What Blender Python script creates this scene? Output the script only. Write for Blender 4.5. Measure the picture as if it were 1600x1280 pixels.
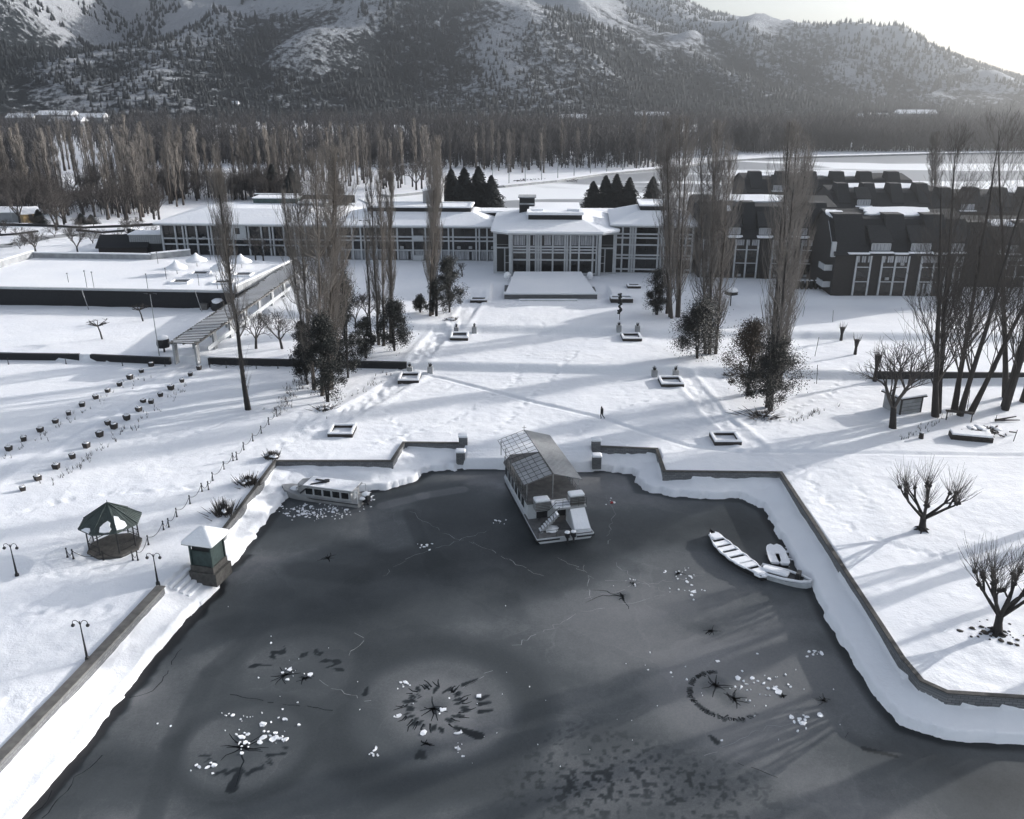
import bpy, math, random
import numpy as np
from mathutils import Vector, Matrix
random.seed(7); np.random.seed(7)
R = math.radians
scene = bpy.context.scene
for o in list(bpy.data.objects): bpy.data.objects.remove(o)
C = scene.collection

# ------------------------------------------------------------ camera, sky, sun
FPX, PITCH, CAMH = 1360.0, R(20.9), 42.0
cam_d = bpy.data.cameras.new('camera'); cam = bpy.data.objects.new('camera', cam_d); C.objects.link(cam)
cam_d.sensor_fit = 'HORIZONTAL'; cam_d.sensor_width = 36.0; cam_d.lens = FPX / 1600 * 36.0
cam_d.clip_start = 0.5; cam_d.clip_end = 20000
cam.location = (0, 0, CAMH); cam.rotation_euler = (math.pi / 2 - PITCH, 0, 0)
scene.camera = cam
SUN_EL, SUN_AZ = R(15.5), R(64)          # azimuth clockwise from +Y (into the picture)
world = bpy.data.worlds.new('World'); scene.world = world; world.use_nodes = True
wn = world.node_tree; wn.nodes.clear()
sky = wn.nodes.new('ShaderNodeTexSky'); sky.sky_type = 'NISHITA'; sky.sun_disc = False
sky.sun_elevation = SUN_EL; sky.sun_rotation = SUN_AZ
sky.air_density = 1.0; sky.dust_density = 4.0; sky.ozone_density = 1.0; sky.altitude = 1500
hsv = wn.nodes.new('ShaderNodeHueSaturation'); hsv.inputs['Saturation'].default_value = 0.5
bg = wn.nodes.new('ShaderNodeBackground'); bg.inputs['Strength'].default_value = 0.12
wo = wn.nodes.new('ShaderNodeOutputWorld')
wn.links.new(sky.outputs[0], hsv.inputs['Color']); wn.links.new(hsv.outputs[0], bg.inputs['Color']); wn.links.new(bg.outputs[0], wo.inputs[0])
sd = bpy.data.lights.new('sun', 'SUN'); sd.energy = 5.0; sd.angle = R(0.6); sd.color = (1, 0.96, 0.92)
sun = bpy.data.objects.new('sun', sd); C.objects.link(sun)
sdir = Vector((math.sin(SUN_AZ) * math.cos(SUN_EL), math.cos(SUN_AZ) * math.cos(SUN_EL), math.sin(SUN_EL)))
sun.rotation_euler = sdir.to_track_quat('Z', 'Y').to_euler(); sun.location = (0, 0, 150)
vs = scene.view_settings; vs.view_transform = 'Standard'; vs.look = 'None'; vs.exposure = 1.15; vs.gamma = 1
scene.cycles.volume_step_rate = 4 if hasattr(scene, 'cycles') else 1
scene.cycles.volume_bounces = 0; scene.cycles.max_bounces = 5; scene.cycles.transparent_max_bounces = 6
SNOW_MIX = 1

# ------------------------------------------------------------ survey helpers: a photo measurement -> a place in the world
def ray(u, v):
    a = (u - 800) / FPX; b = (640 - v) / FPX
    return a, math.cos(PITCH) + b * math.sin(PITCH), -math.sin(PITCH) + b * math.cos(PITCH)
def G(u, v, z=0.0):
    d = ray(u, v); t = (z - CAMH) / d[2]
    return d[0] * t, d[1] * t
def ztop(x, y, v):                      # height of a point above (x,y) seen at row v
    b = (640 - v) / FPX
    return CAMH + y * (-math.sin(PITCH) + b * math.cos(PITCH)) / (math.cos(PITCH) + b * math.sin(PITCH))
def onplane(u, v, A, B):                # point on the vertical plane through A-B: distance along, height
    d = ray(u, v); ex, ey = B[0] - A[0], B[1] - A[1]; L = math.hypot(ex, ey); ex /= L; ey /= L
    nx, ny = -ey, ex; t = (A[0] * nx + A[1] * ny) / (d[0] * nx + d[1] * ny)
    x, y = d[0] * t, d[1] * t
    return (x - A[0]) * ex + (y - A[1]) * ey, CAMH + d[2] * t

# ------------------------------------------------------------ noise (numpy)
def _h(ix, iy, s):
    n = (ix * 374761393 + iy * 668265263 + s * 982451653) & 0xFFFFFFFF
    n = ((n ^ (n >> 13)) * 1274126177) & 0xFFFFFFFF
    return ((n ^ (n >> 16)) & 0xFFFF) / 65535.0
def vnoise(x, y, s=0):
    x = np.asarray(x, float); y = np.asarray(y, float)
    xi = np.floor(x).astype(np.int64); yi = np.floor(y).astype(np.int64)
    fx = x - xi; fy = y - yi; fx = fx * fx * (3 - 2 * fx); fy = fy * fy * (3 - 2 * fy)
    a = _h(xi, yi, s); b = _h(xi + 1, yi, s); c = _h(xi, yi + 1, s); d = _h(xi + 1, yi + 1, s)
    return (a * (1 - fx) + b * fx) * (1 - fy) + (c * (1 - fx) + d * fx) * fy
def fbm(x, y, s=0, o=4, g=0.5):
    r = 0; a = 1; t = 0
    for i in range(o):
        r = r + a * vnoise(x * 2 ** i, y * 2 ** i, s + i * 17); t += a; a *= g
    return r / t
def sstep(a, b, x):
    t = np.clip((x - a) / (b - a), 0, 1); return t * t * (3 - 2 * t)
def sdpoly(px, py, poly):               # signed distance, positive inside
    d = np.full(px.shape, 1e9); ins = np.zeros(px.shape, bool); n = len(poly)
    for i in range(n):
        ax, ay = poly[i]; bx, by = poly[(i + 1) % n]
        ex, ey = bx - ax, by - ay; t = np.clip(((px - ax) * ex + (py - ay) * ey) / (ex * ex + ey * ey + 1e-12), 0, 1)
        d = np.minimum(d, np.hypot(px - ax - t * ex, py - ay - t * ey))
        if ay != by:
            c = ((ay > py) != (by > py)) & (px < (bx - ax) * (py - ay) / (by - ay) + ax)
            ins ^= c
    return np.where(ins, d, -d)
def dline(px, py, pts):
    d = np.full(px.shape, 1e9)
    for (ax, ay), (bx, by) in zip(pts[:-1], pts[1:]):
        ex, ey = bx - ax, by - ay; t = np.clip(((px - ax) * ex + (py - ay) * ey) / (ex * ex + ey * ey + 1e-12), 0, 1)
        d = np.minimum(d, np.hypot(px - ax - t * ex, py - ay - t * ey))
    return d

# ------------------------------------------------------------ materials
MATS = {}
_ones = ['', 'first', 'second', 'third', 'fourth', 'fifth', 'sixth', 'seventh', 'eighth', 'ninth', 'tenth', 'eleventh', 'twelfth', 'thirteenth', 'fourteenth', 'fifteenth', 'sixteenth', 'seventeenth', 'eighteenth', 'nineteenth']
def ordw(n):
    if n < 20: return _ones[n]
    t = {2: 'twent', 3: 'thirt', 4: 'fort', 5: 'fift', 6: 'sixt', 7: 'sevent'}[n // 10]; return t + 'ieth' if n % 10 == 0 else t + 'y ' + _ones[n % 10]
class NT:
    def __init__(s, name):
        s.m = bpy.data.materials.new(name); s.m.use_nodes = True; s.n = s.m.node_tree; s.b = s.n.nodes['Principled BSDF']
    def node(s, t, **k):
        x = s.n.nodes.new('ShaderNode' + t)
        for a, b in k.items():
            if hasattr(x, a): setattr(x, a, b)
            else: x.inputs[a.replace('_', ' ')].default_value = b
        return x
    def l(s, a, b): s.n.links.new(a, b)
def simple(name, col, rough=0.8, metal=0.0, var=0.25, scale=3.0, bump=0.0, spec=0.3, scl=(1, 1, 1)):
    """painted / worn surface: base colour broken up by two noises"""
    t = NT(name); tc = t.node('TexCoord'); mp = t.node('Mapping'); mp.inputs['Scale'].default_value = scl
    t.l(tc.outputs['Object'], mp.inputs['Vector'])
    n = t.node('TexNoise'); n.inputs['Scale'].default_value = scale; n.inputs['Detail'].default_value = 5; t.l(mp.outputs[0], n.inputs['Vector'])
    r = t.node('ValToRGB'); r.color_ramp.elements[0].position = 0.3; r.color_ramp.elements[1].position = 0.7
    r.color_ramp.elements[0].color = [c * (1 - var) for c in col] + [1]; r.color_ramp.elements[1].color = [min(1, c * (1 + var * .6)) for c in col] + [1]
    t.l(n.outputs['Fac'], r.inputs['Fac']); t.l(r.outputs[0], t.b.inputs['Base Color'])
    t.b.inputs['Roughness'].default_value = rough; t.b.inputs['Metallic'].default_value = metal; t.b.inputs['Specular IOR Level'].default_value = spec
    if bump:
        bp = t.node('Bump'); bp.inputs['Strength'].default_value = bump; bp.inputs['Distance'].default_value = 0.05
        t.l(n.outputs['Fac'], bp.inputs['Height']); t.l(bp.outputs[0], t.b.inputs['Normal'])
    MATS[name] = t.m; return t.m
def M(n): return MATS[n]
def snow_mat(name, bump=0.35, big=True):
    t = NT(name); g = t.node('NewGeometry')
    n = t.node('TexNoise'); n.inputs['Scale'].default_value = 1.1; n.inputs['Detail'].default_value = 6; n.inputs['Roughness'].default_value = 0.62; t.l(g.outputs['Position'], n.inputs['Vector'])
    n2 = t.node('TexNoise'); n2.inputs['Scale'].default_value = 0.09; n2.inputs['Detail'].default_value = 3; t.l(g.outputs['Position'], n2.inputs['Vector'])
    r = t.node('ValToRGB'); r.color_ramp.elements[0].position = 0.3; r.color_ramp.elements[1].position = 0.7
    r.color_ramp.elements[0].color = (.73, .745, .78, 1); r.color_ramp.elements[1].color = (.82, .825, .84, 1)
    t.l(n2.outputs['Fac'], r.inputs['Fac']); t.l(r.outputs[0], t.b.inputs['Base Color'])
    t.b.inputs['Roughness'].default_value = 0.75; t.b.inputs['Specular IOR Level'].default_value = 0.2
    bp = t.node('Bump'); bp.inputs['Strength'].default_value = bump; bp.inputs['Distance'].default_value = 0.22
    n3 = t.node('TexNoise'); n3.inputs['Scale'].default_value = 4.5; n3.inputs['Detail'].default_value = 4; t.l(g.outputs['Position'], n3.inputs['Vector'])
    sm = t.node('Math', operation='MULTIPLY_ADD'); t.l(n3.outputs['Fac'], sm.inputs[0]); sm.inputs[1].default_value = .3; t.l(n.outputs['Fac'], sm.inputs[2])
    t.l(sm.outputs[0], bp.inputs['Height']); t.l(bp.outputs[0], t.b.inputs['Normal'])
    MATS[name] = t.m; return t
snow_mat('snow', .36); snow_mat('roof_snow', 0.5)
simple('white_paint', (.40, .415, .43), .6, var=.12, scale=1.5)
simple('concrete', (.30, .31, .32), .9, var=.3, scale=.8, bump=.3)
simple('dark_glass', (.010, .012, .014), .1, var=.5, scale=.6, spec=.4)
simple('curtain', (.33, .34, .36), .9, var=.45, scale=2.2, scl=(3, 3, .2))
simple('dark_fascia', (.02, .021, .024), .8, var=.3)
simple('grey_wall', (.24, .25, .26), .9, var=.2, scale=.6)
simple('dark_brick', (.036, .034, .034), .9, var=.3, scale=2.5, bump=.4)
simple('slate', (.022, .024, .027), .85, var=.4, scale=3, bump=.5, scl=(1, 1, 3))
simple('bark', (.085, .072, .062), .95, var=.4, scale=4, bump=.6, scl=(1, 1, .25))
simple('dark_bark', (.030, .027, .026), .95, var=.4, scale=4, bump=.6, scl=(1, 1, .25))
simple('twig_far', (.06, .058, .06), .9, var=.3, scale=.05)
simple('mountain_needle', (.026, .031, .035), .9, var=.3, scale=.02)
simple('twig_brown', (.18, .163, .147), .9, var=.3, scale=.5)
simple('twig_grey', (.16, .148, .138), .9, var=.3, scale=.5)
simple('twig_dark', (.065, .058, .054), .9, var=.3, scale=.5)
simple('leaf_dark', (.011, .014, .013), .55, var=.5, scale=1.3)
simple('leaf_rust', (.045, .032, .022), .7, var=.4, scale=1.3)
simple('needle', (.014, .019, .019), .8, var=.5, scale=.8)
simple('metal_dark', (.02, .021, .023), .5, .3)
simple('metal_grey', (.3, .31, .32), .45, .4)
simple('green_roof', (.055, .07, .066), .6, var=.3, scale=2)
simple('green_wall', (.035, .055, .054), .7, var=.35, scale=2)
simple('wood_grey', (.13, .125, .118), .9, var=.4, scale=2, scl=(1, 1, 4))
simple('wood_dark', (.04, .036, .034), .9, var=.4, scale=3)
simple('stone_base', (.075, .072, .068), .95, var=.4, scale=2.5, bump=.6)
simple('boat_white', (.48, .50, .52), .45, var=.15, scale=1.2)
simple('boat_dark', (.022, .023, .026), .5, var=.4, scale=2)
simple('boat_roof', (.31, .315, .32), .6, var=.22, scale=1.0)
simple('boat_deck', (.12, .12, .12), .8, var=.4, scale=1.5)
simple('cloth_black', (.012, .012, .014), .9, var=.4, scale=6)
simple('skin', (.32, .2, .15), .6, var=.1)
simple('yellow_wall', (.30, .215, .11), .9, var=.15)
simple('green_glass', (.05, .085, .085), .3, var=.5, scale=1.2)
simple('red_plastic', (.35, .03, .03), .5, var=.1)
simple('soil', (.04, .036, .03), .95, var=.5, scale=6)
def brickwall(name, c1, c2, mort, sc=1.0, bw=.5, bh=.22):
    t = NT(name); tc = t.node('TexCoord'); b = t.node('TexBrick')
    # wall courses run along the wall: use (x+y, z)
    sx = t.node('SeparateXYZ'); ad = t.node('Math', operation='ADD'); cb = t.node('CombineXYZ')
    t.l(tc.outputs['Object'], sx.inputs[0]); t.l(sx.outputs[0], ad.inputs[0]); t.l(sx.outputs[1], ad.inputs[1])
    t.l(ad.outputs[0], cb.inputs[0]); t.l(sx.outputs[2], cb.inputs[1]); t.l(cb.outputs[0], b.inputs['Vector'])
    b.inputs['Color1'].default_value = (*c1, 1); b.inputs['Color2'].default_value = (*c2, 1); b.inputs['Mortar'].default_value = (*mort, 1)
    b.inputs['Scale'].default_value = sc; b.inputs['Brick Width'].default_value = bw; b.inputs['Row Height'].default_value = bh; b.inputs['Mortar Size'].default_value = .02
    t.l(b.outputs['Color'], t.b.inputs['Base Color']); t.b.inputs['Roughness'].default_value = .9
    bp = t.node('Bump'); bp.inputs['Strength'].default_value = .6; bp.inputs['Distance'].default_value = .03
    t.l(b.outputs['Fac'], bp.inputs['Height']); bp.invert = True; t.l(bp.outputs[0], t.b.inputs['Normal'])
    MATS[name] = t.m
brickwall('stone_wall', (.11, .115, .12), (.17, .175, .18), (.05, .05, .055))
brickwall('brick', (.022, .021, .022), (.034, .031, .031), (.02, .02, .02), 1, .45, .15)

# ------------------------------------------------------------ mesh collector and object helpers
class MB:
    def __init__(s): s.v = []; s.f = []; s.mi = []; s.cur = 0
    def add(s, vs, fs):
        b = len(s.v); s.v += [tuple(p) for p in vs]; s.f += [tuple(b + i for i in f) for f in fs]; s.mi += [s.cur] * len(fs); return s
    def box(s, x0, x1, y0, y1, z0, z1):
        return s.add([(x0, y0, z0), (x1, y0, z0), (x1, y1, z0), (x0, y1, z0), (x0, y0, z1), (x1, y0, z1), (x1, y1, z1), (x0, y1, z1)],
                     [(0, 3, 2, 1), (4, 5, 6, 7), (0, 1, 5, 4), (1, 2, 6, 5), (2, 3, 7, 6), (3, 0, 4, 7)])
    def obox(s, p, q, w, z0, z1):            # box along p-q (2D), half width w
        dx, dy = q[0] - p[0], q[1] - p[1]; L = math.hypot(dx, dy) or 1; nx, ny = -dy / L * w, dx / L * w
        P4 = [(p[0] + nx, p[1] + ny), (p[0] - nx, p[1] - ny), (q[0] - nx, q[1] - ny), (q[0] + nx, q[1] + ny)]
        return s.prism(P4, z0, z1)
    def prism(s, poly, z0, z1):
        n = len(poly); a = sum(poly[i][0] * poly[(i + 1) % n][1] - poly[(i + 1) % n][0] * poly[i][1] for i in range(n))
        if a < 0: poly = poly[::-1]
        zz0 = z0 if hasattr(z0, '__len__') else [z0] * n; zz1 = z1 if hasattr(z1, '__len__') else [z1] * n
        if a < 0 and hasattr(z0, '__len__'): zz0 = zz0[::-1]
        if a < 0 and hasattr(z1, '__len__'): zz1 = zz1[::-1]
        return s.add([(p[0], p[1], z) for p, z in zip(poly, zz0)] + [(p[0], p[1], z) for p, z in zip(poly, zz1)],
                     [tuple(range(n))[::-1], tuple(range(n, 2 * n))] + [(i, (i + 1) % n, n + (i + 1) % n, n + i) for i in range(n)])
    def tube(s, pts, rad, n=6, cap=True):
        pts = [Vector(p) for p in pts]; m = len(pts); rad = rad if hasattr(rad, '__len__') else [rad] * m
        vs = []; prev = None
        for i, p in enumerate(pts):
            t = (pts[min(i + 1, m - 1)] - pts[max(i - 1, 0)]); t = t.normalized() if t.length > 1e-9 else Vector((0, 0, 1))
            if prev is None: a = t.orthogonal().normalized()
            else:
                a = prev - t * prev.dot(t); a = a.normalized() if a.length > 1e-6 else t.orthogonal().normalized()
            prev = a; b = t.cross(a)
            for k in range(n):
                th = 2 * math.pi * k / n; vs.append(p + (a * math.cos(th) + b * math.sin(th)) * rad[i])
        fs = [(i * n + k, i * n + (k + 1) % n, (i + 1) * n + (k + 1) % n, (i + 1) * n + k) for i in range(m - 1) for k in range(n)]
        if cap: fs += [tuple(range(n))[::-1], tuple((m - 1) * n + k for k in range(n))]
        return s.add(vs, fs)
    def lathe(s, prof, n=12, c=(0, 0)):
        vs = [(c[0] + r * math.cos(2 * math.pi * k / n), c[1] + r * math.sin(2 * math.pi * k / n), z) for r, z in prof for k in range(n)]
        fs = [(i * n + k, i * n + (k + 1) % n, (i + 1) * n + (k + 1) % n, (i + 1) * n + k) for i in range(len(prof) - 1) for k in range(n)]
        fs += [tuple(range(n))[::-1], tuple((len(prof) - 1) * n + k for k in range(n))]
        return s.add(vs, fs)
    def blob(s, c, r, rz=None, seed=0, n=8, m=5, j=.15):   # lumpy ellipsoid cap
        rz = rz or r; rn = random.Random(seed); vs = []
        for i in range(m + 1):
            ph = math.pi * i / m
            for k in range(n):
                th = 2 * math.pi * k / n; q = 1 + rn.uniform(-j, j)
                vs.append((c[0] + r * q * math.sin(ph) * math.cos(th), c[1] + r * q * math.sin(ph) * math.sin(th), c[2] + rz * math.cos(ph)))
        fs = [(i * n + k, (i + 1) * n + k, (i + 1) * n + (k + 1) % n, i * n + (k + 1) % n) for i in range(m) for k in range(n)]
        return s.add(vs, fs)
    def build(s, name, mats, parent=None, smooth=False):
        me = bpy.data.meshes.new(name); me.from_pydata(s.v, [], s.f)
        mats = mats if isinstance(mats, (list, tuple)) else [mats]
        for m in mats: me.materials.append(M(m) if isinstance(m, str) else m)
        if len(mats) > 1: me.polygons.foreach_set('material_index', s.mi)
        if smooth: me.polygons.foreach_set('use_smooth', [True] * len(s.f))
        me.update(); o = bpy.data.objects.new(name, me); C.objects.link(o)
        if parent is not None: o.parent = parent
        return o
def tag(o, label=None, cat=None, group=None, kind=None):
    if label: o['label'] = label
    if cat: o['category'] = cat
    if group: o['group'] = group
    if kind: o['kind'] = kind
    return o
def thing(name, label, cat, loc=(0, 0, 0), rz=0.0, group=None):
    o = bpy.data.objects.new(name, None); C.objects.link(o); o.location = loc; o.rotation_euler = (0, 0, rz); o.empty_display_size = .3
    return tag(o, label, cat, group)
def dup(root, loc, rz=0.0, sc=1.0, label=None, group=None):
    r = root.copy(); C.objects.link(r); r.location = loc; r.rotation_euler = (0, 0, rz); r.scale = (sc, sc, sc) if not hasattr(sc, '__len__') else sc
    if label: r['label'] = label
    if group: r['group'] = group
    for ch in list(root.children):
        c = ch.copy(); C.objects.link(c); c.parent = r
        for g in list(ch.children):
            d = g.copy(); C.objects.link(d); d.parent = c
    return r
def gridmesh(name, X, Y, Z, mats, mask=None, attrs=None, smooth=True):
    ny, nx = X.shape; me = bpy.data.meshes.new(name)
    co = np.stack([X.ravel(), Y.ravel(), Z.ravel()], 1).astype(np.float32)
    i = (np.arange(ny - 1)[:, None] * nx + np.arange(nx - 1)[None, :]).ravel()
    q = np.stack([i, i + 1, i + nx + 1, i + nx], 1)
    if mask is not None: q = q[mask.ravel()]
    me.vertices.add(len(co)); me.vertices.foreach_set('co', co.ravel())
    me.loops.add(q.size); me.loops.foreach_set('vertex_index', q.ravel().astype(np.int32))
    me.polygons.add(len(q)); me.polygons.foreach_set('loop_start', np.arange(0, q.size, 4, dtype=np.int32))
    me.polygons.foreach_set('use_smooth', np.full(len(q), smooth))
    for k, a in (attrs or {}).items():
        at = me.attributes.new(k, 'FLOAT', 'POINT'); at.data.foreach_set('value', a.ravel().astype(np.float32))
    for m in mats: me.materials.append(m)
    me.update(); me.validate()
    o = bpy.data.objects.new(name, me); C.objects.link(o); return o
# ------------------------------------------------------------ the pond, its banks and the terraced ground
WATER, WALK = -1.95, -.60
wall_px = [(0, 1185), (120, 1060), (258, 912), (350, 830), (430, 722), (612, 722), (631, 693), (727, 694)]
wallL = [G(-400, 1600)] + [G(*p) for p in wall_px]
wallR = [G(*p) for p in [(925, 698), (1026, 703), (1038, 738), (1220, 740), (1300, 862), (1375, 976), (1410, 1030), (1440, 1066), (1480, 1084), (1600, 1092), (2100, 1130)]]
WALLPOLY = wallL + wallR + [(90, 20), (-40, 20)]
shore_px = [(20, 1300), (150, 1148), (240, 1032), (300, 965), (338, 925), (345, 900), (372, 878), (400, 840), (437, 795), (441, 778), (500, 768), (560, 771), (600, 765), (645, 754), (672, 738), (700, 735), (730, 733), (775, 733),
            (850, 735), (905, 737), (955, 736), (985, 742), (998, 768), (1035, 772), (1050, 777), (1110, 780), (1160, 782), (1190, 798), (1205, 820), (1222, 845), (1240, 885), (1265, 918), (1290, 970), (1335, 1045), (1372, 1102), (1405, 1136), (1470, 1156), (1540, 1164), (1600, 1166), (2100, 1200)]
SHORE = [G(-300, 1650, WATER)] + [G(*p, WATER) for p in shore_px] + [(90, 20), (-30, 20)]
LA, LB = G(0, 562, 0), G(640, 577, 0)                     # the retaining wall across the lawn
_ln = math.hypot(LB[0] - LA[0], LB[1] - LA[1]); ldx, ldy = (LB[0] - LA[0]) / _ln, (LB[1] - LA[1]) / _ln
def dist_terr(x, y): return (x - LA[0]) * (-ldy) + (y - LA[1]) * ldx    # + = behind the wall
paths = [[G(*p) for p in q] for q in [
    [(625, 578), (690, 590), (760, 608), (850, 632), (940, 654), (1010, 678), (1075, 697), (1150, 706), (1400, 709), (1700, 712)]]]
def terrain(x, y, fine=True):
    x = np.asarray(x, float); y = np.asarray(y, float)
    d = dist_terr(x, y)
    z = np.zeros_like(d)
    left = sstep(-15.5, -17.0, x)                          # the wall is sharp on the left, a snow ramp in the middle
    ramp1 = np.where(d > 0.35, 1.0, 0.0) * left + (1 - left) * sstep(-.7, 1.6, d + .25 * fbm(x / 6, y / 6, 3) - .12)
    z += 1.0 * ramp1
    z += 0.9 * sstep(17.4, 19.8, d + np.where(x < -17, (x + 17) * .3, 0))
    z += 1.1 * np.where((x > -4) & (x < 19), sstep(40, 48, d), sstep(36, 40.5, d))
    z -= 4.6 * sstep(130, 190, y - 110) * 1.0              # down again behind the hotel
    z += 0.0
    und = (fbm(x / 14, y / 14, 5) - .5) * .38
    if fine:
        und += (fbm(x / 2.4, y / 2.0, 9, 3) - .5) * .09
        und += (fbm(x / .75, y / .65, 12, 2) - .5) * .09 * (.3 + 1.2 * fbm(x / 9, y / 9, 14, 2))
    far = sstep(250, 500, y)
    z += und * (1 - far) * sstep(0.2, 3, np.abs(d) + .3)
    dw = sdpoly(x, y, WALLPOLY); ds = sdpoly(x, y, [(a, b) for a, b in SHORE])
    wob = (fbm(x / 1.6, y / 1.6, 21, 3) - .5) * 1.5 * sstep(-40, 0, y - 60 + 0 * x) if fine else 0
    inside = dw > 0
    stair = inside & (x > -5.9) & (x < 9.6) & (y > 88)
    walk = WALK + und * .6 + .25 * sstep(2.5, 0.2, dw) * fbm(x / 3, y / 3, 33)
    rag = np.where((y > 78) & (x < 29), 1.0, .35); wob = wob + ((fbm(x / .7, y / .7, 23, 2) - .5) * .7 if fine else 0)
    dd = ds + wob * rag
    walk = walk - 1.9 * sstep(-0.35, 0.15, dd) - .65 * sstep(-4.2, -.6, dd)
    st = np.clip(dw / 6.3, 0, 1); nst = 9
    stz = -0.05 - 1.7 * (np.floor(st * nst) + sstep(.55, 1.0, st * nst - np.floor(st * nst))) / nst
    stz = stz - 1.6 * sstep(-.05, .12, ds)
    zin = np.where(stair, stz, walk)
    z = np.where(inside, zin, z * sstep(-0.1, -1.5, dw) if False else z)
    if fine:                                               # trodden path, cleared strips, ski lanes
        for p in paths:
            t = dline(x, y, p); z = z - .16 * sstep(.6, .2, t) + .05 * sstep(.9, .6, t) * sstep(.4, .6, t)
        for cl, w, amp in LANES:
            t = dline(x, y, cl); m = sstep(w, w * .7, t)
            z = z + m * ((fbm(x / .5, y / 1.6, 41, 3) - .5) * amp * 1.5 - .07) + .10 * sstep(w * 1.7, w * 1.15, t) * sstep(w * .7, w * 1.1, t)
        for cl in FOOT:
            t = dline(x, y, cl); m = sstep(.7, .3, t); z = z + m * (vnoise(x / .45, y / .45, 55) - .65) * .22
    return z
LANES = [([G(*p) for p in [(-200, 880), (0, 735), (110, 672), (235, 608), (310, 572)]], 1.9, .22),
         ([G(*p) for p in [(505, 668), (585, 622), (640, 588)]], 2.0, .25),
         ([G(*p, 1) for p in [(655, 560), (690, 520)]], 1.8, .25),
         ([G(*p, 2) for p in [(715, 505), (745, 465)]], 1.8, .2),
         ([G(*p) for p in [(1180, 700), (1120, 650), (1070, 590)]], 1.6, .15)]
FOOT = [[G(*p) for p in q] for q in [
    [(0, 812), (90, 785), (180, 770), (300, 762)], [(470, 640), (440, 700), (425, 715)],
    [(300, 870), (330, 800), (390, 740)], [(60, 905), (150, 890), (290, 880)], [(0, 1085), (30, 1100), (55, 1115)],
    [(500, 650), (455, 690)], [(1340, 760), (1360, 800)], [(560, 700), (700, 660), (800, 600), (850, 520)], [(760, 690), (830, 620), (900, 560)], [(1080, 690), (1180, 660), (1290, 620), (1350, 560)], [(140, 640), (260, 690), (420, 640)], [(600, 640), (640, 690)], [(880, 690), (960, 640), (1040, 620)], [(1250, 730), (1330, 830), (1420, 860), (1560, 880)], [(200, 1000), (150, 940), (60, 960)], [(1440, 640), (1380, 680)]]]

def axis(a, b, st, lo, hi, g=1.05):
    c = list(np.arange(a, b, st)); s = st; x = b
    up = []
    while x < hi: up.append(x); s *= g; x += s
    s = st; x = a - st; dn = []
    while x > lo: dn.append(x); s *= g; x -= s
    return np.array(dn[::-1] + c + up + [hi])
xs = axis(-48, 48, .3, -6000, 6000, 1.045); ys = axis(38, 132, .3, 10, 9000, 1.035)
X, Y = np.meshgrid(xs, ys); Z = terrain(X, Y)
ground = gridmesh('snow_ground', X, Y, Z, [M('snow')]); tag(ground, kind='structure')
def gz(x, y): return float(terrain(np.array([[x]]), np.array([[y]]), False)[0, 0])
def GT(u, v):                           # a point on the ground under a photo pixel
    z = 0.0
    for _ in range(6): x, y = G(u, v, z); z = gz(x, y) if y < 260 else -1.3
    return x, y, z

# ------------------------------------------------------------ pond ice with thaw rings, cracks and frozen slush
Xi, Yi = np.meshgrid(np.arange(-46, 60, .14), np.arange(24, 104, .14))
col = np.full(Xi.shape, .5)
col += (fbm(Xi / 16, Yi / 9, 61, 3) - .5) * .75 + (fbm(Xi / 3, Yi / 3, 63, 3) - .5) * .10 + (fbm(Xi / .5, Yi / .5, 64, 2) - .5) * .06
def W(u, v): return G(u, v, WATER)
def ring(u, v, r, w, val, jag=0.0, a0=0, a1=7, soft=.5, seed=1):
    cx, cy = W(u, v); dx, dy = Xi - cx, Yi - cy; rr = np.hypot(dx, dy); th = np.mod(np.arctan2(dy, dx), 2 * math.pi)
    jn = (vnoise(th * 9 / 1.0, rr * 0 + seed, seed) - .5) * jag + (vnoise(th * 3, rr * 0 + seed, seed + 5) - .5) * jag
    m = sstep(w / 2 + soft, w / 2, np.abs(rr + jn - r)) * ((th >= a0) & (th <= a1))
    if jag > .3: m = m * (vnoise(th * 11, rr * 0 + seed, seed + 9) > .36)
    global col; col = col + (val - col) * m
def disc(u, v, r, val, soft=1.0, k=1.0):
    cx, cy = W(u, v); rr = np.hypot(Xi - cx, Yi - cy) + (fbm(Xi / 2, Yi / 2, 7) - .5) * soft
    global col; col = col + (val - col) * k * sstep(r + soft / 2, r - soft / 2, rr)
def seg(p, q, w0, w1, val, k=1.0, soft=.08):
    (ax, ay), (bx, by) = W(*p), W(*q); ex, ey = bx - ax, by - ay
    x0, x1 = min(ax, bx) - 3, max(ax, bx) + 3; y0, y1 = min(ay, by) - 3, max(ay, by) + 3
    i0, i1 = np.searchsorted(Yi[:, 0], [y0, y1]); j0, j1 = np.searchsorted(Xi[0], [x0, x1])
    px, py = Xi[i0:i1, j0:j1], Yi[i0:i1, j0:j1]
    t = np.clip(((px - ax) * ex + (py - ay) * ey) / (ex * ex + ey * ey), 0, 1); d = np.hypot(px - ax - t * ex, py - ay - t * ey)
    w = w0 + (w1 - w0) * t; m = sstep(w + soft, w, d) * k
    col[i0:i1, j0:j1] += (val - col[i0:i1, j0:j1]) * m
def poly(pts, w, val, k=1.0, soft=.08):
    for a, b in zip(pts[:-1], pts[1:]): seg(a, b, w, w, val, k, soft)
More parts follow.
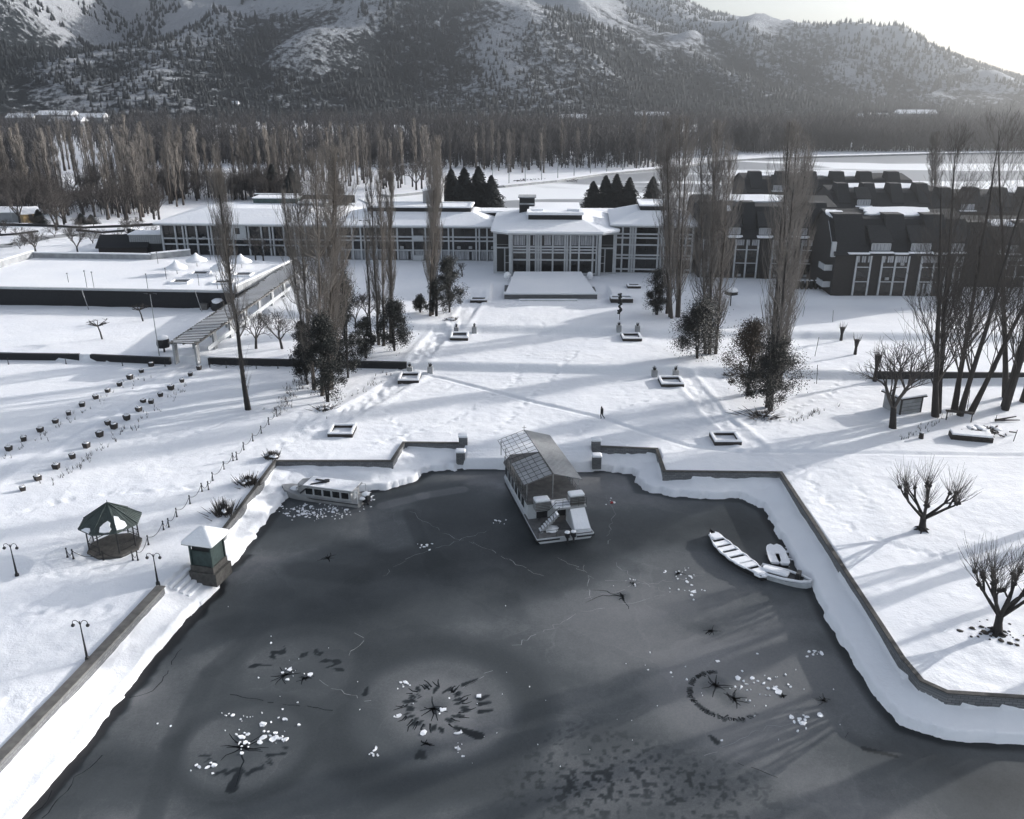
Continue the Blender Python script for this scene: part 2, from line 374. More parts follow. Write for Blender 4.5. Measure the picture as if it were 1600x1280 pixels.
# broad thaw zones, then darker discs with painted-in shadow
disc(678, 1108, 6.6, .66, 3.6, .6); ring(678, 1108, 7.6, .9, .37, soft=2.0); disc(678, 1108, 3.6, .72, 1.5, .6)
ring(678, 1104, 2.1, .42, .16, jag=.6, soft=.14, seed=3)
disc(465, 1045, 4.6, .66, 3.4, .5); ring(465, 1045, 5.3, .5, .40, soft=1.0); ring(462, 1050, 2.9, .5, .14, jag=1.0, a0=0, a1=3.0, soft=.12, seed=5)
disc(385, 1165, 4.4, .64, 3.4, .5); ring(385, 1165, 4.9, .4, .38, soft=1.0); ring(385, 1160, 2.8, .3, .12, jag=.7, a0=3.4, a1=6.2, soft=.12, seed=11)
disc(1125, 1085, 5.6, .70, 3, .6); ring(1135, 1085, 2.75, .22, .10, jag=.35, a0=1.6, a1=5.4, soft=.12, seed=13)
disc(1250, 1080, 6, .68, 3, .6); disc(950, 960, 7, .70, 5, .5); disc(1080, 900, 6, .68, 4, .5); disc(400, 930, 7, .6, 4, .35)
disc(700, 850, 7, .20, 5, .45); disc(560, 930, 9, .22, 6, .4); disc(480, 1220, 8, .3, 5, .3); disc(860, 880, 5, .15, 3, .5)  # mostly boat and poplar shadow painted into the ice tone
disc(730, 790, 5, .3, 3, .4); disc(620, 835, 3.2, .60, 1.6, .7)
# faint bands in the ice tone, partly painted-in boat and poplar shadow
poly([(235, 1280), (270, 1160), (330, 1050), (420, 970)], .5, .28, .45, .6)
poly([(600, 790), (660, 775), (720, 765)], .6, .75, .5, .5); poly([(640, 800), (660, 850), (690, 880)], .5, .2, .45, .5)
poly([(470, 890), (560, 900), (700, 870)], 1.0, .18, .35, 1.0)  # dark band: boat and poplar shadow put into the ice colour
# speckled dark slush bottom centre
for (u, v, r) in [(920, 1190, 5.0), (1010, 1230, 5.5), (1120, 1245, 4), (870, 1240, 4)]:
    cx, cy = W(u, v); m = sstep(r, r * .5, np.hypot((Xi - cx) * .8, Yi - cy))
    col = col + (.12 - col) * m * sstep(.57, .66, fbm(Xi / .34, Yi / .34, 71, 2)) * .42
CR_L, CR_D, STAR = [], [], []
# long cracks, pale and dark
rnd = random.Random(5)
for p in [[(485, 1062), (540, 1082), (592, 1100)], [(724, 1075), (770, 1048)], [(552, 990), (565, 1003), (545, 1025)], [(912, 882), (918, 915), (925, 937)], [(915, 935), (960, 925), (1000, 910)],
          [(960, 880), (990, 902), (1040, 925)], [(640, 800), (690, 832), (740, 850)], [(730, 845), (790, 872), (850, 900)], [(590, 905), (640, 870), (760, 830)], [(870, 870), (930, 905), (1010, 912), (1100, 900)],
          [(940, 760), (960, 800), (950, 850)], [(1100, 1180), (1190, 1140), (1260, 1120)], [(800, 1010), (900, 960), (1040, 930)]]:
    CR_L.append(p)
for p in [[(282, 1008), (262, 1052), (230, 1085), (202, 1090)], [(78, 1235), (66, 1262), (40, 1280)], [(68, 1280), (110, 1225), (160, 1180)], [(360, 1085), (430, 1098), (520, 1110)], [(1150, 1190), (1215, 1215)], [(1330, 1140), (1320, 1160)]]:
    CR_D.append(p)
for p in [[(362, 1235), (372, 1205), (376, 1200)], [(745, 1150), (725, 1140), (715, 1136)], [(725, 1070), (745, 1062)], [(750, 1112), (768, 1110)], [(750, 1100), (765, 1098)], [(750, 1092), (763, 1087)],
          [(570, 1085), (574, 1075)], [(652, 1183), (657, 1172)], [(661, 1184), (662, 1174)], [(1350, 1170), (1400, 1182), (1475, 1200)], [(1120, 1160), (1110, 1150)]]:
    seg(p[0], p[1], .18, .08, .08, .9)
seg((362, 1232), (374, 1206), .38, .15, .10); seg((712, 1137), (748, 1150), .12, .34, .10)
for (u, v, r, n) in [(678, 1107, .40, 10), (1118, 1072, .40, 9), (1146, 1092, .34, 10), (445, 1055, .35, 8), (476, 1060, .22, 6), (380, 1168, .55, 9), (972, 932, .22, 7), (990, 912, .14, 5), (1110, 985, .25, 7), (1288, 1095, .3, 7), (512, 872, .3, 7),
                     (1060, 896, .2, 5), (665, 1162, .2, 5), (660, 853, .2, 4), (1223, 1087, .15, 4)]:
    disc(u, v, r * .8, .0, .2, 1.0); disc(u, v, r * 2.6, .42, 1.0, .5); STAR.append((u, v, r, n))
# black open water strip against the left bank
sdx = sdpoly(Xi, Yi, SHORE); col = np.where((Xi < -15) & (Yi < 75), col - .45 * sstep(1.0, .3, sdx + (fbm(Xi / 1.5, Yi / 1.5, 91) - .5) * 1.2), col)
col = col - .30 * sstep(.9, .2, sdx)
t = NT('pond_ice'); at = t.node('Attribute', attribute_name='tone'); g = t.node('NewGeometry')
cr = t.node('ValToRGB'); e = cr.color_ramp.elements; e[0].position = 0; e[0].color = (.004, .005, .007, 1); e[1].position = 1; e[1].color = (.34, .35, .37, 1)
for pos, c in ((.2, (.012, .016, .019)), (.5, (.062, .069, .074)), (.72, (.155, .158, .163))):
    el = cr.color_ramp.elements.new(pos); el.color = (*c, 1)
n1 = t.node('TexNoise'); n1.inputs['Scale'].default_value = 5; n1.inputs['Detail'].default_value = 5; t.l(g.outputs['Position'], n1.inputs['Vector'])
ma = t.node('Math', operation='MULTIPLY_ADD'); t.l(n1.outputs['Fac'], ma.inputs[0]); ma.inputs[1].default_value = .12; t.l(at.outputs['Fac'], ma.inputs[2])
mb = t.node('Math', operation='SUBTRACT'); t.l(ma.outputs[0], mb.inputs[0]); mb.inputs[1].default_value = .06
n5 = t.node('TexNoise'); n5.inputs['Scale'].default_value = .5; n5.inputs['Detail'].default_value = 4; t.l(g.outputs['Position'], n5.inputs['Vector'])
vm_ = t.node('VectorMath', operation='MULTIPLY_ADD'); t.l(n5.outputs['Color'], vm_.inputs[0]); vm_.inputs[1].default_value = (2.6, 2.6, 0); t.l(g.outputs['Position'], vm_.inputs[2])
vo = t.node('TexVoronoi'); vo.feature = 'DISTANCE_TO_EDGE'; vo.inputs['Scale'].default_value = .13; t.l(vm_.outputs[0], vo.inputs['Vector'])
mr = t.node('MapRange'); mr.inputs['From Min'].default_value = 0; mr.inputs['From Max'].default_value = .012; mr.inputs['To Min'].default_value = .03; mr.inputs['To Max'].default_value = 0; t.l(vo.outputs['Distance'], mr.inputs['Value'])
v2 = t.node('TexVoronoi'); v2.inputs['Scale'].default_value = .13; t.l(vm_.outputs[0], v2.inputs['Vector'])
sp_ = t.node('SeparateXYZ'); t.l(v2.outputs['Color'], sp_.inputs[0]); m5 = t.node('Math', operation='MULTIPLY_ADD'); t.l(sp_.outputs[0], m5.inputs[0]); m5.inputs[1].default_value = .04; t.l(mr.outputs[0], m5.inputs[2])
n6 = t.node('TexNoise'); n6.inputs['Scale'].default_value = 14; n6.inputs['Detail'].default_value = 3; t.l(g.outputs['Position'], n6.inputs['Vector'])
m6 = t.node('Math', operation='MULTIPLY_ADD'); t.l(n6.outputs['Fac'], m6.inputs[0]); m6.inputs[1].default_value = .16; t.l(m5.outputs[0], m6.inputs[2])
m7 = t.node('Math', operation='ADD'); t.l(mb.outputs[0], m7.inputs[0]); t.l(m6.outputs[0], m7.inputs[1])
m8 = t.node('Math', operation='SUBTRACT'); t.l(m7.outputs[0], m8.inputs[0]); m8.inputs[1].default_value = .10
t.l(m8.outputs[0], cr.inputs['Fac']); t.l(cr.outputs[0], t.b.inputs['Base Color'])
t.b.inputs['Roughness'].default_value = .5; t.b.inputs['Specular IOR Level'].default_value = .22
bp = t.node('Bump'); bp.inputs['Strength'].default_value = .08; bp.inputs['Distance'].default_value = .05; t.l(n1.outputs['Fac'], bp.inputs['Height']); t.l(bp.outputs[0], t.b.inputs['Normal'])
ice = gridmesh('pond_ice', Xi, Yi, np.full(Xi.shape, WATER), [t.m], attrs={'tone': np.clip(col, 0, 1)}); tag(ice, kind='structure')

# crisp cracks: thin tapering slivers of dark water or white healed ice lying in the surface
def crackmesh(name, lines, w, mat, z, lab, jit=.18):
    m = MB(); rn = random.Random(9)
    for pts, wk in lines:
        P = []
        for a, b in zip(pts[:-1], pts[1:]):
            L = math.hypot(b[0] - a[0], b[1] - a[1]); k = max(2, int(L / .5))
            for i in range(k): P.append((a[0] + (b[0] - a[0]) * i / k + rn.gauss(0, jit * .5), a[1] + (b[1] - a[1]) * i / k + rn.gauss(0, jit * .5)))
        P.append(pts[-1]); n = len(P)
        for i in range(n - 1):
            (ax, ay), (bx, by) = P[i], P[i + 1]; L = math.hypot(bx - ax, by - ay) or 1; nx, ny = -(by - ay) / L, (bx - ax) / L
            if wk == 'taper': w0, w1 = w * (1 - i / n), w * (1 - (i + 1) / n)
            else:
                if rn.random() < .18: continue
                w0 = w1 = w * rn.uniform(.35, 1) * .5
            m.add([(ax + nx * w0, ay + ny * w0, z), (ax - nx * w0, ay - ny * w0, z), (bx - nx * w1, by - ny * w1, z), (bx + nx * w1, by + ny * w1, z)], [(0, 1, 2, 3)])
    tag(m.build(name, mat), lab, 'cracks', kind='stuff')
dk = []
for (u, v, r, n) in STAR:
    cx, cy = W(u, v)
    for k in range(n + 3): a = rnd.uniform(0, 6.28); L = r * rnd.uniform(1.4, 3.6); dk.append(([(cx, cy), (cx + L * math.cos(a), cy + L * math.sin(a))], 'taper'))
for p in [[(972, 932), (940, 930), (915, 942)], [(972, 932), (940, 922), (915, 922)], [(972, 932), (976, 942), (982, 952)], [(380, 1172), (376, 1200), (368, 1230)]]: dk.append(([W(*q) for q in p], 'taper'))
cx, cy = W(678, 1104)
for k in range(34):
    a = rnd.uniform(0, 6.28); r0 = rnd.uniform(1.9, 2.3); L = rnd.uniform(.3, 1.1); dk.append(([(cx + r0 * math.cos(a), cy + r0 * math.sin(a)), (cx + (r0 + L) * math.cos(a + .1), cy + (r0 + L) * math.sin(a + .1))], 'taper'))
cx, cy = W(1135, 1085)
for k in range(60):
    a = rnd.uniform(1.7, 5.3); r0 = 2.6; dk.append(([(cx + r0 * math.cos(a), cy + r0 * math.sin(a)), (cx + (r0 + .35) * math.cos(a), cy + (r0 + .35) * math.sin(a))], 'taper'))
crackmesh('dark_cracks', dk + [([W(*q) for q in p], 'line') for p in CR_D], .075, 'dark_glass', WATER + .004, 'dark star shaped cracks and open slits in the pond ice')
crackmesh('white_cracks', [([W(*q) for q in p], 'line') for p in CR_L], .045, 'concrete', WATER + .005, 'fine pale healed cracks running across the pond ice', .3)

# little heaps of snow and broken ice lying on the pond
mb_ = MB(); rn = random.Random(3)
def heap(u, v, du, dv, n, r):
    for _ in range(n):
        x, y = W(u + rn.gauss(0, du), v + rn.gauss(0, dv)); q = r * rn.uniform(.4, 1.3); q *= math.exp(rn.gauss(-.3, .45)); q = min(q, .32); kk = rn.randint(4, 7); ph = rn.uniform(0, 6.28); el = rn.uniform(.45, 1); th = rn.uniform(0, 3.14)
        P = [(q * rn.uniform(.6, 1.15) * math.cos(ph + 6.283 * i / kk), q * el * rn.uniform(.6, 1.15) * math.sin(ph + 6.283 * i / kk)) for i in range(kk)]
        P = [(x + a * math.cos(th) - b * math.sin(th), y + a * math.sin(th) + b * math.cos(th)) for a, b in P]; mb_.prism(P, WATER - .02, [WATER + rn.uniform(.015, .09) for _ in P])
for a in [(1185, 1068, 22, 14, 26, .20), (1215, 1075, 10, 8, 9, .28), (1250, 1128, 10, 8, 12, .3), (380, 1160, 10, 10, 16, .22), (425, 1140, 16, 14, 22, .25), (440, 1155, 5, 3, 8, .2), (375, 1120, 14, 4, 10, .15), (320, 1200, 12, 6, 9, .2),
          (630, 1070, 6, 5, 8, .2), (712, 1168, 8, 4, 7, .2), (587, 1178, 5, 5, 7, .2), (716, 1144, 3, 2, 3, .3), (662, 1147, 3, 2, 3, .3), (618, 1120, 4, 3, 4, .2), (455, 1052, 8, 6, 8, .16), (480, 1058, 6, 5, 5, .18), (690, 1108, 2, 2, 2, .3),
          (1060, 897, 16, 6, 16, .14), (1075, 925, 14, 8, 14, .2), (985, 910, 10, 5, 8, .13), (660, 853, 8, 4, 10, .18), (500, 800, 28, 5, 150, .14), (470, 795, 30, 5, 30, .15), (570, 782, 12, 8, 24, .2), (955, 785, 5, 4, 4, .2), (1272, 1020, 6, 3, 8, .25),
          (780, 815, 6, 3, 8, .2), (1230, 870, 14, 16, 26, .25), (1090, 1040, 60, 30, 10, .15), (740, 1130, 60, 40, 12, .10), (900, 1100, 200, 90, 18, .08), (400, 1080, 100, 70, 14, .09), (1200, 1150, 90, 40, 8, .1)]: heap(*a)
tag(mb_.build('snow_clumps', 'snow', None, False), 'small clumps of snow and broken ice lying on the frozen pond', 'snow', kind='stuff')

# ------------------------------------------------------------ the frozen lake behind the hotel
LAKEZ = -1.25
t = NT('lake_ice'); g = t.node('NewGeometry'); mp = t.node('Mapping'); mp.inputs['Scale'].default_value = (.0042, .013, 1); mp.inputs['Location'].default_value = (3.2, 1.4, 0); t.l(g.outputs['Position'], mp.inputs['Vector'])
n1 = t.node('TexNoise'); n1.inputs['Scale'].default_value = 1.2; n1.inputs['Detail'].default_value = 3; n1.inputs['Distortion'].default_value = .4; t.l(mp.outputs[0], n1.inputs['Vector'])
cr = t.node('ValToRGB'); cr.color_ramp.elements[0].position = .525; cr.color_ramp.elements[0].color = (.25, .258, .27, 1); cr.color_ramp.elements[1].position = .55; cr.color_ramp.elements[1].color = (.82, .83, .84, 1)
t.l(n1.outputs['Fac'], cr.inputs['Fac']); t.l(cr.outputs[0], t.b.inputs['Base Color']); t.b.inputs['Roughness'].default_value = .5
lake_px = [(560, 310), (640, 296), (780, 291), (860, 283), (930, 273), (1050, 262), (1110, 253), (1190, 248), (1300, 246), (1450, 242), (1600, 240), (1900, 239), (1900, 420), (1000, 420), (760, 345), (600, 330)]
mb_ = MB(); pts = [G(*p, LAKEZ) for p in lake_px]; mb_.prism(pts, LAKEZ - .3, LAKEZ)
tag(mb_.build('frozen_lake', t.m), kind='structure')
# the causeway road along its far side
mb_ = MB(); cw = [G(*p, -.4) for p in [(600, 304), (700, 294), (780, 289), (860, 281), (930, 271), (1050, 260), (1110, 251), (1190, 246), (1300, 243), (1450, 239), (1600, 237), (1900, 236)]]
for a, b in zip(cw[:-1], cw[1:]): mb_.obox(a, b, 3.5, -2, -.4)
tag(mb_.build('causeway', 'concrete'), kind='structure')
mb_ = MB()
for a, b in zip(cw[:-1], cw[1:]): mb_.obox(a, b, 3.0, -.396, -.25)
tag(mb_.build('causeway_snow', 'snow'), kind='structure')

# ------------------------------------------------------------ mountains
def lin(x, xp, fp): return np.interp(x, xp, fp)
def mtn(X, Y):
    th = X / np.maximum(Y, 1)                              # direction from the valley
    H1 = lin(th, [-1.2, -.7, -.35, -.05, .08, .16, .205, .255, .336, .403, .44, .491, .549, .62, .8, 1.3], [330, 335, 340, 330, 290, 225, 178, 166, 144, 133, 105, 74, 42, 25, 15, 10])
    foot = lin(th, [-1.2, -.6, 0, .6, 1.2], [900, 930, 960, 1000, 1000]) + (fbm(X / 260, Y / 260, 80) - .5) * 160
    crest = lin(th, [-1.2, -.3, .05, .2, .6, 1.2], [1750, 1780, 1950, 1960, 1880, 1800])
    Rr = np.hypot(X, Y) * .93
    s = np.clip((Rr - foot) / (crest - foot), 0, 1.6)
    prof = np.where(s < 1, s ** 1.15, 1 - (s - 1) * .6)
    wx = X + (fbm(X / 500, Y / 500, 90) - .5) * 300; wy = Y + (fbm(X / 400, Y / 400, 93) - .5) * 260
    rid = 1 - np.abs(2 * vnoise((wx * .85 + wy * .35) / 330, (wy - wx * .2) / 900, 97) - 1)
    rid2 = 1 - np.abs(2 * vnoise((wx * .8 + wy * .5) / 120, (wy) / 260, 98) - 1)
    mid = sstep(.02, .35, s) * sstep(1.25, .9, s)
    z = H1 * prof * (1 + .0 * s) + mid * (rid - .5) * np.minimum(H1, 560) * .50 * (1 - .92 * sstep(.7, .98, s)) + mid * (rid2 - .5) * 60 * (1 - .9 * sstep(.75, .98, s)) * np.minimum(1, H1 / 150) + mid * (fbm(X / 45, Y / 45, 99) - .5) * 24 * (1 - .75 * sstep(.8, 1, s))
    return -3 + np.maximum(z, -1), s
mx = axis(-1500, 1900, 13, -3400, 4200, 1.05); my = axis(860, 2300, 12, 820, 3600, 1.05)
X, Y = np.meshgrid(mx, my); Z, S = mtn(X, Y)
t = NT('mountain'); g = t.node('NewGeometry'); sx = t.node('SeparateXYZ'); t.l(g.outputs['Position'], sx.inputs[0])
n1 = t.node('TexNoise'); n1.inputs['Scale'].default_value = .0042; n1.inputs['Detail'].default_value = 5; n1.inputs['Roughness'].default_value = .6; t.l(g.outputs['Position'], n1.inputs['Vector'])
n2 = t.node('TexNoise'); n2.inputs['Scale'].default_value = .11; n2.inputs['Detail'].default_value = 7; n2.inputs['Roughness'].default_value = .75; t.l(g.outputs['Position'], n2.inputs['Vector'])
at = t.node('Attribute', attribute_name='snowy')
a1 = t.node('Math', operation='MULTIPLY_ADD'); t.l(n1.outputs['Fac'], a1.inputs[0]); a1.inputs[1].default_value = .9; t.l(at.outputs['Fac'], a1.inputs[2])
a2 = t.node('Math', operation='MULTIPLY_ADD'); t.l(n2.outputs['Fac'], a2.inputs[0]); a2.inputs[1].default_value = 2.9; t.l(a1.outputs[0], a2.inputs[2])
cr = t.node('ValToRGB'); cr.color_ramp.elements[0].position = .50; cr.color_ramp.elements[0].color = (.022, .027, .031, 1); cr.color_ramp.elements[1].position = .60; cr.color_ramp.elements[1].color = (.44, .46, .49, 1)
dv = t.node('Math', operation='MULTIPLY'); t.l(a2.outputs[0], dv.inputs[0]); dv.inputs[1].default_value = .278
t.l(dv.outputs[0], cr.inputs['Fac']); t.l(cr.outputs[0], t.b.inputs['Base Color']); t.b.inputs['Roughness'].default_value = .95; t.b.inputs['Specular IOR Level'].default_value = .05
bp = t.node('Bump'); bp.inputs['Strength'].default_value = .9; bp.inputs['Distance'].default_value = 5; bp.invert = True; t.l(n2.outputs['Fac'], bp.inputs['Height']); t.l(bp.outputs[0], t.b.inputs['Normal'])
# snow lies on the higher ground and where the slope is turned to the sun or is a spur
gy, gx = np.gradient(Z); gx = gx / np.gradient(X, axis=1); gy = gy / np.gradient(Y, axis=0)
curv = Z - (np.roll(Z, 4, 1) + np.roll(Z, -4, 1)) / 2
snowy = sstep(.16, .60, S) * .84 + np.clip(curv / 32, -.34, .34) + np.clip(gx * .35, -.16, .16) - .42 * sstep(-100, 700, X) + .16 * sstep(-100, -900, X) - .02
mt = gridmesh('mountains', X, Y, Z, [t.m], attrs={'snowy': snowy}); tag(mt, kind='structure')
# conifers standing on the slopes and along the ridge
cx = []; rn = np.random.RandomState(4); N = 95000
tx = rn.uniform(-1500, 1900, N); ty = rn.uniform(880, 2250, N)
ok = (np.abs(tx) < ty * .68); tx, ty = tx[ok], ty[ok]; tz, ts = mtn(tx, ty)
dens = fbm(tx / 130, ty / 130, 120, 4); keep = (dens > .50 + .13 * sstep(.12, .5, ts) - .26 * sstep(50, 550, tx)) & (ts > -.01) & (ts < 1.06); keep |= (ts < .3) & (ts > -.01) & (dens > .36); keep |= (np.abs(ts - 1) < .035) & (dens > .44) & (rn.uniform(0, 1, len(tx)) < .5)
tx, ty, tz = tx[keep], ty[keep], tz[keep]; n = len(tx); print('mountain conifers', n)
hh = rn.uniform(3.5, 9, n) * (.7 + .6 * fbm(tx / 90, ty / 90, 133)); rr = hh * rn.uniform(.2, .38, n); K = 5
ang = np.arange(K) * 2 * math.pi / K
V = np.zeros((n, K + 1, 3)); V[:, :K, 0] = tx[:, None] + rr[:, None] * np.cos(ang); V[:, :K, 1] = ty[:, None] + rr[:, None] * np.sin(ang); V[:, :K, 2] = tz[:, None] - 1 + hh[:, None] * .08
V[:, K, 0] = tx; V[:, K, 1] = ty; V[:, K, 2] = tz + hh
def trimesh(name, V, F, mat):
    me = bpy.data.meshes.new(name); me.vertices.add(len(V)); me.vertices.foreach_set('co', V.astype(np.float32).ravel())
    me.loops.add(F.size); me.loops.foreach_set('vertex_index', F.astype(np.int32).ravel()); me.polygons.add(len(F)); me.polygons.foreach_set('loop_start', np.arange(0, F.size, F.shape[1], dtype=np.int32))
    me.materials.append(mat); me.update(); me.validate(); o = bpy.data.objects.new(name, me); C.objects.link(o); return o
F = np.array([[k, (k + 1) % K, K] for k in range(K)])[None] + (np.arange(n) * (K + 1))[:, None, None]
tag(trimesh('mountain_forest', V.reshape(-1, 3), F.reshape(-1, 3), M('mountain_needle')), 'dark conifers scattered over the snowy mountain slopes', 'forest', kind='stuff')

# ------------------------------------------------------------ the air
mb_ = MB(); mb_.box(-4300, 4300, -60, 3700, -5, 460)
hz = mb_.build('haze', []); me = hz.data
hm = bpy.data.materials.new('haze'); hm.use_nodes = True; hn = hm.node_tree; hn.nodes.remove(hn.nodes['Principled BSDF'])
pv = hn.nodes.new('ShaderNodeVolumePrincipled'); pv.inputs['Density'].default_value = .00041; pv.inputs['Color'].default_value = (.93, .96, 1, 1); pv.inputs['Anisotropy'].default_value = .88
hn.links.new(pv.outputs[0], hn.nodes['Material Output'].inputs['Volume']); me.materials.append(hm)
tag(hz, 'thin pale winter haze filling the valley air', 'haze', kind='stuff')
# ------------------------------------------------------------ the hotel: frame wings
def interp(x, a, b): return a + (b - a) * x
def wing(name, label, pa, pb, z0, H, depth, cols, vm, beams, um, roof, ac=(), skip=(), curtain=(), sill_rows=(), bay=None, fascia=.9, cat='building'):
    A = G(*pa, z0); B = G(*pb, z0); L = math.hypot(B[0] - A[0], B[1] - A[1]); rz = math.atan2(B[1] - A[1], B[0] - A[0])
    t = thing(name, label, cat, (A[0], A[1], z0), rz, 'hotel wings')
    MB().box(0, L, .5, depth, -2, H).build('wall', 'grey_wall', t)
    cx = [onplane(u, vm, A, B)[0] for u in cols]; cx = [max(0.18, min(L - .18, c)) for c in cx]
    bz = [onplane(um, v, A, B)[1] - z0 for v in beams]
    bz = [b for b in bz if .3 < b < H - .5]; lev = [(-.05, .12)] + [(b, .16) for b in sorted(bz)] + [(H - .25, .25)]
    for c in cx: MB().box(c - .17, c + .17, -.12, .5, -.6, H).build('column', 'white_paint', t)
    for i, (z, w) in enumerate(lev): MB().box(.35, L - .35, .0 + .003 * i, .45, z - w, z + w).build('beam', 'white_paint', t)
    rn = random.Random(len(name) * 7 + int(L))
    for i in range(len(cx) - 1):
        x0, x1 = cx[i] + .17, cx[i + 1] - .17
        if x1 - x0 < .35: continue
        for j in range(len(lev) - 1):
            a, b = lev[j][0] + lev[j][1], lev[j + 1][0] - lev[j + 1][1]
            if b - a < .25: continue
            f = MB(); f.box(x0, x1, .30, .44, a, a + .08).box(x0, x1, .30, .44, b - .08, b).box(x0, x0 + .07, .305, .44, a + .08, b - .08).box(x1 - .07, x1, .305, .44, a + .08, b - .08)
            if x1 - x0 > 2.6: f.box((x0 + x1) / 2 - .04, (x0 + x1) / 2 + .04, .306, .44, a + .08, b - .08)
            w = f.build('window', 'metal_dark', t)
            MB().box(x0 + .07, x1 - .07, .38, .46, a + .08, b - .08).build('pane', 'dark_glass', w)
            if (j in curtain) and b - a > .9:
                m = MB(); xx = x0 + .1; k = 0
                while xx < x1 - .2:
                    ww = rn.uniform(.25, .6)
                    if rn.random() < .75: m.box(xx, min(xx + ww, x1 - .1), .34, .37, a + .1, b - .1)
                    xx += ww + .04
                if m.v: m.build('curtain', 'curtain', w)
    for u, v in ac:
        s, z = onplane(u, v, A, B); z -= z0
        MB().box(s - .38, s + .38, -.12, .36, z - .28, z + .28).box(s - .25, s + .25, -.14, -.12, z - .18, z + .18).build('air_conditioner', 'metal_grey', t)
    if roof:
        ins, rise, top = roof; o = .9
        x0, x1, y0, y1 = -o, L + o, -o, depth + o
        m = MB(); e = .28; z = H
        lo = [(x0, y0), (x1, y0), (x1, y1), (x0, y1)]; hi = [(x0 + ins, y0 + ins), (x1 - ins, y0 + ins), (x1 - ins, y1 - ins), (x0 + ins, y1 - ins)]
        m.add([(a, b, z) for a, b in lo] + [(a, b, z + e) for a, b in lo] + [(a, b, z + e + rise) for a, b in hi],
              [(0, 3, 2, 1), (0, 1, 5, 4), (1, 2, 6, 5), (2, 3, 7, 6), (3, 0, 4, 7), (4, 5, 9, 8), (5, 6, 10, 9), (6, 7, 11, 10), (7, 4, 8, 11), (8, 9, 10, 11)])
        r = m.build('roof', 'roof_snow', t)
        m = MB(); m.box(x0 + .05, x1 - .05, y0 + .05, y1 - .05, H - .22, H - .003); m.build('eave', 'white_paint', r)
        if top:
            zt = z + e + rise; m = MB(); q = ins + .5
            m.box(x0 + q, x1 - q, y0 + q, y1 - q, zt - .3, zt + top); m.build('roof_fascia', 'dark_fascia', r)
            m = MB(); a0, a1, b0, b1 = x0 + q - .25, x1 - q + .25, y0 + q - .25, y1 - q + .25; w = .7
            for bx in ((a0, a1, b0, b0 + w), (a0, a1, b1 - w, b1), (a0, a0 + w, b0 + w, b1 - w), (a1 - w, a1, b0 + w, b1 - w)): m.box(*bx, zt + top + .003, zt + top + .33)
            m.build('parapet', 'roof_snow', r)
            MB().box(a0 + w, a1 - w, b0 + w, b1 - w, zt + top + .004, zt + top + .12).build('flat_roof', 'roof_snow', r)
    return t, L, A, B
wl, LL, _, _ = wing('hotel_wing', 'long low hotel wing with white window grid behind the walled terrace, at far left', (254, 398), (526, 402), 3, 7.3, 26,
     [254, 275, 287, 292, 308, 326, 331, 347, 364, 389, 409, 422, 427, 444, 461, 466, 478, 492, 508, 523], 372, [374, 383], 380, (9, 2.2, 0), ac=[(302, 372), (319, 372), (338, 372), (497, 374)])
MB().box(LL * .402, LL * .50, -.35, .5, 4.1, 7.1).build('stair_panel', 'white_paint', wl)
MB().box(LL * .44, LL * .465, -.42, -.34, 5.1, 6.5).build('stair_window', 'dark_glass', wl)
m = MB(); m.box(LL * .40, LL * .66, 17.5, 22.5, 9.2, 10.9); gr = m.build('glass_clerestory', 'green_glass', wl)
m = MB(); m.box(LL * .395, LL * .665, 17.2, 22.8, 10.903, 11.15); m.build('clerestory_snow', 'roof_snow', gr)
m = MB(); m.box(LL * .36, LL * .98, 23.2, 23.6, 9.3, 11.2); gw = m.build('roof_screen', 'dark_fascia', wl)
m = MB(); m.box(LL * .36, LL * .98, 23.15, 23.65, 11.203, 11.4); m.build('screen_snow', 'roof_snow', gw)
m = MB(); m.box(LL * .70, LL * .86, 14, 19, 9.3, 10.3); gw = m.build('roof_box', 'grey_wall', wl)
m = MB(); m.box(LL * .695, LL * .865, 13.8, 19.2, 10.303, 10.6); m.build('box_snow', 'roof_snow', gw)
wm, LM, Am, Bm = wing('hotel_wing', 'middle hotel wing with white window grid between the thick poplar and the pavilion', (529, 406), (775, 408), 3, 7.8, 20,
     [529, 551, 564, 570, 588, 606, 621, 645, 665, 689, 701, 708, 744, 749, 761, 773], 378, [370, 376, 391], 600, (6.5, 2.0, .9), ac=[(536, 387), (581, 387), (628, 387), (717, 387), (735, 387), (770, 387)], curtain=(0,))
m = MB(); a, b = LM * .475, LM * .545; m.box(a, b, -.4, .5, 0, 1.2).box(a, b, -.3, .5, 4.4, 5.6); m.build('stair_panel', 'white_paint', wm)
m = MB(); m.add([(LM * .5, 13, 10), (LM * .62, 13, 10), (LM * .62, 19, 10), (LM * .5, 19, 10), (LM * .5, 13, 13.8), (LM * .62, 13, 14.6), (LM * .62, 19, 14.6), (LM * .5, 19, 13.8)],
      [(0, 1, 5, 4), (1, 2, 6, 5), (2, 3, 7, 6), (3, 0, 4, 7), (4, 5, 6, 7)]); th = m.build('roof_tower', 'grey_wall', wm)
m = MB(); m.add([(LM * .495, 12.7, 13.85), (LM * .625, 12.7, 14.65), (LM * .625, 19.3, 14.65), (LM * .495, 19.3, 13.85), (LM * .495, 12.7, 14.2), (LM * .625, 12.7, 15.0), (LM * .625, 19.3, 15.0), (LM * .495, 19.3, 14.2)],
      [(0, 3, 2, 1), (4, 5, 6, 7), (0, 1, 5, 4), (1, 2, 6, 5), (2, 3, 7, 6), (3, 0, 4, 7)]); m.build('tower_snow', 'roof_snow', th)
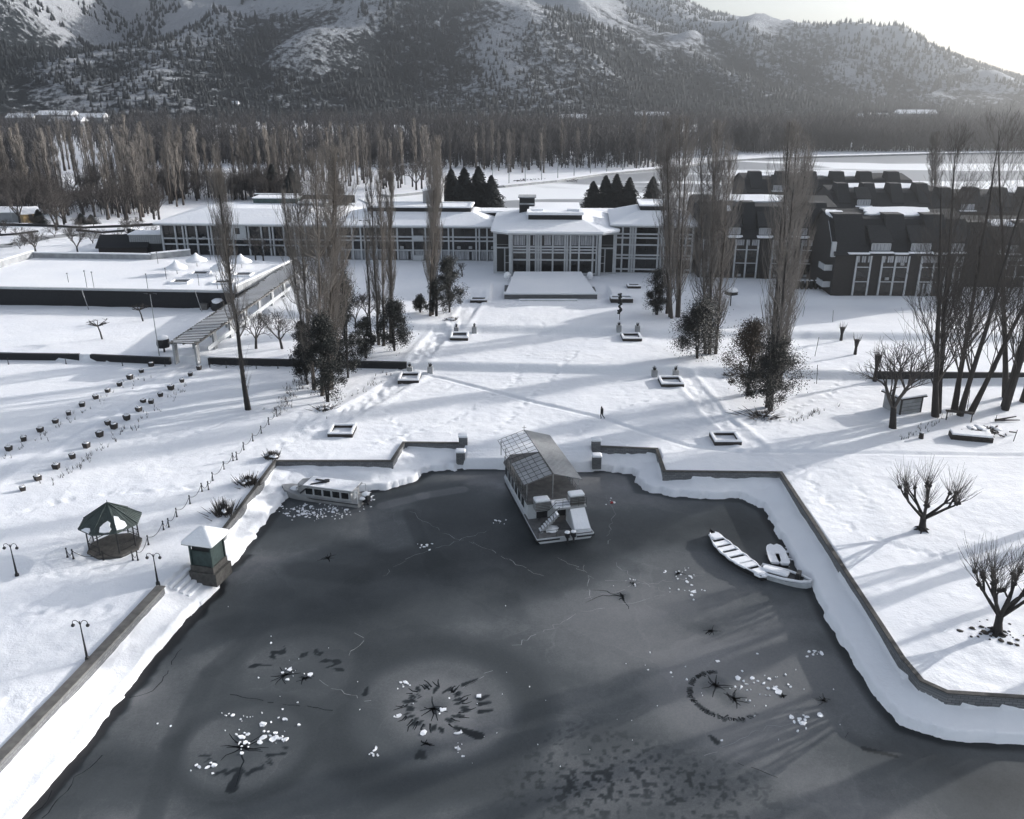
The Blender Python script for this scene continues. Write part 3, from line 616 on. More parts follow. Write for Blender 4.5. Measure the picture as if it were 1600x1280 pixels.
wr, LR, Ar, Br = wing('hotel_wing', 'hotel wing of three window rows right of the pavilion behind the tall poplars', (957, 426), (1082, 428), 3, 10.1, 20,
     [958, 972, 984, 988, 992, 1028, 1033, 1037, 1050, 1060, 1071, 1081], 388, [366, 372, 383, 399, 404, 421], 1000, (6.0, 2.0, .9), curtain=(5,))
# central pavilion
pv_, LP, Ap, Bp = wing('hotel_pavilion', 'central two storey pavilion with a snowy hipped roof above the snow terrace', (799, 431), (934, 432), 3, 9.0, 26,
     [800, 823.5, 827, 837, 841, 845, 863.5, 882.5, 886, 891, 904.5, 926, 932], 400, [390.5, 386, 406.5, 395, 428], 870, None, curtain=(4, 5), cat='building')
def pavroof():
    H = 9.0; o = .8; Lw = LP
    m = MB(); x0, x1 = -o, Lw + o
    # front slope, drooping sides over the set-back side bays
    m.add([(x0, -o, H), (x1, -o, H), (x1 + 3.6, 2.2, H), (x1 + 3.6, 26, H), (x0 - 3.6, 26, H), (x0 - 3.6, 2.2, H)] + [(x0, -o, H + .4), (x1, -o, H + .4), (x1 + 3.6, 2.2, H + .4), (x1 + 3.6, 26, H + .4), (x0 - 3.6, 26, H + .4), (x0 - 3.6, 2.2, H + .4)] +
          [(x0 + 4.6, 6.0, H + 2.1), (x1 - 4.6, 6.0, H + 2.1), (x1 - 4.6, 22, H + 2.1), (x0 + 4.6, 22, H + 2.1)],
          [(5, 4, 3, 2, 1, 0), (0, 1, 7, 6), (1, 2, 8, 7), (2, 3, 9, 8), (3, 4, 10, 9), (4, 5, 11, 10), (5, 0, 6, 11), (6, 7, 13, 12), (7, 8, 13), (8, 9, 14, 13), (9, 10, 15, 14), (10, 11, 12, 15), (11, 6, 12), (12, 13, 14, 15)])
    r = m.build('roof', 'roof_snow', pv_)
    m = MB(); m.prism([(x0 + .05, -o + .05), (x1 - .05, -o + .05), (x1 + 3.5, 2.25), (x1 + 3.5, 5), (x0 - 3.5, 5), (x0 - 3.5, 2.25)], H - .3, H - .003); m.build('eave', 'white_paint', r)
    a0, a1, b0, b1 = x0 + 4.2, x1 - 4.2, 5.2, 24
    m = MB(); m.box(a0, a1, b0, b1, H + 1.0, H + 2.9); m.build('roof_fascia', 'dark_fascia', r)
    m = MB(); w = .8; a0 -= .3; a1 += .3; b0 -= .3
    for bx in ((a0, a1, b0, b0 + w), (a0, a0 + w, b0 + w, b0 + 5), (a1 - w, a1, b0 + w, b0 + 5), (a0 + w, a0 + 3.4, b0 + 5, b0 + 5.8), (a1 - 3.4, a1 - w, b0 + 5, b0 + 5.8)): m.box(*bx, H + 2.903, H + 3.45)
    m.build('parapet', 'roof_snow', r)
    MB().box(a0 + .3, a1 - .3, b0 + .5, b1, H + 2.905, H + 3.05).build('flat_roof', 'roof_snow', r)
    c = MB(); c.box(a0 - 1.9, a0 + 1.5, 17, 20.5, H + 1.5, H + 4.9); ch = c.build('roof_hut', 'dark_fascia', r)
    MB().box(a0 - 2.2, a0 + 1.8, 16.7, 20.8, H + 4.9, H + 5.15).build('hut_cap', 'concrete', ch)
    MB().box(a0 - 2.0, a0 + 1.6, 16.9, 17, H + 3.4, H + 3.75).build('hut_band', 'concrete', ch)
    # side bays, set back
    for sgn, xa, xb in ((-1, -3.9, -.0), (1, LP + .0, LP + 3.9)):
        b = MB(); b.box(xa, xb, 2.6, 24, -1.5, H - .35); sb = b.build('side_bay', 'white_paint', pv_)
        u = [(.9, 2.3, .4, 5.2), (2.7, 3.4, .4, 2.1), (2.7, 3.4, 2.4, 3.6), (2.7, 3.4, 3.8, 5.2), (.9, 3.2, 6.2, 8.2), (.9, 3.2, 5.65, 6.0)]
        for k, (p, q, c0, c1) in enumerate(u):
            if sgn < 0: X0, X1 = xa + p - .1, xa + q - .1
            else: X0, X1 = xb - q + .1, xb - p + .1
            wf = MB().box(X0 - .06, X1 + .06, 2.54, 2.61, c0 - .06, c1 + .06).build('window', 'metal_dark', sb)
            # nested deeper parts stay joined: pane is glass set into the frame
    for xx in (-.2, LP + .2):
        MB().box(xx - .3, xx + .3, -.5, 2.6, -1.2, 9 - .35).build('corner_pier', 'white_paint', pv_)
pavroof()
# the long dark clerestory spine behind the wings
A = G(640, 345, 9); t = thing('roof_spine', 'long dark clerestory strip with snowy edges running behind the wing roofs', 'building', (-24, 207, 8), R(-1.4), None)
MB().box(0, 62, 0, 5, 0, 4.4).build('clerestory', 'dark_fascia', t)
m = MB(); m.box(-.3, 62.3, -.4, 5.4, 4.403, 4.8); m.build('clerestory_snow', 'roof_snow', t)
m = MB(); m.box(2, 22, -2.6, -.1, 1.0, 3.2).box(28, 60, -2.6, -.1, 1.0, 3.2); sl = m.build('lower_strip', 'grey_wall', t)
m = MB(); m.box(1.8, 22.2, -2.8, -.45, 3.203, 3.5).box(27.8, 60.2, -2.8, -.45, 3.203, 3.5); m.build('strip_snow', 'roof_snow', sl)

# ------------------------------------------------------------ the hotel: brick wings with steep slate roofs
def snowpatch(m, x0, x1, y0, y1, z, zt, seed, n=22):
    rn = random.Random(seed); cx, cy = (x0 + x1) / 2, (y0 + y1) / 2; P = []
    for k in range(n):
        a = 2 * math.pi * k / n; r = 1 + rn.uniform(-.18, .12); c, s = math.cos(a), math.sin(a)
        P.append((cx + (x1 - x0) / 2 * r * math.copysign(abs(c) ** .6, c), cy + (y1 - y0) / 2 * r * math.copysign(abs(s) ** .6, s)))
    zz = [z + (p[1] - cy) / ((y1 - y0) / 2 or 1) * zt for p in P]
    m.prism(P, [q - .12 for q in zz], [q + .16 for q in zz])
def brick(name, label, A, rz, L, z0, H, Hr, D, strips, dormers, blocks, patches, rows=(.36, .68), run=5.0, balcony=False, ledges=(), hood=.9):
    t = thing(name, label, 'building', (A[0], A[1], z0), rz, 'brick hotel wings')
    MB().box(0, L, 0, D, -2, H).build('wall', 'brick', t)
    # steep front slope, long top, back slope
    o = .5; s = Hr / run
    m = MB(); pr = [(-o, H - .15), (run, H + Hr), (D * .6, H + Hr + 1.2), (D - run, H + Hr), (D + o, H - .15)]
    vs = []; n = len(pr)
    for x in (-.5, L + .5):
        for (y, z) in pr: vs.append((x, y, z))
        for (y, z) in pr: vs.append((x, y, z - .35))
    q = 2 * n; fs = [(i, i + 1, q + i + 1, q + i)[::-1] for i in range(n - 1)] + [(n + i, n + i + 1, q + n + i + 1, q + n + i) for i in range(n - 1)]
    fs += [(0, n, q + n, q), (n - 1, 2 * n - 1, q + 2 * n - 1, q + n - 1)[::-1]]
    for b in (0, q): fs += [(b + i, b + i + 1, b + n + i + 1, b + n + i) for i in range(n - 1)]
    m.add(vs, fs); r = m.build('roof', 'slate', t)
    for x in (.02, L - .32):
        m = MB(); m.add([(x, 0, H - .02), (x, run, H + Hr - .4), (x, D * .6, H + Hr + .8), (x, D - run, H + Hr - .4), (x, D, H - .02), (x + .3, 0, H - .02), (x + .3, run, H + Hr - .4), (x + .3, D * .6, H + Hr + .8), (x + .3, D - run, H + Hr - .4), (x + .3, D, H - .02)],
              [(0, 1, 2, 3, 4), (9, 8, 7, 6, 5)]); m.build('gable', 'brick', t)
    for a, b in blocks:                                    # slate hoods that rise above the slope
        m = MB(); y0 = .9; m.add([(a, y0, H + y0 * s + .35), (b, y0, H + y0 * s + .35), (b - .1, run - .4, H + Hr + hood), (a + .1, run - .4, H + Hr + hood), (a + .1, run + 2.6, H + Hr + hood), (b - .1, run + 2.6, H + Hr + hood),
                                (a, y0, H + y0 * s - .8), (b, y0, H + y0 * s - .8), (b, run + 3.4, H + Hr - .2), (a, run + 3.4, H + Hr - .2)],
                               [(0, 1, 2, 3), (3, 2, 5, 4), (6, 7, 1, 0), (7, 8, 5, 2, 1), (9, 6, 0, 3, 4), (4, 5, 8, 9)])
        m.build('roof_hood', 'slate', r)
    for a, b in dormers:
        m = MB(); y0 = -.2; zt = H + 2.1; m.add([(a, y0, zt), (b, y0, zt), (b - .2, 3.6, H + 4.6), (a + .2, 3.6, H + 4.6), (a, y0, zt - .25), (b, y0, zt - .25), (b - .2, 3.6, H + 4.2), (a + .2, 3.6, H + 4.2)],
                 [(0, 1, 2, 3), (7, 6, 5, 4), (4, 5, 1, 0), (5, 6, 2, 1), (7, 4, 0, 3)])
        m.box(a + .25, b - .25, .1, 2.2, H + .3, H + 1.8)
        d = m.build('dormer', 'slate', r)
    for k, (a, b) in enumerate(dormers):
        w = MB(); w.box(a + .35, b - .35, .0, .12, H + .42, H + .56).box(a + .35, b - .35, .0, .12, H + 1.66, H + 1.82)
        nn = 5
        for i in range(nn + 1): x = a + .35 + (b - a - .7) * i / nn; w.box(x - .06, x + .06, -.004, .12, H + .56, H + 1.66)
        wd = w.build('dormer_window', 'white_paint', t)
        MB().box(a + .41, b - .41, .05, .098, H + .56, H + 1.66).build('pane', 'curtain', wd)
        MB().box(a - .1, b + .1, -.75, .0, H + .02, H + .3).build('snowy_sill', 'snow', wd)
    for a, b in ledges: m = MB(); snowpatch(m, a, b, -.85, -.05, H - .02, 0, int(a * 7)); m.build('eave_snow', 'snow', r)
    for i, pch in enumerate(patches):
        m = MB()
        x0, x1, y0, y1 = pch
        zc = H + Hr + (((y0 + y1) / 2 - run) / (D * .6 - run)) * 1.2 if y0 >= run - .5 else H + Hr * ((y0 + y1) / 2) / run
        sl = (1.2 / (D * .6 - run) if y0 >= run - .5 else s) * (y1 - y0) / 2
        snowpatch(m, x0, x1, y0, y1, zc + .1, sl, i + 11); m.build('snow_patch', 'roof_snow', r)
    rn = random.Random(int(L * 10))
    for (a, b, nc) in strips:
        f = MB(); w = .16
        for i in range(nc + 1): x = a + (b - a) * i / nc; f.box(x - w, x + w, -.28, .06, -.6, H - .35)
        f.box(a - .5, b + .5, -.30, .06, H - .35, H - .12)
        fr = f.build('window_strip', 'white_paint', t)
        for i in range(nc):
            x0 = a + (b - a) * i / nc + w; x1 = a + (b - a) * (i + 1) / nc - w; lv = [0.0] + [H * k for k in rows] + [H - .35]
            for j in range(len(lv) - 1):
                z0_, z1_ = lv[j], lv[j + 1]
                MB().box(x0, x1, -.12, -.02, z0_ + .9, z1_ - .12).build('pane', 'dark_glass', fr)
                MB().box(x0, x1, -.20, -.01, z0_ + .02, z0_ + .2).build('spandrel', 'white_paint' if j else 'concrete', fr)
                MB().box(x0, x1, -.10, -.012, z0_ + .2, z0_ + .88).build('panel', 'wood_dark', fr)
                if j == len(lv) - 2 or rn.random() < .3:
                    c = MB(); xx = x0 + .05
                    while xx < x1 - .2: c.box(xx, xx + .32, -.15, -.125, z0_ + 1.0, z1_ - .2); xx += rn.choice((.36, .4, .75))
                    c.build('curtain', 'curtain', fr)
                if rn.random() < .25: MB().box((x0 + x1) / 2 - .35, (x0 + x1) / 2 + .35, -.5, -.13, z0_ + .5, z0_ + 1.0).build('air_conditioner', 'metal_grey', fr)
    if balcony:
        for z in (1.9, 5.1):
            b = MB(); b.box(-1.5, -.0, 1.0, 4.6, z, z + .25).box(-1.5, -1.3, 1.0, 4.6, z + .25, z + 1.1).box(-1.3, 0, 1.0, 1.2, z + .25, z + 1.1); b.build('balcony', 'white_paint', t)
        b = MB(); b.box(-.9, -.1, -.1, .5, H - .8, H + 2.0); b.build('gable_trim', 'white_paint', t)
        b = MB(); b.tube([(-.35, -.4, H - .3), (-.35, 4.9, H + Hr - .4)], .22, 4); b.build('barge_board', 'white_paint', t)
    return t
A = G(1090, 434, 3); B = G(1302, 437, 3); rz = math.atan2(B[1] - A[1], B[0] - A[0]); L = math.hypot(B[0] - A[0], B[1] - A[1])
def sx_(u, v, A, B): return onplane(u, v, A, B)[0]
S = lambda u: sx_(u, 400, A, B)
brick('brick_wing', 'dark brick hotel wing with steep slate roof seen between the tall poplars', A, rz, L, 3, 8.6, 5.4, 24,
      [(S(1097), S(1118), 2), (S(1148), S(1183), 2), (S(1206), S(1235), 2), (S(1251), S(1289), 2)], [(S(1133), S(1156)), (S(1180), S(1203)), (S(1233), S(1259))], [(S(1092), S(1122)), (S(1158), S(1179)), (S(1263), S(1292))],
      [(S(1120), S(1245), 8.5, 14), (S(1135), S(1142), 2.5, 5), (S(1224), S(1232), 2.5, 5)], ledges=[(S(1134), S(1155)), (S(1180), S(1202)), (S(1234), S(1258))])
A2 = G(1297, 466, 2.5); B2 = G(1502, 467, 2.5); rz = math.atan2(B2[1] - A2[1], B2[0] - A2[0]); L = math.hypot(B2[0] - A2[0], B2[1] - A2[1]); S = lambda u: sx_(u, 430, A2, B2)
brick('brick_wing', 'nearest dark brick hotel wing with dormers and white balconies on its gable', A2, rz, L, 2.5, 8.7, 5.6, 17,
      [(S(1335), S(1357), 1), (S(1375), S(1416), 2), (S(1436), S(1477), 2), (S(1489), S(1499), 1)], [(S(1353), S(1388)), (S(1414), S(1450)), (S(1475), S(1501))], [(S(1303), S(1349)), (S(1383), S(1414)), (S(1444), S(1477))],
      [(S(1356), S(1470), 6.4, 10.6), (-.4, 3.0, 5.2, 9)], balcony=True, ledges=[(S(1318), S(1352)), (S(1390), S(1413)), (S(1450), S(1476))])
A3 = G(1500, 452, 2.5); brick('brick_wing', 'low brick hotel wing half hidden by bare trees at the right edge', A3, R(-2), 40, 2.5, 7.0, 4.6, 20, [(8, 12, 2), (17, 21, 2), (27, 31, 2)], [(6, 10), (17, 21)], [(0, 5), (11, 15.5)], [(6, 20, 5, 9)])
# farther roofs of the complex
def backroof(label, u0, u1, vt, vb, z0, D, nb, patches):
    x0, y0 = G(u0, vb, z0); x1, _ = G(u1, vb, z0); L = x1 - x0; H = 6.0; zt = ztop(x0, y0 + 5, vt) - z0
    return brick('brick_wing', label, (x0, y0), R(-1), L, z0 - 4, 3.6 + 4, max(3, zt - 4.4), D, [], [(L * .1 + 2, L * .1 + 6)], [(L * (i + .1) / nb, L * (i + .55) / nb) for i in range(nb)], patches, hood=2.4)
backroof('rear brick wing with a row of raised roof boxes against the frozen lake', 1168, 1425, 287, 318, 6, 22, 6, [(20, 38, 8.5, 14), (2, 14, 8.5, 12)])
backroof('dark slate roof wing behind the nearest brick wing, with a pointed snow patch', 1305, 1470, 320, 345, 7, 20, 4, [(4, 26, 8.5, 13)])
backroof('far right slate roofed wing seen through the bare poplars', 1465, 1640, 322, 352, 6, 20, 4, [(18, 32, 8.5, 13)])
t = thing('low_block', 'plain grey block with a snowy flat roof beside the brick wing', 'building', (*G(1062, 372, 6), 0), R(-2))
MB().box(0, 17, 0, 10, 0, 11).build('wall', 'grey_wall', t)
MB().box(-.4, 17.4, -.4, 10.4, 11.003, 11.5).build('roof', 'roof_snow', t); MB().box(6, 12, 3, 7, 11.5, 12.3).build('roof_box', 'dark_fascia', t)

# ------------------------------------------------------------ snow terrace in front of the pavilion
a = G(788, 468, 1.9); b = G(933, 468, 1.9); L = b[0] - a[0]
t = thing('garden_terrace', 'raised stone terrace covered with snow in front of the pavilion steps', 'terrace', (a[0], a[1], 1.7), 0)
m = MB(); m.box(0, L, 0, 9, -.4, 1.2); m.build('stone_front', 'stone_wall', t)
m = MB(); m.box(-.15, L + .15, -.15, 1.1, 1.203, 1.5); m.build('front_ledge', 'snow', t, False)
m = MB(); m.add([(.3, 1.2, 1.203), (L - .3, 1.2, 1.203), (L - 2.2, 10.5, 2.6), (2.0, 10.5, 2.6), (.3, 1.2, 1.45), (L - .3, 1.2, 1.45), (L - 2.2, 13, 2.9), (2.0, 13, 2.9)], [(4, 5, 6, 7), (0, 1, 5, 4), (1, 2, 6, 5), (3, 0, 4, 7), (2, 3, 7, 6)]); m.build('snow_bank', 'snow', t)
m = MB(); m.box(3, L - 4, -1.5, -.9, -.3, .35); st_ = m.build('bench_ledge', 'stone_wall', t); MB().box(2.9, L - 3.9, -1.55, -.85, .353, .55).build('ledge_snow', 'snow', st_)
for i, xx in enumerate((.5, L - .5)): MB().blob((xx, 11.5, 2.4), .7, .8, i).build('terrace_urn', 'snow', t)

# ------------------------------------------------------------ stone walls round the pond and across the lawn
def wallline(name, label, pts, w, zb, zt, mat='stone_wall', cap=True, cat='wall', capmat='concrete', capw=None):
    cx, cy = pts[0]; t = thing(name, label, cat, (cx, cy, 0)); m = MB(); c = MB(); s = MB(); capw = capw or w + .05
    # mitred offset strip
    n = len(pts); L_, R_ = [], []
    for i in range(n):
        d0 = Vector((pts[i][0] - pts[i - 1][0], pts[i][1] - pts[i - 1][1])).normalized() if i else None
        d1 = Vector((pts[i + 1][0] - pts[i][0], pts[i + 1][1] - pts[i][1])).normalized() if i < n - 1 else None
        d0 = d0 or d1; d1 = d1 or d0; n0 = Vector((-d0.y, d0.x)); n1 = Vector((-d1.y, d1.x)); mm = (n0 + n1).normalized(); k = 1 / max(.4, mm.dot(n0))
        L_.append((pts[i][0] - cx, pts[i][1] - cy, mm.x * k, mm.y * k))
    def strip(mb, w, z0, z1):
        vs = []
        for (x, y, nx, ny) in L_: vs += [(x + nx * w, y + ny * w, z0), (x - nx * w, y - ny * w, z0), (x - nx * w, y - ny * w, z1), (x + nx * w, y + ny * w, z1)]
        fs = []
        for i in range(n - 1):
            a, b = 4 * i, 4 * i + 4
            for j in range(4): fs.append((a + j, b + j, b + (j + 1) % 4, a + (j + 1) % 4)[::-1])
        fs += [(0, 1, 2, 3), (4 * n - 1, 4 * n - 2, 4 * n - 3, 4 * n - 4)]
        mb.add(vs, fs)
    strip(m, w, zb, zt); m.build('wall', mat, t)
    if cap: strip(c, capw, zt + .003, zt + .1); c.build('coping', capmat, t)
    return t
off = lambda P, d: P
def densify(pts, st=4):
    r = [pts[0]]
    for a, b in zip(pts[:-1], pts[1:]):
        k = max(1, int(math.hypot(b[0] - a[0], b[1] - a[1]) / st))
        for i in range(1, k + 1): r.append((a[0] + (b[0] - a[0]) * i / k, a[1] + (b[1] - a[1]) * i / k))
    return r
wallline('pond_wall', 'stone wall with a plank coping running down the left side of the pond', [G(-420, 1620), G(0, 1185), G(120, 1060), G(252, 918)], .28, -2, .10, capw=.42, capmat='wood_grey')
wallline('pond_wall', 'stone wall from the kiosk round the left corner to the landing steps', [G(347, 832), G(430, 722), G(612, 722), G(631, 693), G(722, 694)], .17, -2, .10, capw=.19, capmat='stone_base')
wallline('pond_wall', 'stone wall from the landing steps down the right side of the pond', [G(930, 699), G(1026, 703), G(1038, 738), G(1220, 740), G(1300, 862), G(1375, 976), G(1410, 1030), G(1440, 1066), G(1480, 1084), G(1600, 1092), G(2100, 1130)], .17, -2, .10, capw=.19, capmat='stone_base')
wn_ = [G(0, 562), G(-300, 557)]; 
for lab, a, b in (('low dark retaining wall at the far left edge of the lawn', (-300, 557), (127, 562)), ('low dark retaining wall between the garden steps and the pergola', (145, 562.5), (268, 568)), ('low dark retaining wall behind the big poplar clump', (328, 568), (636, 575))):
    wallline('retaining_wall', lab, [(G(*a)[0], G(*a)[1] - .35), (G(*b)[0], G(*b)[1] - .35)], .3, -.6, 1.05, mat='dark_fascia', cap=False)
wallline('retaining_wall', 'low dark wall line behind the shed among the right hand trees', densify([G(1372, 585, .9), G(1480, 586, .9), G(1700, 588, .9)]), .2, .2, 1.35, mat='dark_fascia', cap=False)
for lab, u, v in (('snow capped stone pillar behind, left of the landing steps', 724, 693), ('snow capped stone pillar in front, left of the landing steps', 720, 717), ('snow capped stone pillar behind, right of the landing steps', 931, 699), ('snow capped stone pillar in front, right of the landing steps', 932, 724)):
    fr = v > 705; x, y = G(u, v, -.9 if fr else 0); z = -.9 if fr else 0
    t = thing('stone_pillar', lab, 'pillar', (x, y, z), 0, 'pillars at the landing steps'); t.scale = (.95, .95, .72)
    MB().box(-.55, .55, -.5, .5, -.8, 1.25).build('pillar', 'stone_wall', t)
    m = MB(); m.box(-.64, .64, -.6, .6, 1.253, 1.7); o = m.build('snow_cap', 'snow', t, True); bv = o.modifiers.new('b', 'BEVEL'); bv.width = .2; bv.segments = 3
# step-side pillars with potted plants
def steppot(u, v, lab):
    x, y, z = GT(u, v); t = thing('plant_pedestal', lab, 'pedestal', (x, y, z), 0, 'pedestals at the garden steps')
    MB().box(-.4, .4, -.4, .4, -.3, 1.0).build('pedestal', 'concrete', t)
    m = MB(); rn = random.Random(int(u))
    for _ in range(26): a = rn.uniform(0, 6.28); r = rn.uniform(.05, .4); m.tube([(r * .3 * math.cos(a), r * .3 * math.sin(a), 1.0), (r * math.cos(a), r * math.sin(a), rn.uniform(1.3, 1.75))], [.05, .01], 3)
    m.build('plant', 'leaf_dark', t)
for u, v, lab in [(713, 512, 'left pedestal of the upper left garden steps'), (741, 512, 'right pedestal of the upper left garden steps'), (640, 573, 'left pedestal of the lower left garden steps'), (672, 573, 'right pedestal of the lower left garden steps'),
                  (967, 514, 'left pedestal of the upper right garden steps'), (996, 515, 'right pedestal of the upper right garden steps'), (1023, 578, 'left pedestal of the lower right garden steps'), (1056, 578, 'right pedestal of the lower right garden steps')]: steppot(u, v, 'grey stone plant pedestal with dark stalks, ' + lab)
# raised snow-filled beds
def bed(u, v, w, d, lab, rz=0):
    x, y, z = GT(u, v); t = thing('raised_bed', lab, 'planter', (x, y, z), rz, 'square snow filled planting beds')
    h = .42; w /= 2; d /= 2; k = .28
    m = MB()
    for bx in ((-w, w, -d, -d + k), (-w, w, d - k, d), (-w, -w + k, -d + k, d - k), (w - k, w, -d + k, d - k)): m.box(*bx, -.3, h)
    m.build('frame', 'wood_dark', t); m = MB(); k = .36
    for bx in ((-w - .05, w + .05, -d - .05, -d + k), (-w - .05, w + .05, d - k, d + .05), (-w - .05, -w + k, -d + k, d - k), (w - k, w + .05, -d + k, d - k)): m.box(*bx, h + .003, h + .24)
    o = m.build('snow_rim', 'snow', t); bv = o.modifiers.new('b', 'BEVEL'); bv.width = .1; bv.segments = 2
    MB().box(-w + .3, w - .3, -d + .3, d - .3, -.3, .12).build('snow_fill', 'snow', t)
for a in [(535, 676, 3.1, 3.2, 'square snow filled bed nearest the left pond corner'), (640, 593, 3.1, 3.6, 'square snow filled bed below the lower left garden steps'), (718, 528, 3.0, 3.4, 'square snow filled bed between the two left flights of steps'), (748, 462, 3.2, 2.4, 'square bed at the left end of the snow terrace'),
          (971, 463, 4.2, 2.4, 'low bed at the right end of the snow terrace'), (986, 529, 3.2, 3.4, 'square snow filled bed between the two right flights of steps'), (1048, 599, 3.3, 3.4, 'square snow filled bed below the lower right garden steps'), (1133, 688, 3.3, 3.2, 'square snow filled bed nearest the right pond corner'),
          (990, 449, 2.6, 2.2, 'small bed beside the pavilion path on the right')]: bed(*a)

# ------------------------------------------------------------ walled roof terrace on the left
P5 = [G(*q, 4.5) for q in [(-95, 447), (368, 455), (462, 411), (298, 399), (237, 405), (52, 402)]]
o = P5[0]; PL = [(a - o[0], b - o[1]) for a, b in P5]
t = thing('walled_terrace', 'large dark walled terrace with a snow covered deck on the left', 'terrace', (o[0], o[1], 0))
m = MB(); m.prism(PL, -1.5, 4.2); m.build('retaining_wall', 'dark_fascia', t)
m = MB(); m.prism([(a * .9985 + .1, b * .998 + .1) for a, b in PL], 4.203, 4.42); m.build('snow_deck', 'snow', t)
for i, h in ((1, .9), (3, 1.2), (4, 1.0), (5, 1.3)):
    a, b = PL[i], PL[(i + 1) % 6]; m = MB(); m2 = MB(); m.obox(a, b, .22, 4.0, 4.5 + h); m2.obox(a, b, .3, 4.503 + h, 4.75 + h)
    pp = m.build('parapet', 'concrete', t); m2.build('parapet_snow', 'snow', pp)
m = MB(); m.obox(PL[0], PL[1], .3, 4.203, 4.6); m.build('front_coping', 'white_paint', t)
# dark light wells and canopies
for i, (u, v) in enumerate([(283, 441), (313, 428), (348, 442), (380, 430)]):
    x, y = G(u, v, 4.45); t = thing('planter_pit', ['dark sunken planter on the walled terrace, front left', 'dark sunken planter on the walled terrace, rear left', 'dark sunken planter on the walled terrace, front right', 'dark sunken planter on the walled terrace, rear right'][i], 'planter', (x, y, 4.42), 0, 'sunken planters on the walled terrace')
    MB().box(-1.5, 1.5, -1.3, 1.3, 0, .12).build('soil', 'dark_fascia', t); m = MB()
    for bx in ((-1.8, 1.8, -1.6, -1.3), (-1.8, 1.8, 1.3, 1.6), (-1.8, -1.5, -1.3, 1.3), (1.5, 1.8, -1.3, 1.3)): m.box(*bx, 0, .38)
    m.build('rim', 'snow', t)
for i, (u, v) in enumerate([(277, 428), (308, 416), (347, 428), (378, 418)]):
    x, y = G(u, v, 4.45); t = thing('parasol', ['snow covered parasol on the walled terrace, front left one', 'snow covered parasol on the walled terrace, rear left one', 'snow covered parasol on the walled terrace, front right one', 'snow covered parasol on the walled terrace, rear right one'][i], 'parasol', (x, y, 4.42), 0, 'snow covered parasols')
    MB().tube([(0, 0, 0), (0, 0, 2.6)], .06, 6).build('pole', 'metal_dark', t); m = MB(); m.lathe([(2.3, 1.1), (2.35, 1.3), (1.6, 1.75), (.8, 2.15), (.25, 2.75), (.03, 2.95)], 8); m.build('canopy', 'snow', t, True)
for i, (u, v, vt, h2) in enumerate([(107, 441, 428, 0), (136, 450, 424, 0), (147, 450, 426, 1), (231, 451, 429, 0), (260, 436, 420, 0), (340, 451, 432, 0), (311, 446, 430, 0), (247, 412, 395, 0), (329, 406, 392, 0)]):
    x, y = G(u, v, 4.45); h = max(1.5, ztop(x, y, vt) - 4.45); t = thing('lamp_post', 'thin lamp post on the walled terrace, %s' % ['leftmost', 'short one by the front wall', 'twin of the front wall post', 'midway along the front wall', 'beside the parasols', 'near the right front corner', 'between the sunken planters', 'at the back parapet', 'by the rear railing'][i], 'lamp', (x, y, 4.4), 0, 'thin lamps on the walled terrace')
    MB().tube([(0, 0, 0), (0, 0, h)], .05, 5).build('pole', 'metal_dark', t); MB().blob((0, 0, h + .12), .18, .14, i).build('lamp_head', 'metal_grey', t)
def pole(name, lab, u, v, vt, z, lean=0, heads=0, mat='metal_grey', grp=None):
    x, y = G(u, v, z); h = ztop(x, y, vt) - z; t = thing(name, lab, 'lamp' if heads else 'pole', (x, y, z), 0, grp)
    MB().tube([(0, 0, -.3), (lean, 0, h)], [.09, .06], 6).build('pole', mat, t)
    if heads:
        m = MB(); m.tube([(lean - .7, 0, h), (lean + .7, 0, h)], .04, 4); m.box(lean - .95, lean - .45, -.2, .2, h - .02, h + .16); m.box(lean + .45, lean + .95, -.2, .2, h - .02, h + .16); m.build('floodlight', 'metal_dark', t)
pole('floodlight_pole', 'tall thin floodlight pole standing beside the pergola', 249, 556, 460, 1, 0, 2)
pole('flag_pole', 'white pole leaning on the dark terrace wall, left one', 139, 484, 452, 1, -.7)
pole('flag_pole', 'white pole leaning on the dark terrace wall, right one', 316, 487, 453, 1, -.9)
pole('floodlight_pole', 'tall thin lamp pole beside the yellow hut at far left', 19, 345, 312, 2.5, 0, 2)
pole('floodlight_pole', 'slim grey floodlight pole in front of the middle wing', 572, 412, 345, 3, 0, 2)

# ------------------------------------------------------------ pergola
a = G(264, 535, 4.0); b = G(308, 536, 4.0); c = G(479, 425, 5.0); d = G(455, 410, 5.0)
a, b = Vector((*a, 0)), Vector((*b, 0)); ax = (Vector((*c, 0)) + Vector((*d, 0)) - a - b) / 2; Lp = ax.length; rz = math.atan2(ax.y, ax.x) - math.pi / 2
mid = (a + b) / 2; wv = 2.3; t = thing('pergola', 'long slatted pergola roof on white piers climbing towards the hotel', 'pergola', (mid.x, mid.y, 1), rz)
rise = 1.6
m = MB(); n = 66
for i in range(n):
    y = Lp * i / (n - 1); z = 3.0 + rise * y / Lp; m.box(-wv, wv, y - .22, y + .22, z - .09, z + .05)
for xx in (-wv + .3, 0, wv - .3): m.add([(xx - .12, 0, 2.65), (xx + .12, 0, 2.65), (xx + .12, Lp, 2.65 + rise), (xx - .12, Lp, 2.65 + rise), (xx - .12, 0, 2.9), (xx + .12, 0, 2.9), (xx + .12, Lp, 2.9 + rise), (xx - .12, Lp, 2.9 + rise)], [(0, 3, 2, 1), (4, 5, 6, 7), (0, 1, 5, 4), (1, 2, 6, 5), (2, 3, 7, 6), (3, 0, 4, 7)])
rf = m.build('slatted_roof', 'wood_grey', t)
m = MB(); rn = random.Random(2)
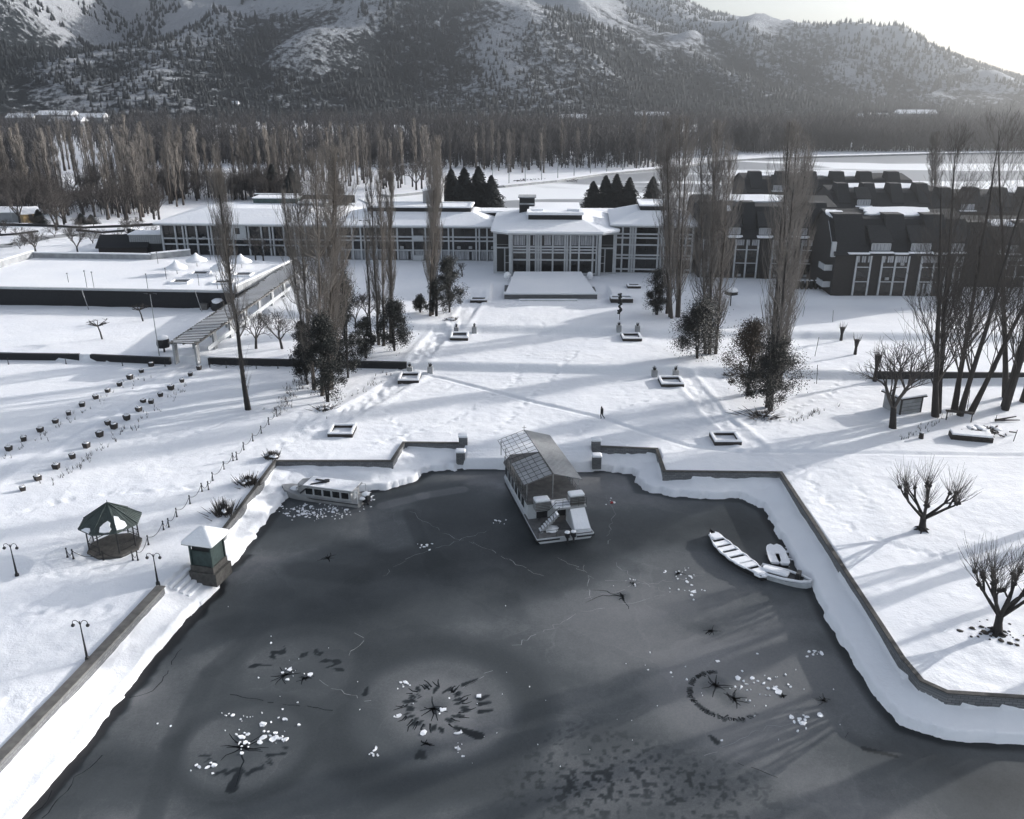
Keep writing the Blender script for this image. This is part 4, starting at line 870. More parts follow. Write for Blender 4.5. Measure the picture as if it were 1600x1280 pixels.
for i in range(n):
    y = Lp * i / (n - 1); z = 3.055 + rise * y / Lp
    x0 = -wv + rn.uniform(0, .8); m.box(x0, wv - rn.uniform(0, .6), y - .09, y + .12, z, z + .05)
m.build('slat_snow', 'snow', rf)['kind'] = 'stuff'
for i in range(9):
    y = .6 + (Lp - 1.5) * i / 8; z = 2.6 + rise * y / Lp
    for s in (-1, 1): MB().box(s * 1.75 - .15, s * 1.75 + .15, y - .55, y + .55, -.6, z).build('pier', 'concrete', t)
m = MB(); m.add([(1.85, 4, .5), (1.95, 4, .5), (1.95, Lp, 2.1), (1.85, Lp, 2.1), (1.85, 4, 1.2), (1.95, 4, 1.2), (1.95, Lp, 2.8), (1.85, Lp, 2.8)], [(4, 5, 6, 7), (0, 1, 5, 4), (1, 2, 6, 5), (2, 3, 7, 6), (3, 0, 4, 7)]); m.build('railing', 'white_paint', t)
x, y = G(257, 550, 1); t = thing('notice_barrel', 'dark barrel shaped stall with a snow cap beside the pergola', 'stall', (x, y, 1)); m = MB(); m.lathe([(.15, -.2), (.15, .7), (.9, .8), (1.05, 1.4), (.95, 2.2)], 10); m.build('body', 'metal_dark', t); m = MB(); m.lathe([(1.0, 2.203), (.9, 2.5), (.3, 2.75), (.02, 2.8)], 10); m.build('snow_cap', 'snow', t, True)
x, y = G(342, 484, 1); t = thing('garden_dome', 'small dark dome with a snow cap at the corner of the walled terrace', 'dome', (x, y, 1)); m = MB(); m.blob((0, 0, .6), 1.6, 1.4, 4); m.build('dome', 'metal_dark', t, True); m = MB(); m.blob((0, 0, 1.5), 1.2, .7, 6); m.build('snow_cap', 'snow', t, True); MB().box(-3.4, -2.0, -.5, .5, -.3, 1.2).build('box', 'wood_grey', t)

# ------------------------------------------------------------ gazebo
x, y = G(180, 855, 0); t = thing('gazebo', 'octagonal garden gazebo with a dark green roof and patches of snow', 'gazebo', (x, y, 0), R(12)); t.scale = (.87, .87, .98)
n = 8; oc = lambda r, z, k: (r * math.cos(2 * math.pi * (k + .5) / n), r * math.sin(2 * math.pi * (k + .5) / n), z)
m = MB(); m.lathe([(2.85, -.3), (2.85, .22)], 8); fl = m.build('floor', 'stone_base', t); fl.rotation_euler = (0, 0, math.pi / 8)
for k in range(n):
    p = oc(2.55, 0, k); MB().tube([(p[0], p[1], .4), (p[0], p[1], 2.95)], .085, 6).build('post', 'metal_dark', t)
m = MB()
for k in range(n):
    if k == 5: continue
    a, b = oc(2.55, 0, k), oc(2.55, 0, k + 1)
    for z in (.6, 1.2): m.tube([(a[0], a[1], z), (b[0], b[1], z)], .035, 4)
    for j in range(1, 8): q = j / 8; m.tube([(a[0] + (b[0] - a[0]) * q, a[1] + (b[1] - a[1]) * q, .6), (a[0] + (b[0] - a[0]) * q, a[1] + (b[1] - a[1]) * q, 1.2)], .018, 3)
m.build('railing', 'metal_dark', t)
m = MB(); vs = [oc(3.25, 2.9, k) for k in range(n)] + [(0, 0, 4.85)] + [oc(3.25, 2.78, k) for k in range(n)]
m.add(vs, [(k, (k + 1) % n, n) for k in range(n)] + [(n + 1 + k, n + 1 + (k + 1) % n, (k + 1) % n, k) for k in range(n)] + [tuple(n + 1 + k for k in range(n))[::-1]])
for k in range(n): a = oc(3.25, 2.93, k); m.tube([a, (0, 0, 4.9)], .05, 4)
for k in range(n):
    a, b = oc(3.25, 2.92, k), oc(3.25, 2.92, k + 1)
    for j in range(1, 6): q = j / 6; s = 1 - 2 * abs(q - .5); p = Vector(a).lerp(Vector(b), q); m.tube([p, p.lerp(Vector((0, 0, 4.87)), .15 + .8 * s)], .018, 3)
rf = m.build('roof', 'green_roof', t); MB().tube([(0, 0, 4.8), (0, 0, 5.15)], [.06, .02], 6).build('finial', 'metal_dark', rf)
rn = random.Random(8)
def roofpatch(k, cs):
    m = MB()
    a, b, c = Vector(oc(3.25, 2.9, k)), Vector(oc(3.25, 2.9, k + 1)), Vector((0, 0, 4.85)); nrm = (b - a).cross(c - a).normalized()
    pts = [a * (1 - s - h) + b * s + c * h for s, h in cs]; vs = [p + nrm * .02 for p in pts] + [p + nrm * .14 for p in pts]; q = len(pts)
    m.add(vs, [tuple(range(q, 2 * q))] + [(i, (i + 1) % q, q + (i + 1) % q, q + i) for i in range(q)]); m.build('snow_patch', 'snow', rf)
roofpatch(5, [(.28, .05), (.5, .02), (.68, .03), (.72, .12), (.6, .2), (.55, .32), (.42, .38), (.3, .3), (.22, .2)]); roofpatch(6, [(.02, .06), (.3, .02), (.5, .06), (.46, .2), (.3, .3), (.25, .42), (.08, .5), (.03, .3)])
roofpatch(4, [(.3, 0), (.8, 0), (.75, .08), (.6, .14), (.4, .1)])

# ------------------------------------------------------------ kiosk
x, y = G(322, 886, 0); t = thing('kiosk', 'small square green kiosk with a thick pyramid of snow on its roof', 'kiosk', (x + .25, y + .2, 0), R(-14)); t.scale = (.8, .8, .84)
m = MB(); m.box(-1.6, 1.8, -1.65, 1.6, -1.5, .0); m.build('plinth', 'stone_base', t); MB().box(-1.45, 1.45, -1.45, 1.45, .003, .7).build('base', 'stone_base', t)
m = MB()
for sx in (-1.3, 1.3):
    for sy in (-1.3, 1.3): m.box(sx - .1, sx + .1, sy - .1, sy + .1, .7, 3.35)
for s in (-1.3, 1.3): m.box(-1.2, 1.2, s - .08, s + .08, 3.05, 3.35); m.box(s - .08, s + .08, -1.2, 1.2, 3.05, 3.35)
m.build('frame', 'green_wall', t)
m = MB(); m.box(-1.2, 1.2, -1.27, -1.2, .7, 2.5).box(-1.2, 1.2, 1.2, 1.27, .7, 3.05).box(-1.27, -1.2, -1.2, 1.2, .7, 2.5).box(1.2, 1.27, -1.2, 1.2, .7, 3.05); m.build('panel', 'green_wall', t)
MB().box(-1.15, 1.15, -1.15, 1.15, .7, 2.9).build('interior', 'metal_dark', t)
m = MB(); m.box(-1.9, 1.9, -1.9, 1.9, 3.353, 3.45); rf = m.build('roof', 'green_wall', t)
m = MB(); m.add([(-1.95, -1.95, 3.453), (1.95, -1.95, 3.453), (1.95, 1.95, 3.453), (-1.95, 1.95, 3.453), (-2, -2, 3.75), (2, -2, 3.75), (2, 2, 3.75), (-2, 2, 3.75), (0, 0, 5.0)], [(0, 1, 5, 4), (1, 2, 6, 5), (2, 3, 7, 6), (3, 0, 4, 7), (4, 5, 8), (5, 6, 8), (6, 7, 8), (7, 4, 8)])
o = m.build('roof_snow_cap', 'snow', rf); bv = o.modifiers.new('b', 'BEVEL'); bv.width = .18; bv.segments = 3
# snowed-over steps beside it
x, y = G(305, 915, -1); t = thing('water_steps', 'snow buried steps going down to the ice beside the kiosk', 'steps', (x, y, -1), R(-14)); m = MB()
for k in range(6): m.box(-1.8 + k * .55, -1.8 + k * .55 + .5, -1.5, 1.6, -1.3, .75 - k * .27)
o = m.build('step_blocks', 'snow', t); bv = o.modifiers.new('b', 'BEVEL'); bv.width = .12; bv.segments = 2

# ------------------------------------------------------------ lamps, chain posts, tubs
def twin_lamp(u, v, vt, lab):
    x, y = G(u, v, 0); h = ztop(x, y, vt); t = thing('lamp_post', lab, 'lamp', (x, y, 0), 0, 'twin armed lamp posts on the lawn')
    m = MB(); m.lathe([(.2, -.1), (.18, .25), (.1, .4), (.075, 1.2), (.05, h * .7), (.04, h)], 8); m.build('pole', 'metal_dark', t)
    for s in (-1, 1):
        m = MB(); pts = [(0, 0, h - .35), (s * .12, 0, h - .05), (s * .3, 0, h + .1), (s * .5, 0, h + .05), (s * .58, 0, h - .12), (s * .56, 0, h - .22)]; m.tube(pts, .028, 5)
        ar = m.build('arm', 'metal_dark', t); m = MB(); m.lathe([(.05, h - .2), (.15, h - .32), (.13, h - .42), (.03, h - .5)], 8, (s * .56, 0)); m.build('lamp_shade', 'metal_dark', ar)
twin_lamp(27, 901, 851, 'black twin armed lamp post left of the gazebo'); twin_lamp(247, 914, 866, 'black twin armed lamp post at the top of the left pond wall'); twin_lamp(137, 1032, 971, 'nearest black twin armed lamp post beside the left pond wall')
bol = [(a / 3.2, 560 + b / 3.2) for a, b in [(1385, 290), (1345, 332), (1307, 375), (1265, 413), (1220, 458), (1185, 507), (1166, 512), (1121, 556), (1065, 611), (1043, 657), (1011, 666), (951, 728), (885, 793), (845, 845), (819, 858), (743, 932), (690, 1010), (665, 1010), (518, 1010), (368, 1003), (338, 995)]]
BOLN = [0]
def bollard(u, v, lab, grp):
    BOLN[0] += 1
    x, y, z = GT(u, v); t = thing('chain_post', lab, 'post', (x, y, z), 0, grp); m = MB(); m.lathe([(.14, -.1), (.10, .05), (.06, .2), (.05, .85), (.085, .92), (.06, 1.02), (.01, 1.06)], 7); o = m.build('post', 'metal_dark', t); return (x, y, z)
bp_ = [bollard(u, v, ordw(i + 1) + ' dark chain post counted from the pond corner down to the gazebo', 'chain posts by the gazebo lawn') for i, (u, v) in enumerate(bol)]
def chain(pts, lab):
    o = pts[0]; m = MB()
    for a, b in zip(pts[:-1], pts[1:]):
        d = math.hypot(a[0] - b[0], a[1] - b[1])
        if d > 5.5: continue
        P = [(a[0] + (b[0] - a[0]) * s - o[0], a[1] + (b[1] - a[1]) * s - o[1], a[2] + .85 - .55 * 4 * s * (1 - s) + (b[2] - a[2]) * s - o[2]) for s in np.linspace(0, 1, 9)]; m.tube(P, .028, 4)
    c = m.build('chain', 'metal_dark'); c.location = o; tag(c, lab, 'chain')
chain(bp_, 'sagging chain hung between the posts beside the gazebo lawn')
b2 = [bollard(a / 3.2, 560 + b / 3.2, ordw(i + 1) + ' chain post from the pergola, below the long retaining wall', 'chain posts below the retaining wall') for i, (a, b) in enumerate( [(1050, 48), (1132, 48), (1200, 50), (1282, 52), (1390, 50), (1478, 52)])]
chain(b2, 'sagging chain strung below the long retaining wall')
for i, (a, b) in enumerate([(43, 30), (331, 28), (613, 38), (826, 40)]): bollard(a / 3.2, 560 + b / 3.2, ordw(i + 1) + ' lone post from the left at the foot of the retaining wall', 'posts at the foot of the far wall')
tubs_l = [(757, 936), (708, 968), (651, 999), (599, 1033), (540, 1066), (480, 1100), (413, 1138), (345, 1180), (279, 1220), (203, 1262)]
tubs_r = [(996, 951), (953, 984), (910, 1015), (856, 1052), (803, 1087), (757, 1122), (717, 1119), (695, 1161), (635, 1202), (540, 1227), (571, 1245), (500, 1285)]
TL = [(a / 3.2, 280 + b / 3.2) for a, b in tubs_l] + [(121 / 3.2, 560 + 412 / 3.2), (46 / 3.2, 560 + 460 / 3.2)]
TR = [(a / 3.2, 280 + b / 3.2) for a, b in tubs_r] + [(a / 3.2, 560 + b / 3.2) for a, b in [(434, 445), (363, 499), (283, 552), (191, 610), (115, 662)]]
proto = None
for i, (u, v) in enumerate(TL + TR):
    x, y = G(u, v, 0); lab = ordw(i + 1) + ' snow capped dark tub from the pergola, in the far row along the lane' if i < len(TL) else ordw(i + 1 - len(TL)) + ' snow capped dark tub from the pergola, in the near row along the lane'; grp = 'tubs of the far row' if i < len(TL) else 'tubs of the near row'
    if proto is None:
        proto = thing('plant_tub', lab, 'tub', (x, y, 0), 0, grp)
        m = MB(); m.add([(-.28, -.28, -.2), (.28, -.28, -.2), (.28, .28, -.2), (-.28, .28, -.2), (-.38, -.38, .62), (.38, -.38, .62), (.38, .38, .62), (-.38, .38, .62)], [(0, 3, 2, 1), (4, 5, 6, 7), (0, 1, 5, 4), (1, 2, 6, 5), (2, 3, 7, 6), (3, 0, 4, 7)]); m.build('tub', 'wood_dark', proto)
        m = MB(); m.blob((0, 0, .60), .34, .12, 3); m.build('snow_cap', 'snow', proto, True)
        m = MB(); rn = random.Random(4)
        for _ in range(7): a = rn.uniform(0, 6.28); m.tube([(0, 0, .5), (.3 * math.cos(a), .3 * math.sin(a), rn.uniform(.8, 1.05))], [.03, .01], 3)
        m.build('dead_stalks', 'dark_bark', proto)
    else: dup(proto, (x, y, 0), random.Random(i).uniform(0, 6.28), random.Random(i).uniform(.75, 1.0), lab, grp)

# ------------------------------------------------------------ shed, tables, odds and ends on the right
x, y = G(1430, 645, 0); t = thing('garden_shed', 'small pale garden shed with a snow covered roof under the poplars', 'shed', (x, y, 0), R(20))
m = MB(); m.box(-2.6, .9, 0, 3.2, -.3, 2.2); m.build('wall', 'concrete', t)
m = MB(); m.box(-2.7, -2.5, -.06, .1, -.2, 2.25).box(.75, .95, -.06, .1, -.2, 2.25); 
for z in (.5, 1.0, 1.5): m.box(-2.5, .75, -.02, .0, z, z + .03)
m.build('corner_trim', 'wood_dark', t); m = MB(); m.box(-3.0, 1.3, -.35, 3.5, 2.203, 2.35); rf = m.build('roof', 'wood_dark', t); m = MB(); m.box(-2.95, 1.25, -.3, 3.45, 2.353, 2.6); o = m.build('roof_cover', 'snow', rf); bv = o.modifiers.new('b', 'BEVEL'); bv.width = .1; bv.segments = 2
def crate(u, v, w, d, h, rz, lab, mat='wood_dark', nm='wooden_pallet'):
    x, y, z = GT(u, v); t = thing(nm, lab, 'pallet', (x, y, z), R(rz)); m = MB()
    for k in range(3): m.box(-w, w, -d, d, -.1 + k * h / 3, -.1 + k * h / 3 + h / 3 - .08)
    for sx in (-w, 0, w): m.box(sx - .08, sx + .08, -d - .01, d + .01, -.1, h - .1)
    m.build('planks', mat, t); m = MB(); m.box(-w - .03, w + .03, -d - .03, d + .03, h - .05, h + .18); o = m.build('snow_top', 'snow', t); bv = o.modifiers.new('b', 'BEVEL'); bv.width = .08; bv.segments = 2
crate(1516, 686, 2.3, .8, .7, -14, 'long dark stack of planks with snow on top, right foreground'); 
x, y, z = GT(1540, 678); t = thing('brush_pile', 'dark tangled pile of branches dusted with snow behind the planks', 'brush pile', (x, y, z)); m = MB(); s = MB(); rn = random.Random(12)
for _ in range(70): a = Vector((rn.gauss(0, 1.0), rn.gauss(0, .7), rn.uniform(0, .6))); b = a + Vector((rn.uniform(-1, 1), rn.uniform(-.7, .7), rn.uniform(-.2, .3))); m.tube([a, b], rn.uniform(.04, .1), 4)
for _ in range(9): s.blob((rn.gauss(0, 1.0), rn.gauss(0, .7) + .3, rn.uniform(.5, .75)), rn.uniform(.3, .6), .14, rn.randint(0, 99))
m.build('branches', 'dark_bark', t)['kind'] = 'stuff'; s.build('snow', 'snow', t, True)['kind'] = 'stuff'
x, y, z = GT(1517, 660); t = thing('garden_table', 'dark plank table top on one leg beside the shed', 'table', (x, y, z), R(-14)); MB().box(-3.2, .1, -.35, .35, 1.25, 1.38).build('table_top', 'wood_dark', t); MB().tube([(0, 0, -.1), (0, 0, 1.25)], .07, 6).build('leg', 'wood_dark', t); MB().tube([(-3, 0, -.1), (-3, 0, 1.25)], .07, 6).build('leg', 'wood_dark', t)
x, y, z = GT(1570, 658); t = thing('fallen_log', 'forked fallen log lying on the snow at the right edge', 'log', (x, y, z), R(8)); m = MB(); m.tube([(-1.4, 0, .2), (1.9, .5, .35)], [.15, .08], 6).tube([(-1.3, 0, .2), (1.8, -.4, .2)], [.14, .06], 6); m.build('log', 'dark_bark', t); MB().tube([(-1.4, 0, -.2), (-1.3, 0, .9)], .05, 5).build('stake', 'dark_bark', t)
x, y, z = GT(1439, 685); t = thing('tree_stump', 'short dark stump standing alone in the snow above the pollards', 'stump', (x, y, z)); m = MB(); m.lathe([(.32, -.1), (.28, .3), (.27, .75)], 8); m.build('wood', 'dark_bark', t); MB().blob((0, 0, .76), .26, .1, 2).build('snow_cap', 'snow', t)
for i, (u, v, vt) in enumerate([(1583, 690, 672), (1276, 600, 570), (1273, 557, 527), (1301, 503, 485), (1511, 642, 610), (1437, 600, 588), (1254, 495, 478)]):
    x, y, z = GT(u, v); h = ztop(x, y, vt) - z; t = thing('garden_stake', 'thin stake standing in the snow, %s' % ['at the right edge near the planks', 'right of the rust leaved bush', 'halfway up the right slope', 'in front of the brick wing', 'between two big right hand trunks', 'behind the shed', 'at the corner of the brick wing'][i], 'stake', (x, y, z), 0, 'thin stakes on the right slope'); MB().tube([(0, 0, -.2), (random.Random(i).uniform(-.3, .3), 0, h)], .045, 5).build('stake', 'wood_dark', t)
x, y, z = GT(968, 500); h = 3.6; t = thing('dark_sapling', 'thin dark clipped sapling at the top of the right garden steps', 'sapling', (x, y, z)); MB().tube([(0, 0, 0), (0, 0, 1.6)], .06, 5).build('trunk', 'dark_bark', t); m = MB(); rn = random.Random(1)
for k in range(26): m.blob((rn.uniform(-.25, .25), rn.uniform(-.25, .25), 1.2 + k * .14), rn.uniform(.15, .32), .2, k)
m.build('crown', 'leaf_dark', t)
# people waiting by the brick wing read as a dark row of shrubs in tubs
for i in range(7):
    x, y, z = GT(1246 + i * 7, 452); t = thing('clipped_shrub', ['leftmost', 'second', 'third', 'middle', 'fifth', 'sixth', 'rightmost'][i] + ' dark clipped shrub in the row below the brick wing windows', 'shrub', (x, y, z), 0, 'row of clipped shrubs'); m = MB(); m.blob((0, 0, .9), .5, .95, i, 8, 6, .25); m.build('crown', 'leaf_dark', t); MB().blob((0, 0, 1.75), .3, .12, i).build('snow_cap', 'snow', t)
# person walking
def person():
    x, y = G(940.5, 653.7, 0); t = thing('person', 'person in a dark coat and trousers walking along the trodden path', 'person', (x, y, -.08), R(100))
    def skin(name, V, E, Rr, mat):
        me = bpy.data.meshes.new(name); me.from_pydata(V, E, []); o = bpy.data.objects.new(name, me); C.objects.link(o); o.parent = t
        sk = o.modifiers.new('skin', 'SKIN'); sk.use_smooth_shade = True
        for d, r in zip(me.skin_vertices[0].data if me.skin_vertices else [], Rr): d.radius = (r, r)
        ss = o.modifiers.new('ss', 'SUBSURF'); ss.levels = 1; ss.render_levels = 1; me.materials.append(M(mat)); return o
    me = bpy.data.meshes.new('body')
    V = [(0, 0, .95), (0, .02, 1.15), (0, .04, 1.38), (0, .06, 1.50), (0, .09, 1.58), (0, .10, 1.68),
         (.09, 0, .90), (.10, .16, .50), (.10, .06, .08), (.10, .19, .04), (-.09, 0, .90), (-.10, -.06, .50), (-.10, -.34, .14), (-.10, -.24, .04),
         (.19, .03, 1.40), (.24, -.10, 1.15), (.22, -.02, .92), (.22, .02, .84), (-.19, .03, 1.40), (-.24, .10, 1.15), (-.22, .26, .98), (-.22, .31, .92)]
    E = [(0, 1), (1, 2), (2, 3), (3, 4), (4, 5), (0, 6), (6, 7), (7, 8), (8, 9), (0, 10), (10, 11), (11, 12), (12, 13), (2, 14), (14, 15), (15, 16), (16, 17), (2, 18), (18, 19), (19, 20), (20, 21)]
    rad = [.15, .15, .17, .07, .095, .085, .10, .07, .05, .045, .10, .07, .05, .045, .075, .055, .045, .04, .075, .055, .045, .04]
    me.from_pydata(V, E, []); o = bpy.data.objects.new('body', me); C.objects.link(o); o.parent = t
    bpy.context.view_layer.objects.active = o; o.modifiers.new('skin', 'SKIN')
    if not me.skin_vertices: print('no skin layer')
    else:
        for d, r in zip(me.skin_vertices[0].data, rad): d.radius = (r, r)
        me.skin_vertices[0].data[0].use_root = True
    ss = o.modifiers.new('ss', 'SUBSURF'); ss.levels = 2; ss.render_levels = 2; me.materials.append(M('cloth_black'))
    m = MB()
    m.lathe([(.16, .80), (.20, .82), (.19, 1.0), (.18, 1.2), (.21, 1.38), (.13, 1.48), (.08, 1.52)], 12, (0, .03)); m.build('coat', 'cloth_black', t, True)
    m = MB(); m.blob((0, .09, 1.68), .105, .08, 1, 10, 6, .03); m.build('cap', 'cloth_black', t, True)
    m = MB(); m.blob((0, .165, 1.62), .05, .075, 2, 8, 6, .02); m.blob((0, .215, 1.61), .015, .02, 3, 6, 4, 0); m.build('face', 'skin', t, True)
person()
# ------------------------------------------------------------ vegetation builders
def sticks(name, segs, mat, parent, n=3):
    """many thin tapered prisms (branches and twigs) in one mesh: rows are x0 y0 z0 x1 y1 z1 r0 r1"""
    s = np.array(segs, float); a = s[:, :3]; b = s[:, 3:6]; d = b - a; L = np.linalg.norm(d, axis=1, keepdims=True) + 1e-9; d = d / L
    ref = np.where(np.abs(d[:, 2:3]) > .9, [[1., 0, 0]], [[0, 0, 1.]]); u = np.cross(d, ref); u /= np.linalg.norm(u, axis=1, keepdims=True) + 1e-9; w = np.cross(d, u)
    V = np.zeros((len(s), 2 * n, 3))
    for k in range(n):
        th = 2 * math.pi * k / n; o = u * math.cos(th) + w * math.sin(th); V[:, k] = a + o * s[:, 6:7]; V[:, n + k] = b + o * s[:, 7:8]
    F = np.array([[k, (k + 1) % n, n + (k + 1) % n, n + k] for k in range(n)])[None] + (np.arange(len(s)) * 2 * n)[:, None, None]
    o = trimesh(name, V.reshape(-1, 3), F.reshape(-1, 4), M(mat)); o.parent = parent; return o
def poplar(seed, h, w, nst=1, nb=150, tw=14, mat='twig_brown', label='', cat='tree', loc=(0, 0, 0), clear=.1, group=None, tr=.32, rt=.024, spread=1.0, lowtuft=0, bark='bark', name='poplar', wood=False, lean=0.0, nbk=.8, fan=1.6):
    rn = random.Random(seed); t = thing(name, label, cat, loc, 0, group); T = []; S = []
    tm = MB()
    for k in range(nst):
        a = rn.uniform(0, 6.28); off = (0 if nst == 1 else w * .22 * rn.uniform(.4, 1)); bx, by = off * math.cos(a), off * math.sin(a)
        hk = h * (1 if k == 0 else rn.uniform(.82, .98)); lx, ly = bx * fan + lean + rn.uniform(-.3, .3), by * fan + rn.uniform(-.5, .5); pts = []; rr = []
        for i in range(9):
            q = i / 8; pts.append((bx + (lx - bx) * q + rn.uniform(-.12, .12) * (i > 0), by + (ly - by) * q + rn.uniform(-.12, .12) * (i > 0), hk * q - .3 * (i == 0))); rr.append(tr / math.sqrt(nst) ** .6 * (1 - q) ** .8 + .03)
        rr[0] *= 1.35; tm.tube(pts, rr, 7); T.append((pts, hk, rr))
    if wood: return t, T, tm
    tm.build('trunk', bark, t, True)
    nb = int(nb * nbk)
    for i in range(nb):
        pts, hk, rr = T[rn.randrange(len(T))]; q = clear + (0.97 - clear) * rn.random() ** .85
        j = min(7, int(q * 8)); f = q * 8 - j; p = Vector(pts[j]).lerp(Vector(pts[j + 1]), f)
        a = rn.uniform(0, 6.28); R0 = w / 2 * spread * (min(1, (1 - q) * 4 + .22)) * (.55 + .45 * min(1, q * 3)) * rn.uniform(.35, 1.05); L = h * rn.uniform(.09, .22) * (1.1 - .6 * q)
        c, s = math.cos(a), math.sin(a); p1 = p + Vector((c * R0 * .6, s * R0 * .6, L * .35)); p2 = p + Vector((c * R0, s * R0, L)); p2.z = min(p2.z, h)
        r = .028 + .05 * (1 - q) * rn.random()
        S.append((*p, *p1, r * 1.2, r)); S.append((*p1, *p2, r, .014))
        for k in range(tw):
            f = rn.uniform(.15, 1); e = p.lerp(p1, f * 2) if f < .5 else p1.lerp(p2, f * 2 - 1)
            l = rn.uniform(.7, 2.3) * (h / 30) * 1.2; an = rn.uniform(0, 6.28); sp = rn.uniform(.05, .38); g = e + Vector((math.cos(an) * l * sp, math.sin(an) * l * sp, l))
            if g.z > h + .5: g.z = h + .5 - rn.random()
            S.append((*e, *g, rt * .75, rt * .3))
    for i in range(lowtuft):
        a = rn.uniform(0, 6.28); z = rn.uniform(.06, .22) * h; l = rn.uniform(1, 3); S.append((0, 0, z, math.cos(a) * l * .4, math.sin(a) * l * .4, z + l, rt, rt * .3))
    sticks('crown', S, mat, t); return t
def grow(S, rn, p, d, L, r, lvl, maxl, ang=.55, up=.15, kids=3, shrink=.72, minr=.012, seg=2, wob=.12):
    q = p
    for i in range(seg):
        d = (d + Vector((rn.gauss(0, wob), rn.gauss(0, wob), rn.gauss(0, wob) + up * .3))).normalized(); e = q + d * (L / seg); r1 = max(minr * .6, r * (1 - .3 * (i + 1) / seg)); S.append((*q, *e, r if i == 0 else r0_, r1)); r0_ = r1; q = e
        if lvl < maxl and i < seg - 1 and rn.random() < .8:
            a = d.orthogonal().normalized(); a.rotate(__import__('mathutils').Quaternion(d, rn.uniform(0, 6.28))); dd = (d + a * math.tan(ang) * rn.uniform(.7, 1.3) + Vector((0, 0, up))).normalized(); grow(S, rn, q, dd, L * shrink * rn.uniform(.7, 1), r1 * .6, lvl + 1, maxl, ang, up, kids, shrink, minr, seg, wob)
    if lvl < maxl:
        for k in range(kids):
            a = d.orthogonal().normalized(); a.rotate(__import__('mathutils').Quaternion(d, 6.28 * k / kids + rn.uniform(-.6, .6))); dd = (d + a * math.tan(ang) * rn.uniform(.5, 1.2) + Vector((0, 0, up))).normalized()
            grow(S, rn, q, dd, L * shrink * rn.uniform(.75, 1.1), r1 * .72, lvl + 1, maxl, ang, up, kids, shrink, minr, seg, wob)
def baretree(seed, h, lvls, label, loc=(0, 0, 0), group=None, mat='twig_dark', bark='dark_bark', ang=.6, trunkh=.25, tr=.2, kids=3, up=.1, name='bare_tree', lean=(0, 0), shrink=.74, minr=.02):
    rn = random.Random(seed); t = thing(name, label, 'tree', loc, 0, group); S = []
    L0 = h * trunkh; d = Vector((lean[0], lean[1], 1)).normalized(); m = MB(); top = d * L0; m.tube([(0, 0, -.3), tuple(top * .5), tuple(top)], [tr * 1.25, tr, tr * .9], 8); tk = m.build('trunk', bark, t, True)
    for k in range(kids + 1):
        a = 6.28 * k / (kids + 1) + rn.uniform(-.3, .3); dd = (d + Vector((math.cos(a), math.sin(a), 0)) * math.tan(ang) * rn.uniform(.7, 1.2)).normalized(); grow(S, rn, top * .95, dd, h * .27, tr * .62, 1, lvls, ang, up, kids, shrink, minr)
    mz = max(s[5] for s in S); sc = (h) / mz if mz > 0 else 1
    o = sticks('crown', S, mat, t, 4); o.scale = (1, 1, 1); return t
def leafy(seed, h, w, label, loc=(0, 0, 0), n=1500, mat='leaf_dark', name='evergreen_tree', low=.12, group=None, leaf=.24, nst=3):
    rn = random.Random(seed); t = thing(name, label, 'tree', loc, 0, group); m = MB(); S = []; cl = []
    for k in range(nst): a = rn.uniform(0, 6.28); r = w * .15; m.tube([(.1 * math.cos(a), .1 * math.sin(a), -.3), (r * .5 * math.cos(a), r * .5 * math.sin(a), h * .4), (r * math.cos(a), r * math.sin(a), h * .85)], [.14, .09, .03], 6)
    m.build('trunk', 'dark_bark', t, True)
    for k in range(int(26 + h * 3)):
        q = rn.random() ** .8; z = h * (low + (1 - low) * q); R0 = w / 2 * (1 - abs(q - .3) ** 1.4 * (1.25 if q > .3 else .7)) * rn.uniform(.25, 1.08); a = rn.uniform(0, 6.28); cl.append((R0 * math.cos(a), R0 * math.sin(a), z, rn.uniform(.35, .95) * w / 4.2)); S.append((0, 0, z * .6, cl[-1][0], cl[-1][1], z, .05, .02))
    V = []; F = []; n = int(n * 2.6)
    for i in range(n):
        c = cl[rn.randrange(len(cl))]; p = Vector((c[0] + rn.gauss(0, c[3] * .55), c[1] + rn.gauss(0, c[3] * .55), max(.1, c[2] + rn.gauss(0, c[3] * .5)))); s = leaf * rn.uniform(.6, 1.5)
        u = Vector((rn.gauss(0, 1), rn.gauss(0, 1), rn.gauss(0, 1))).normalized(); v = u.orthogonal().normalized() * s * .55; u = u * s; b = len(V); V += [p - u * .5 - v * .2, p - v * .5, p + u * .5, p + v * .5]; F.append((b, b + 1, b + 2, b + 3))
    sticks('branches', S, 'dark_bark', t)
    trimesh('crown', np.array([tuple(v) for v in V]), np.array(F), M(mat)).parent = t
    return t
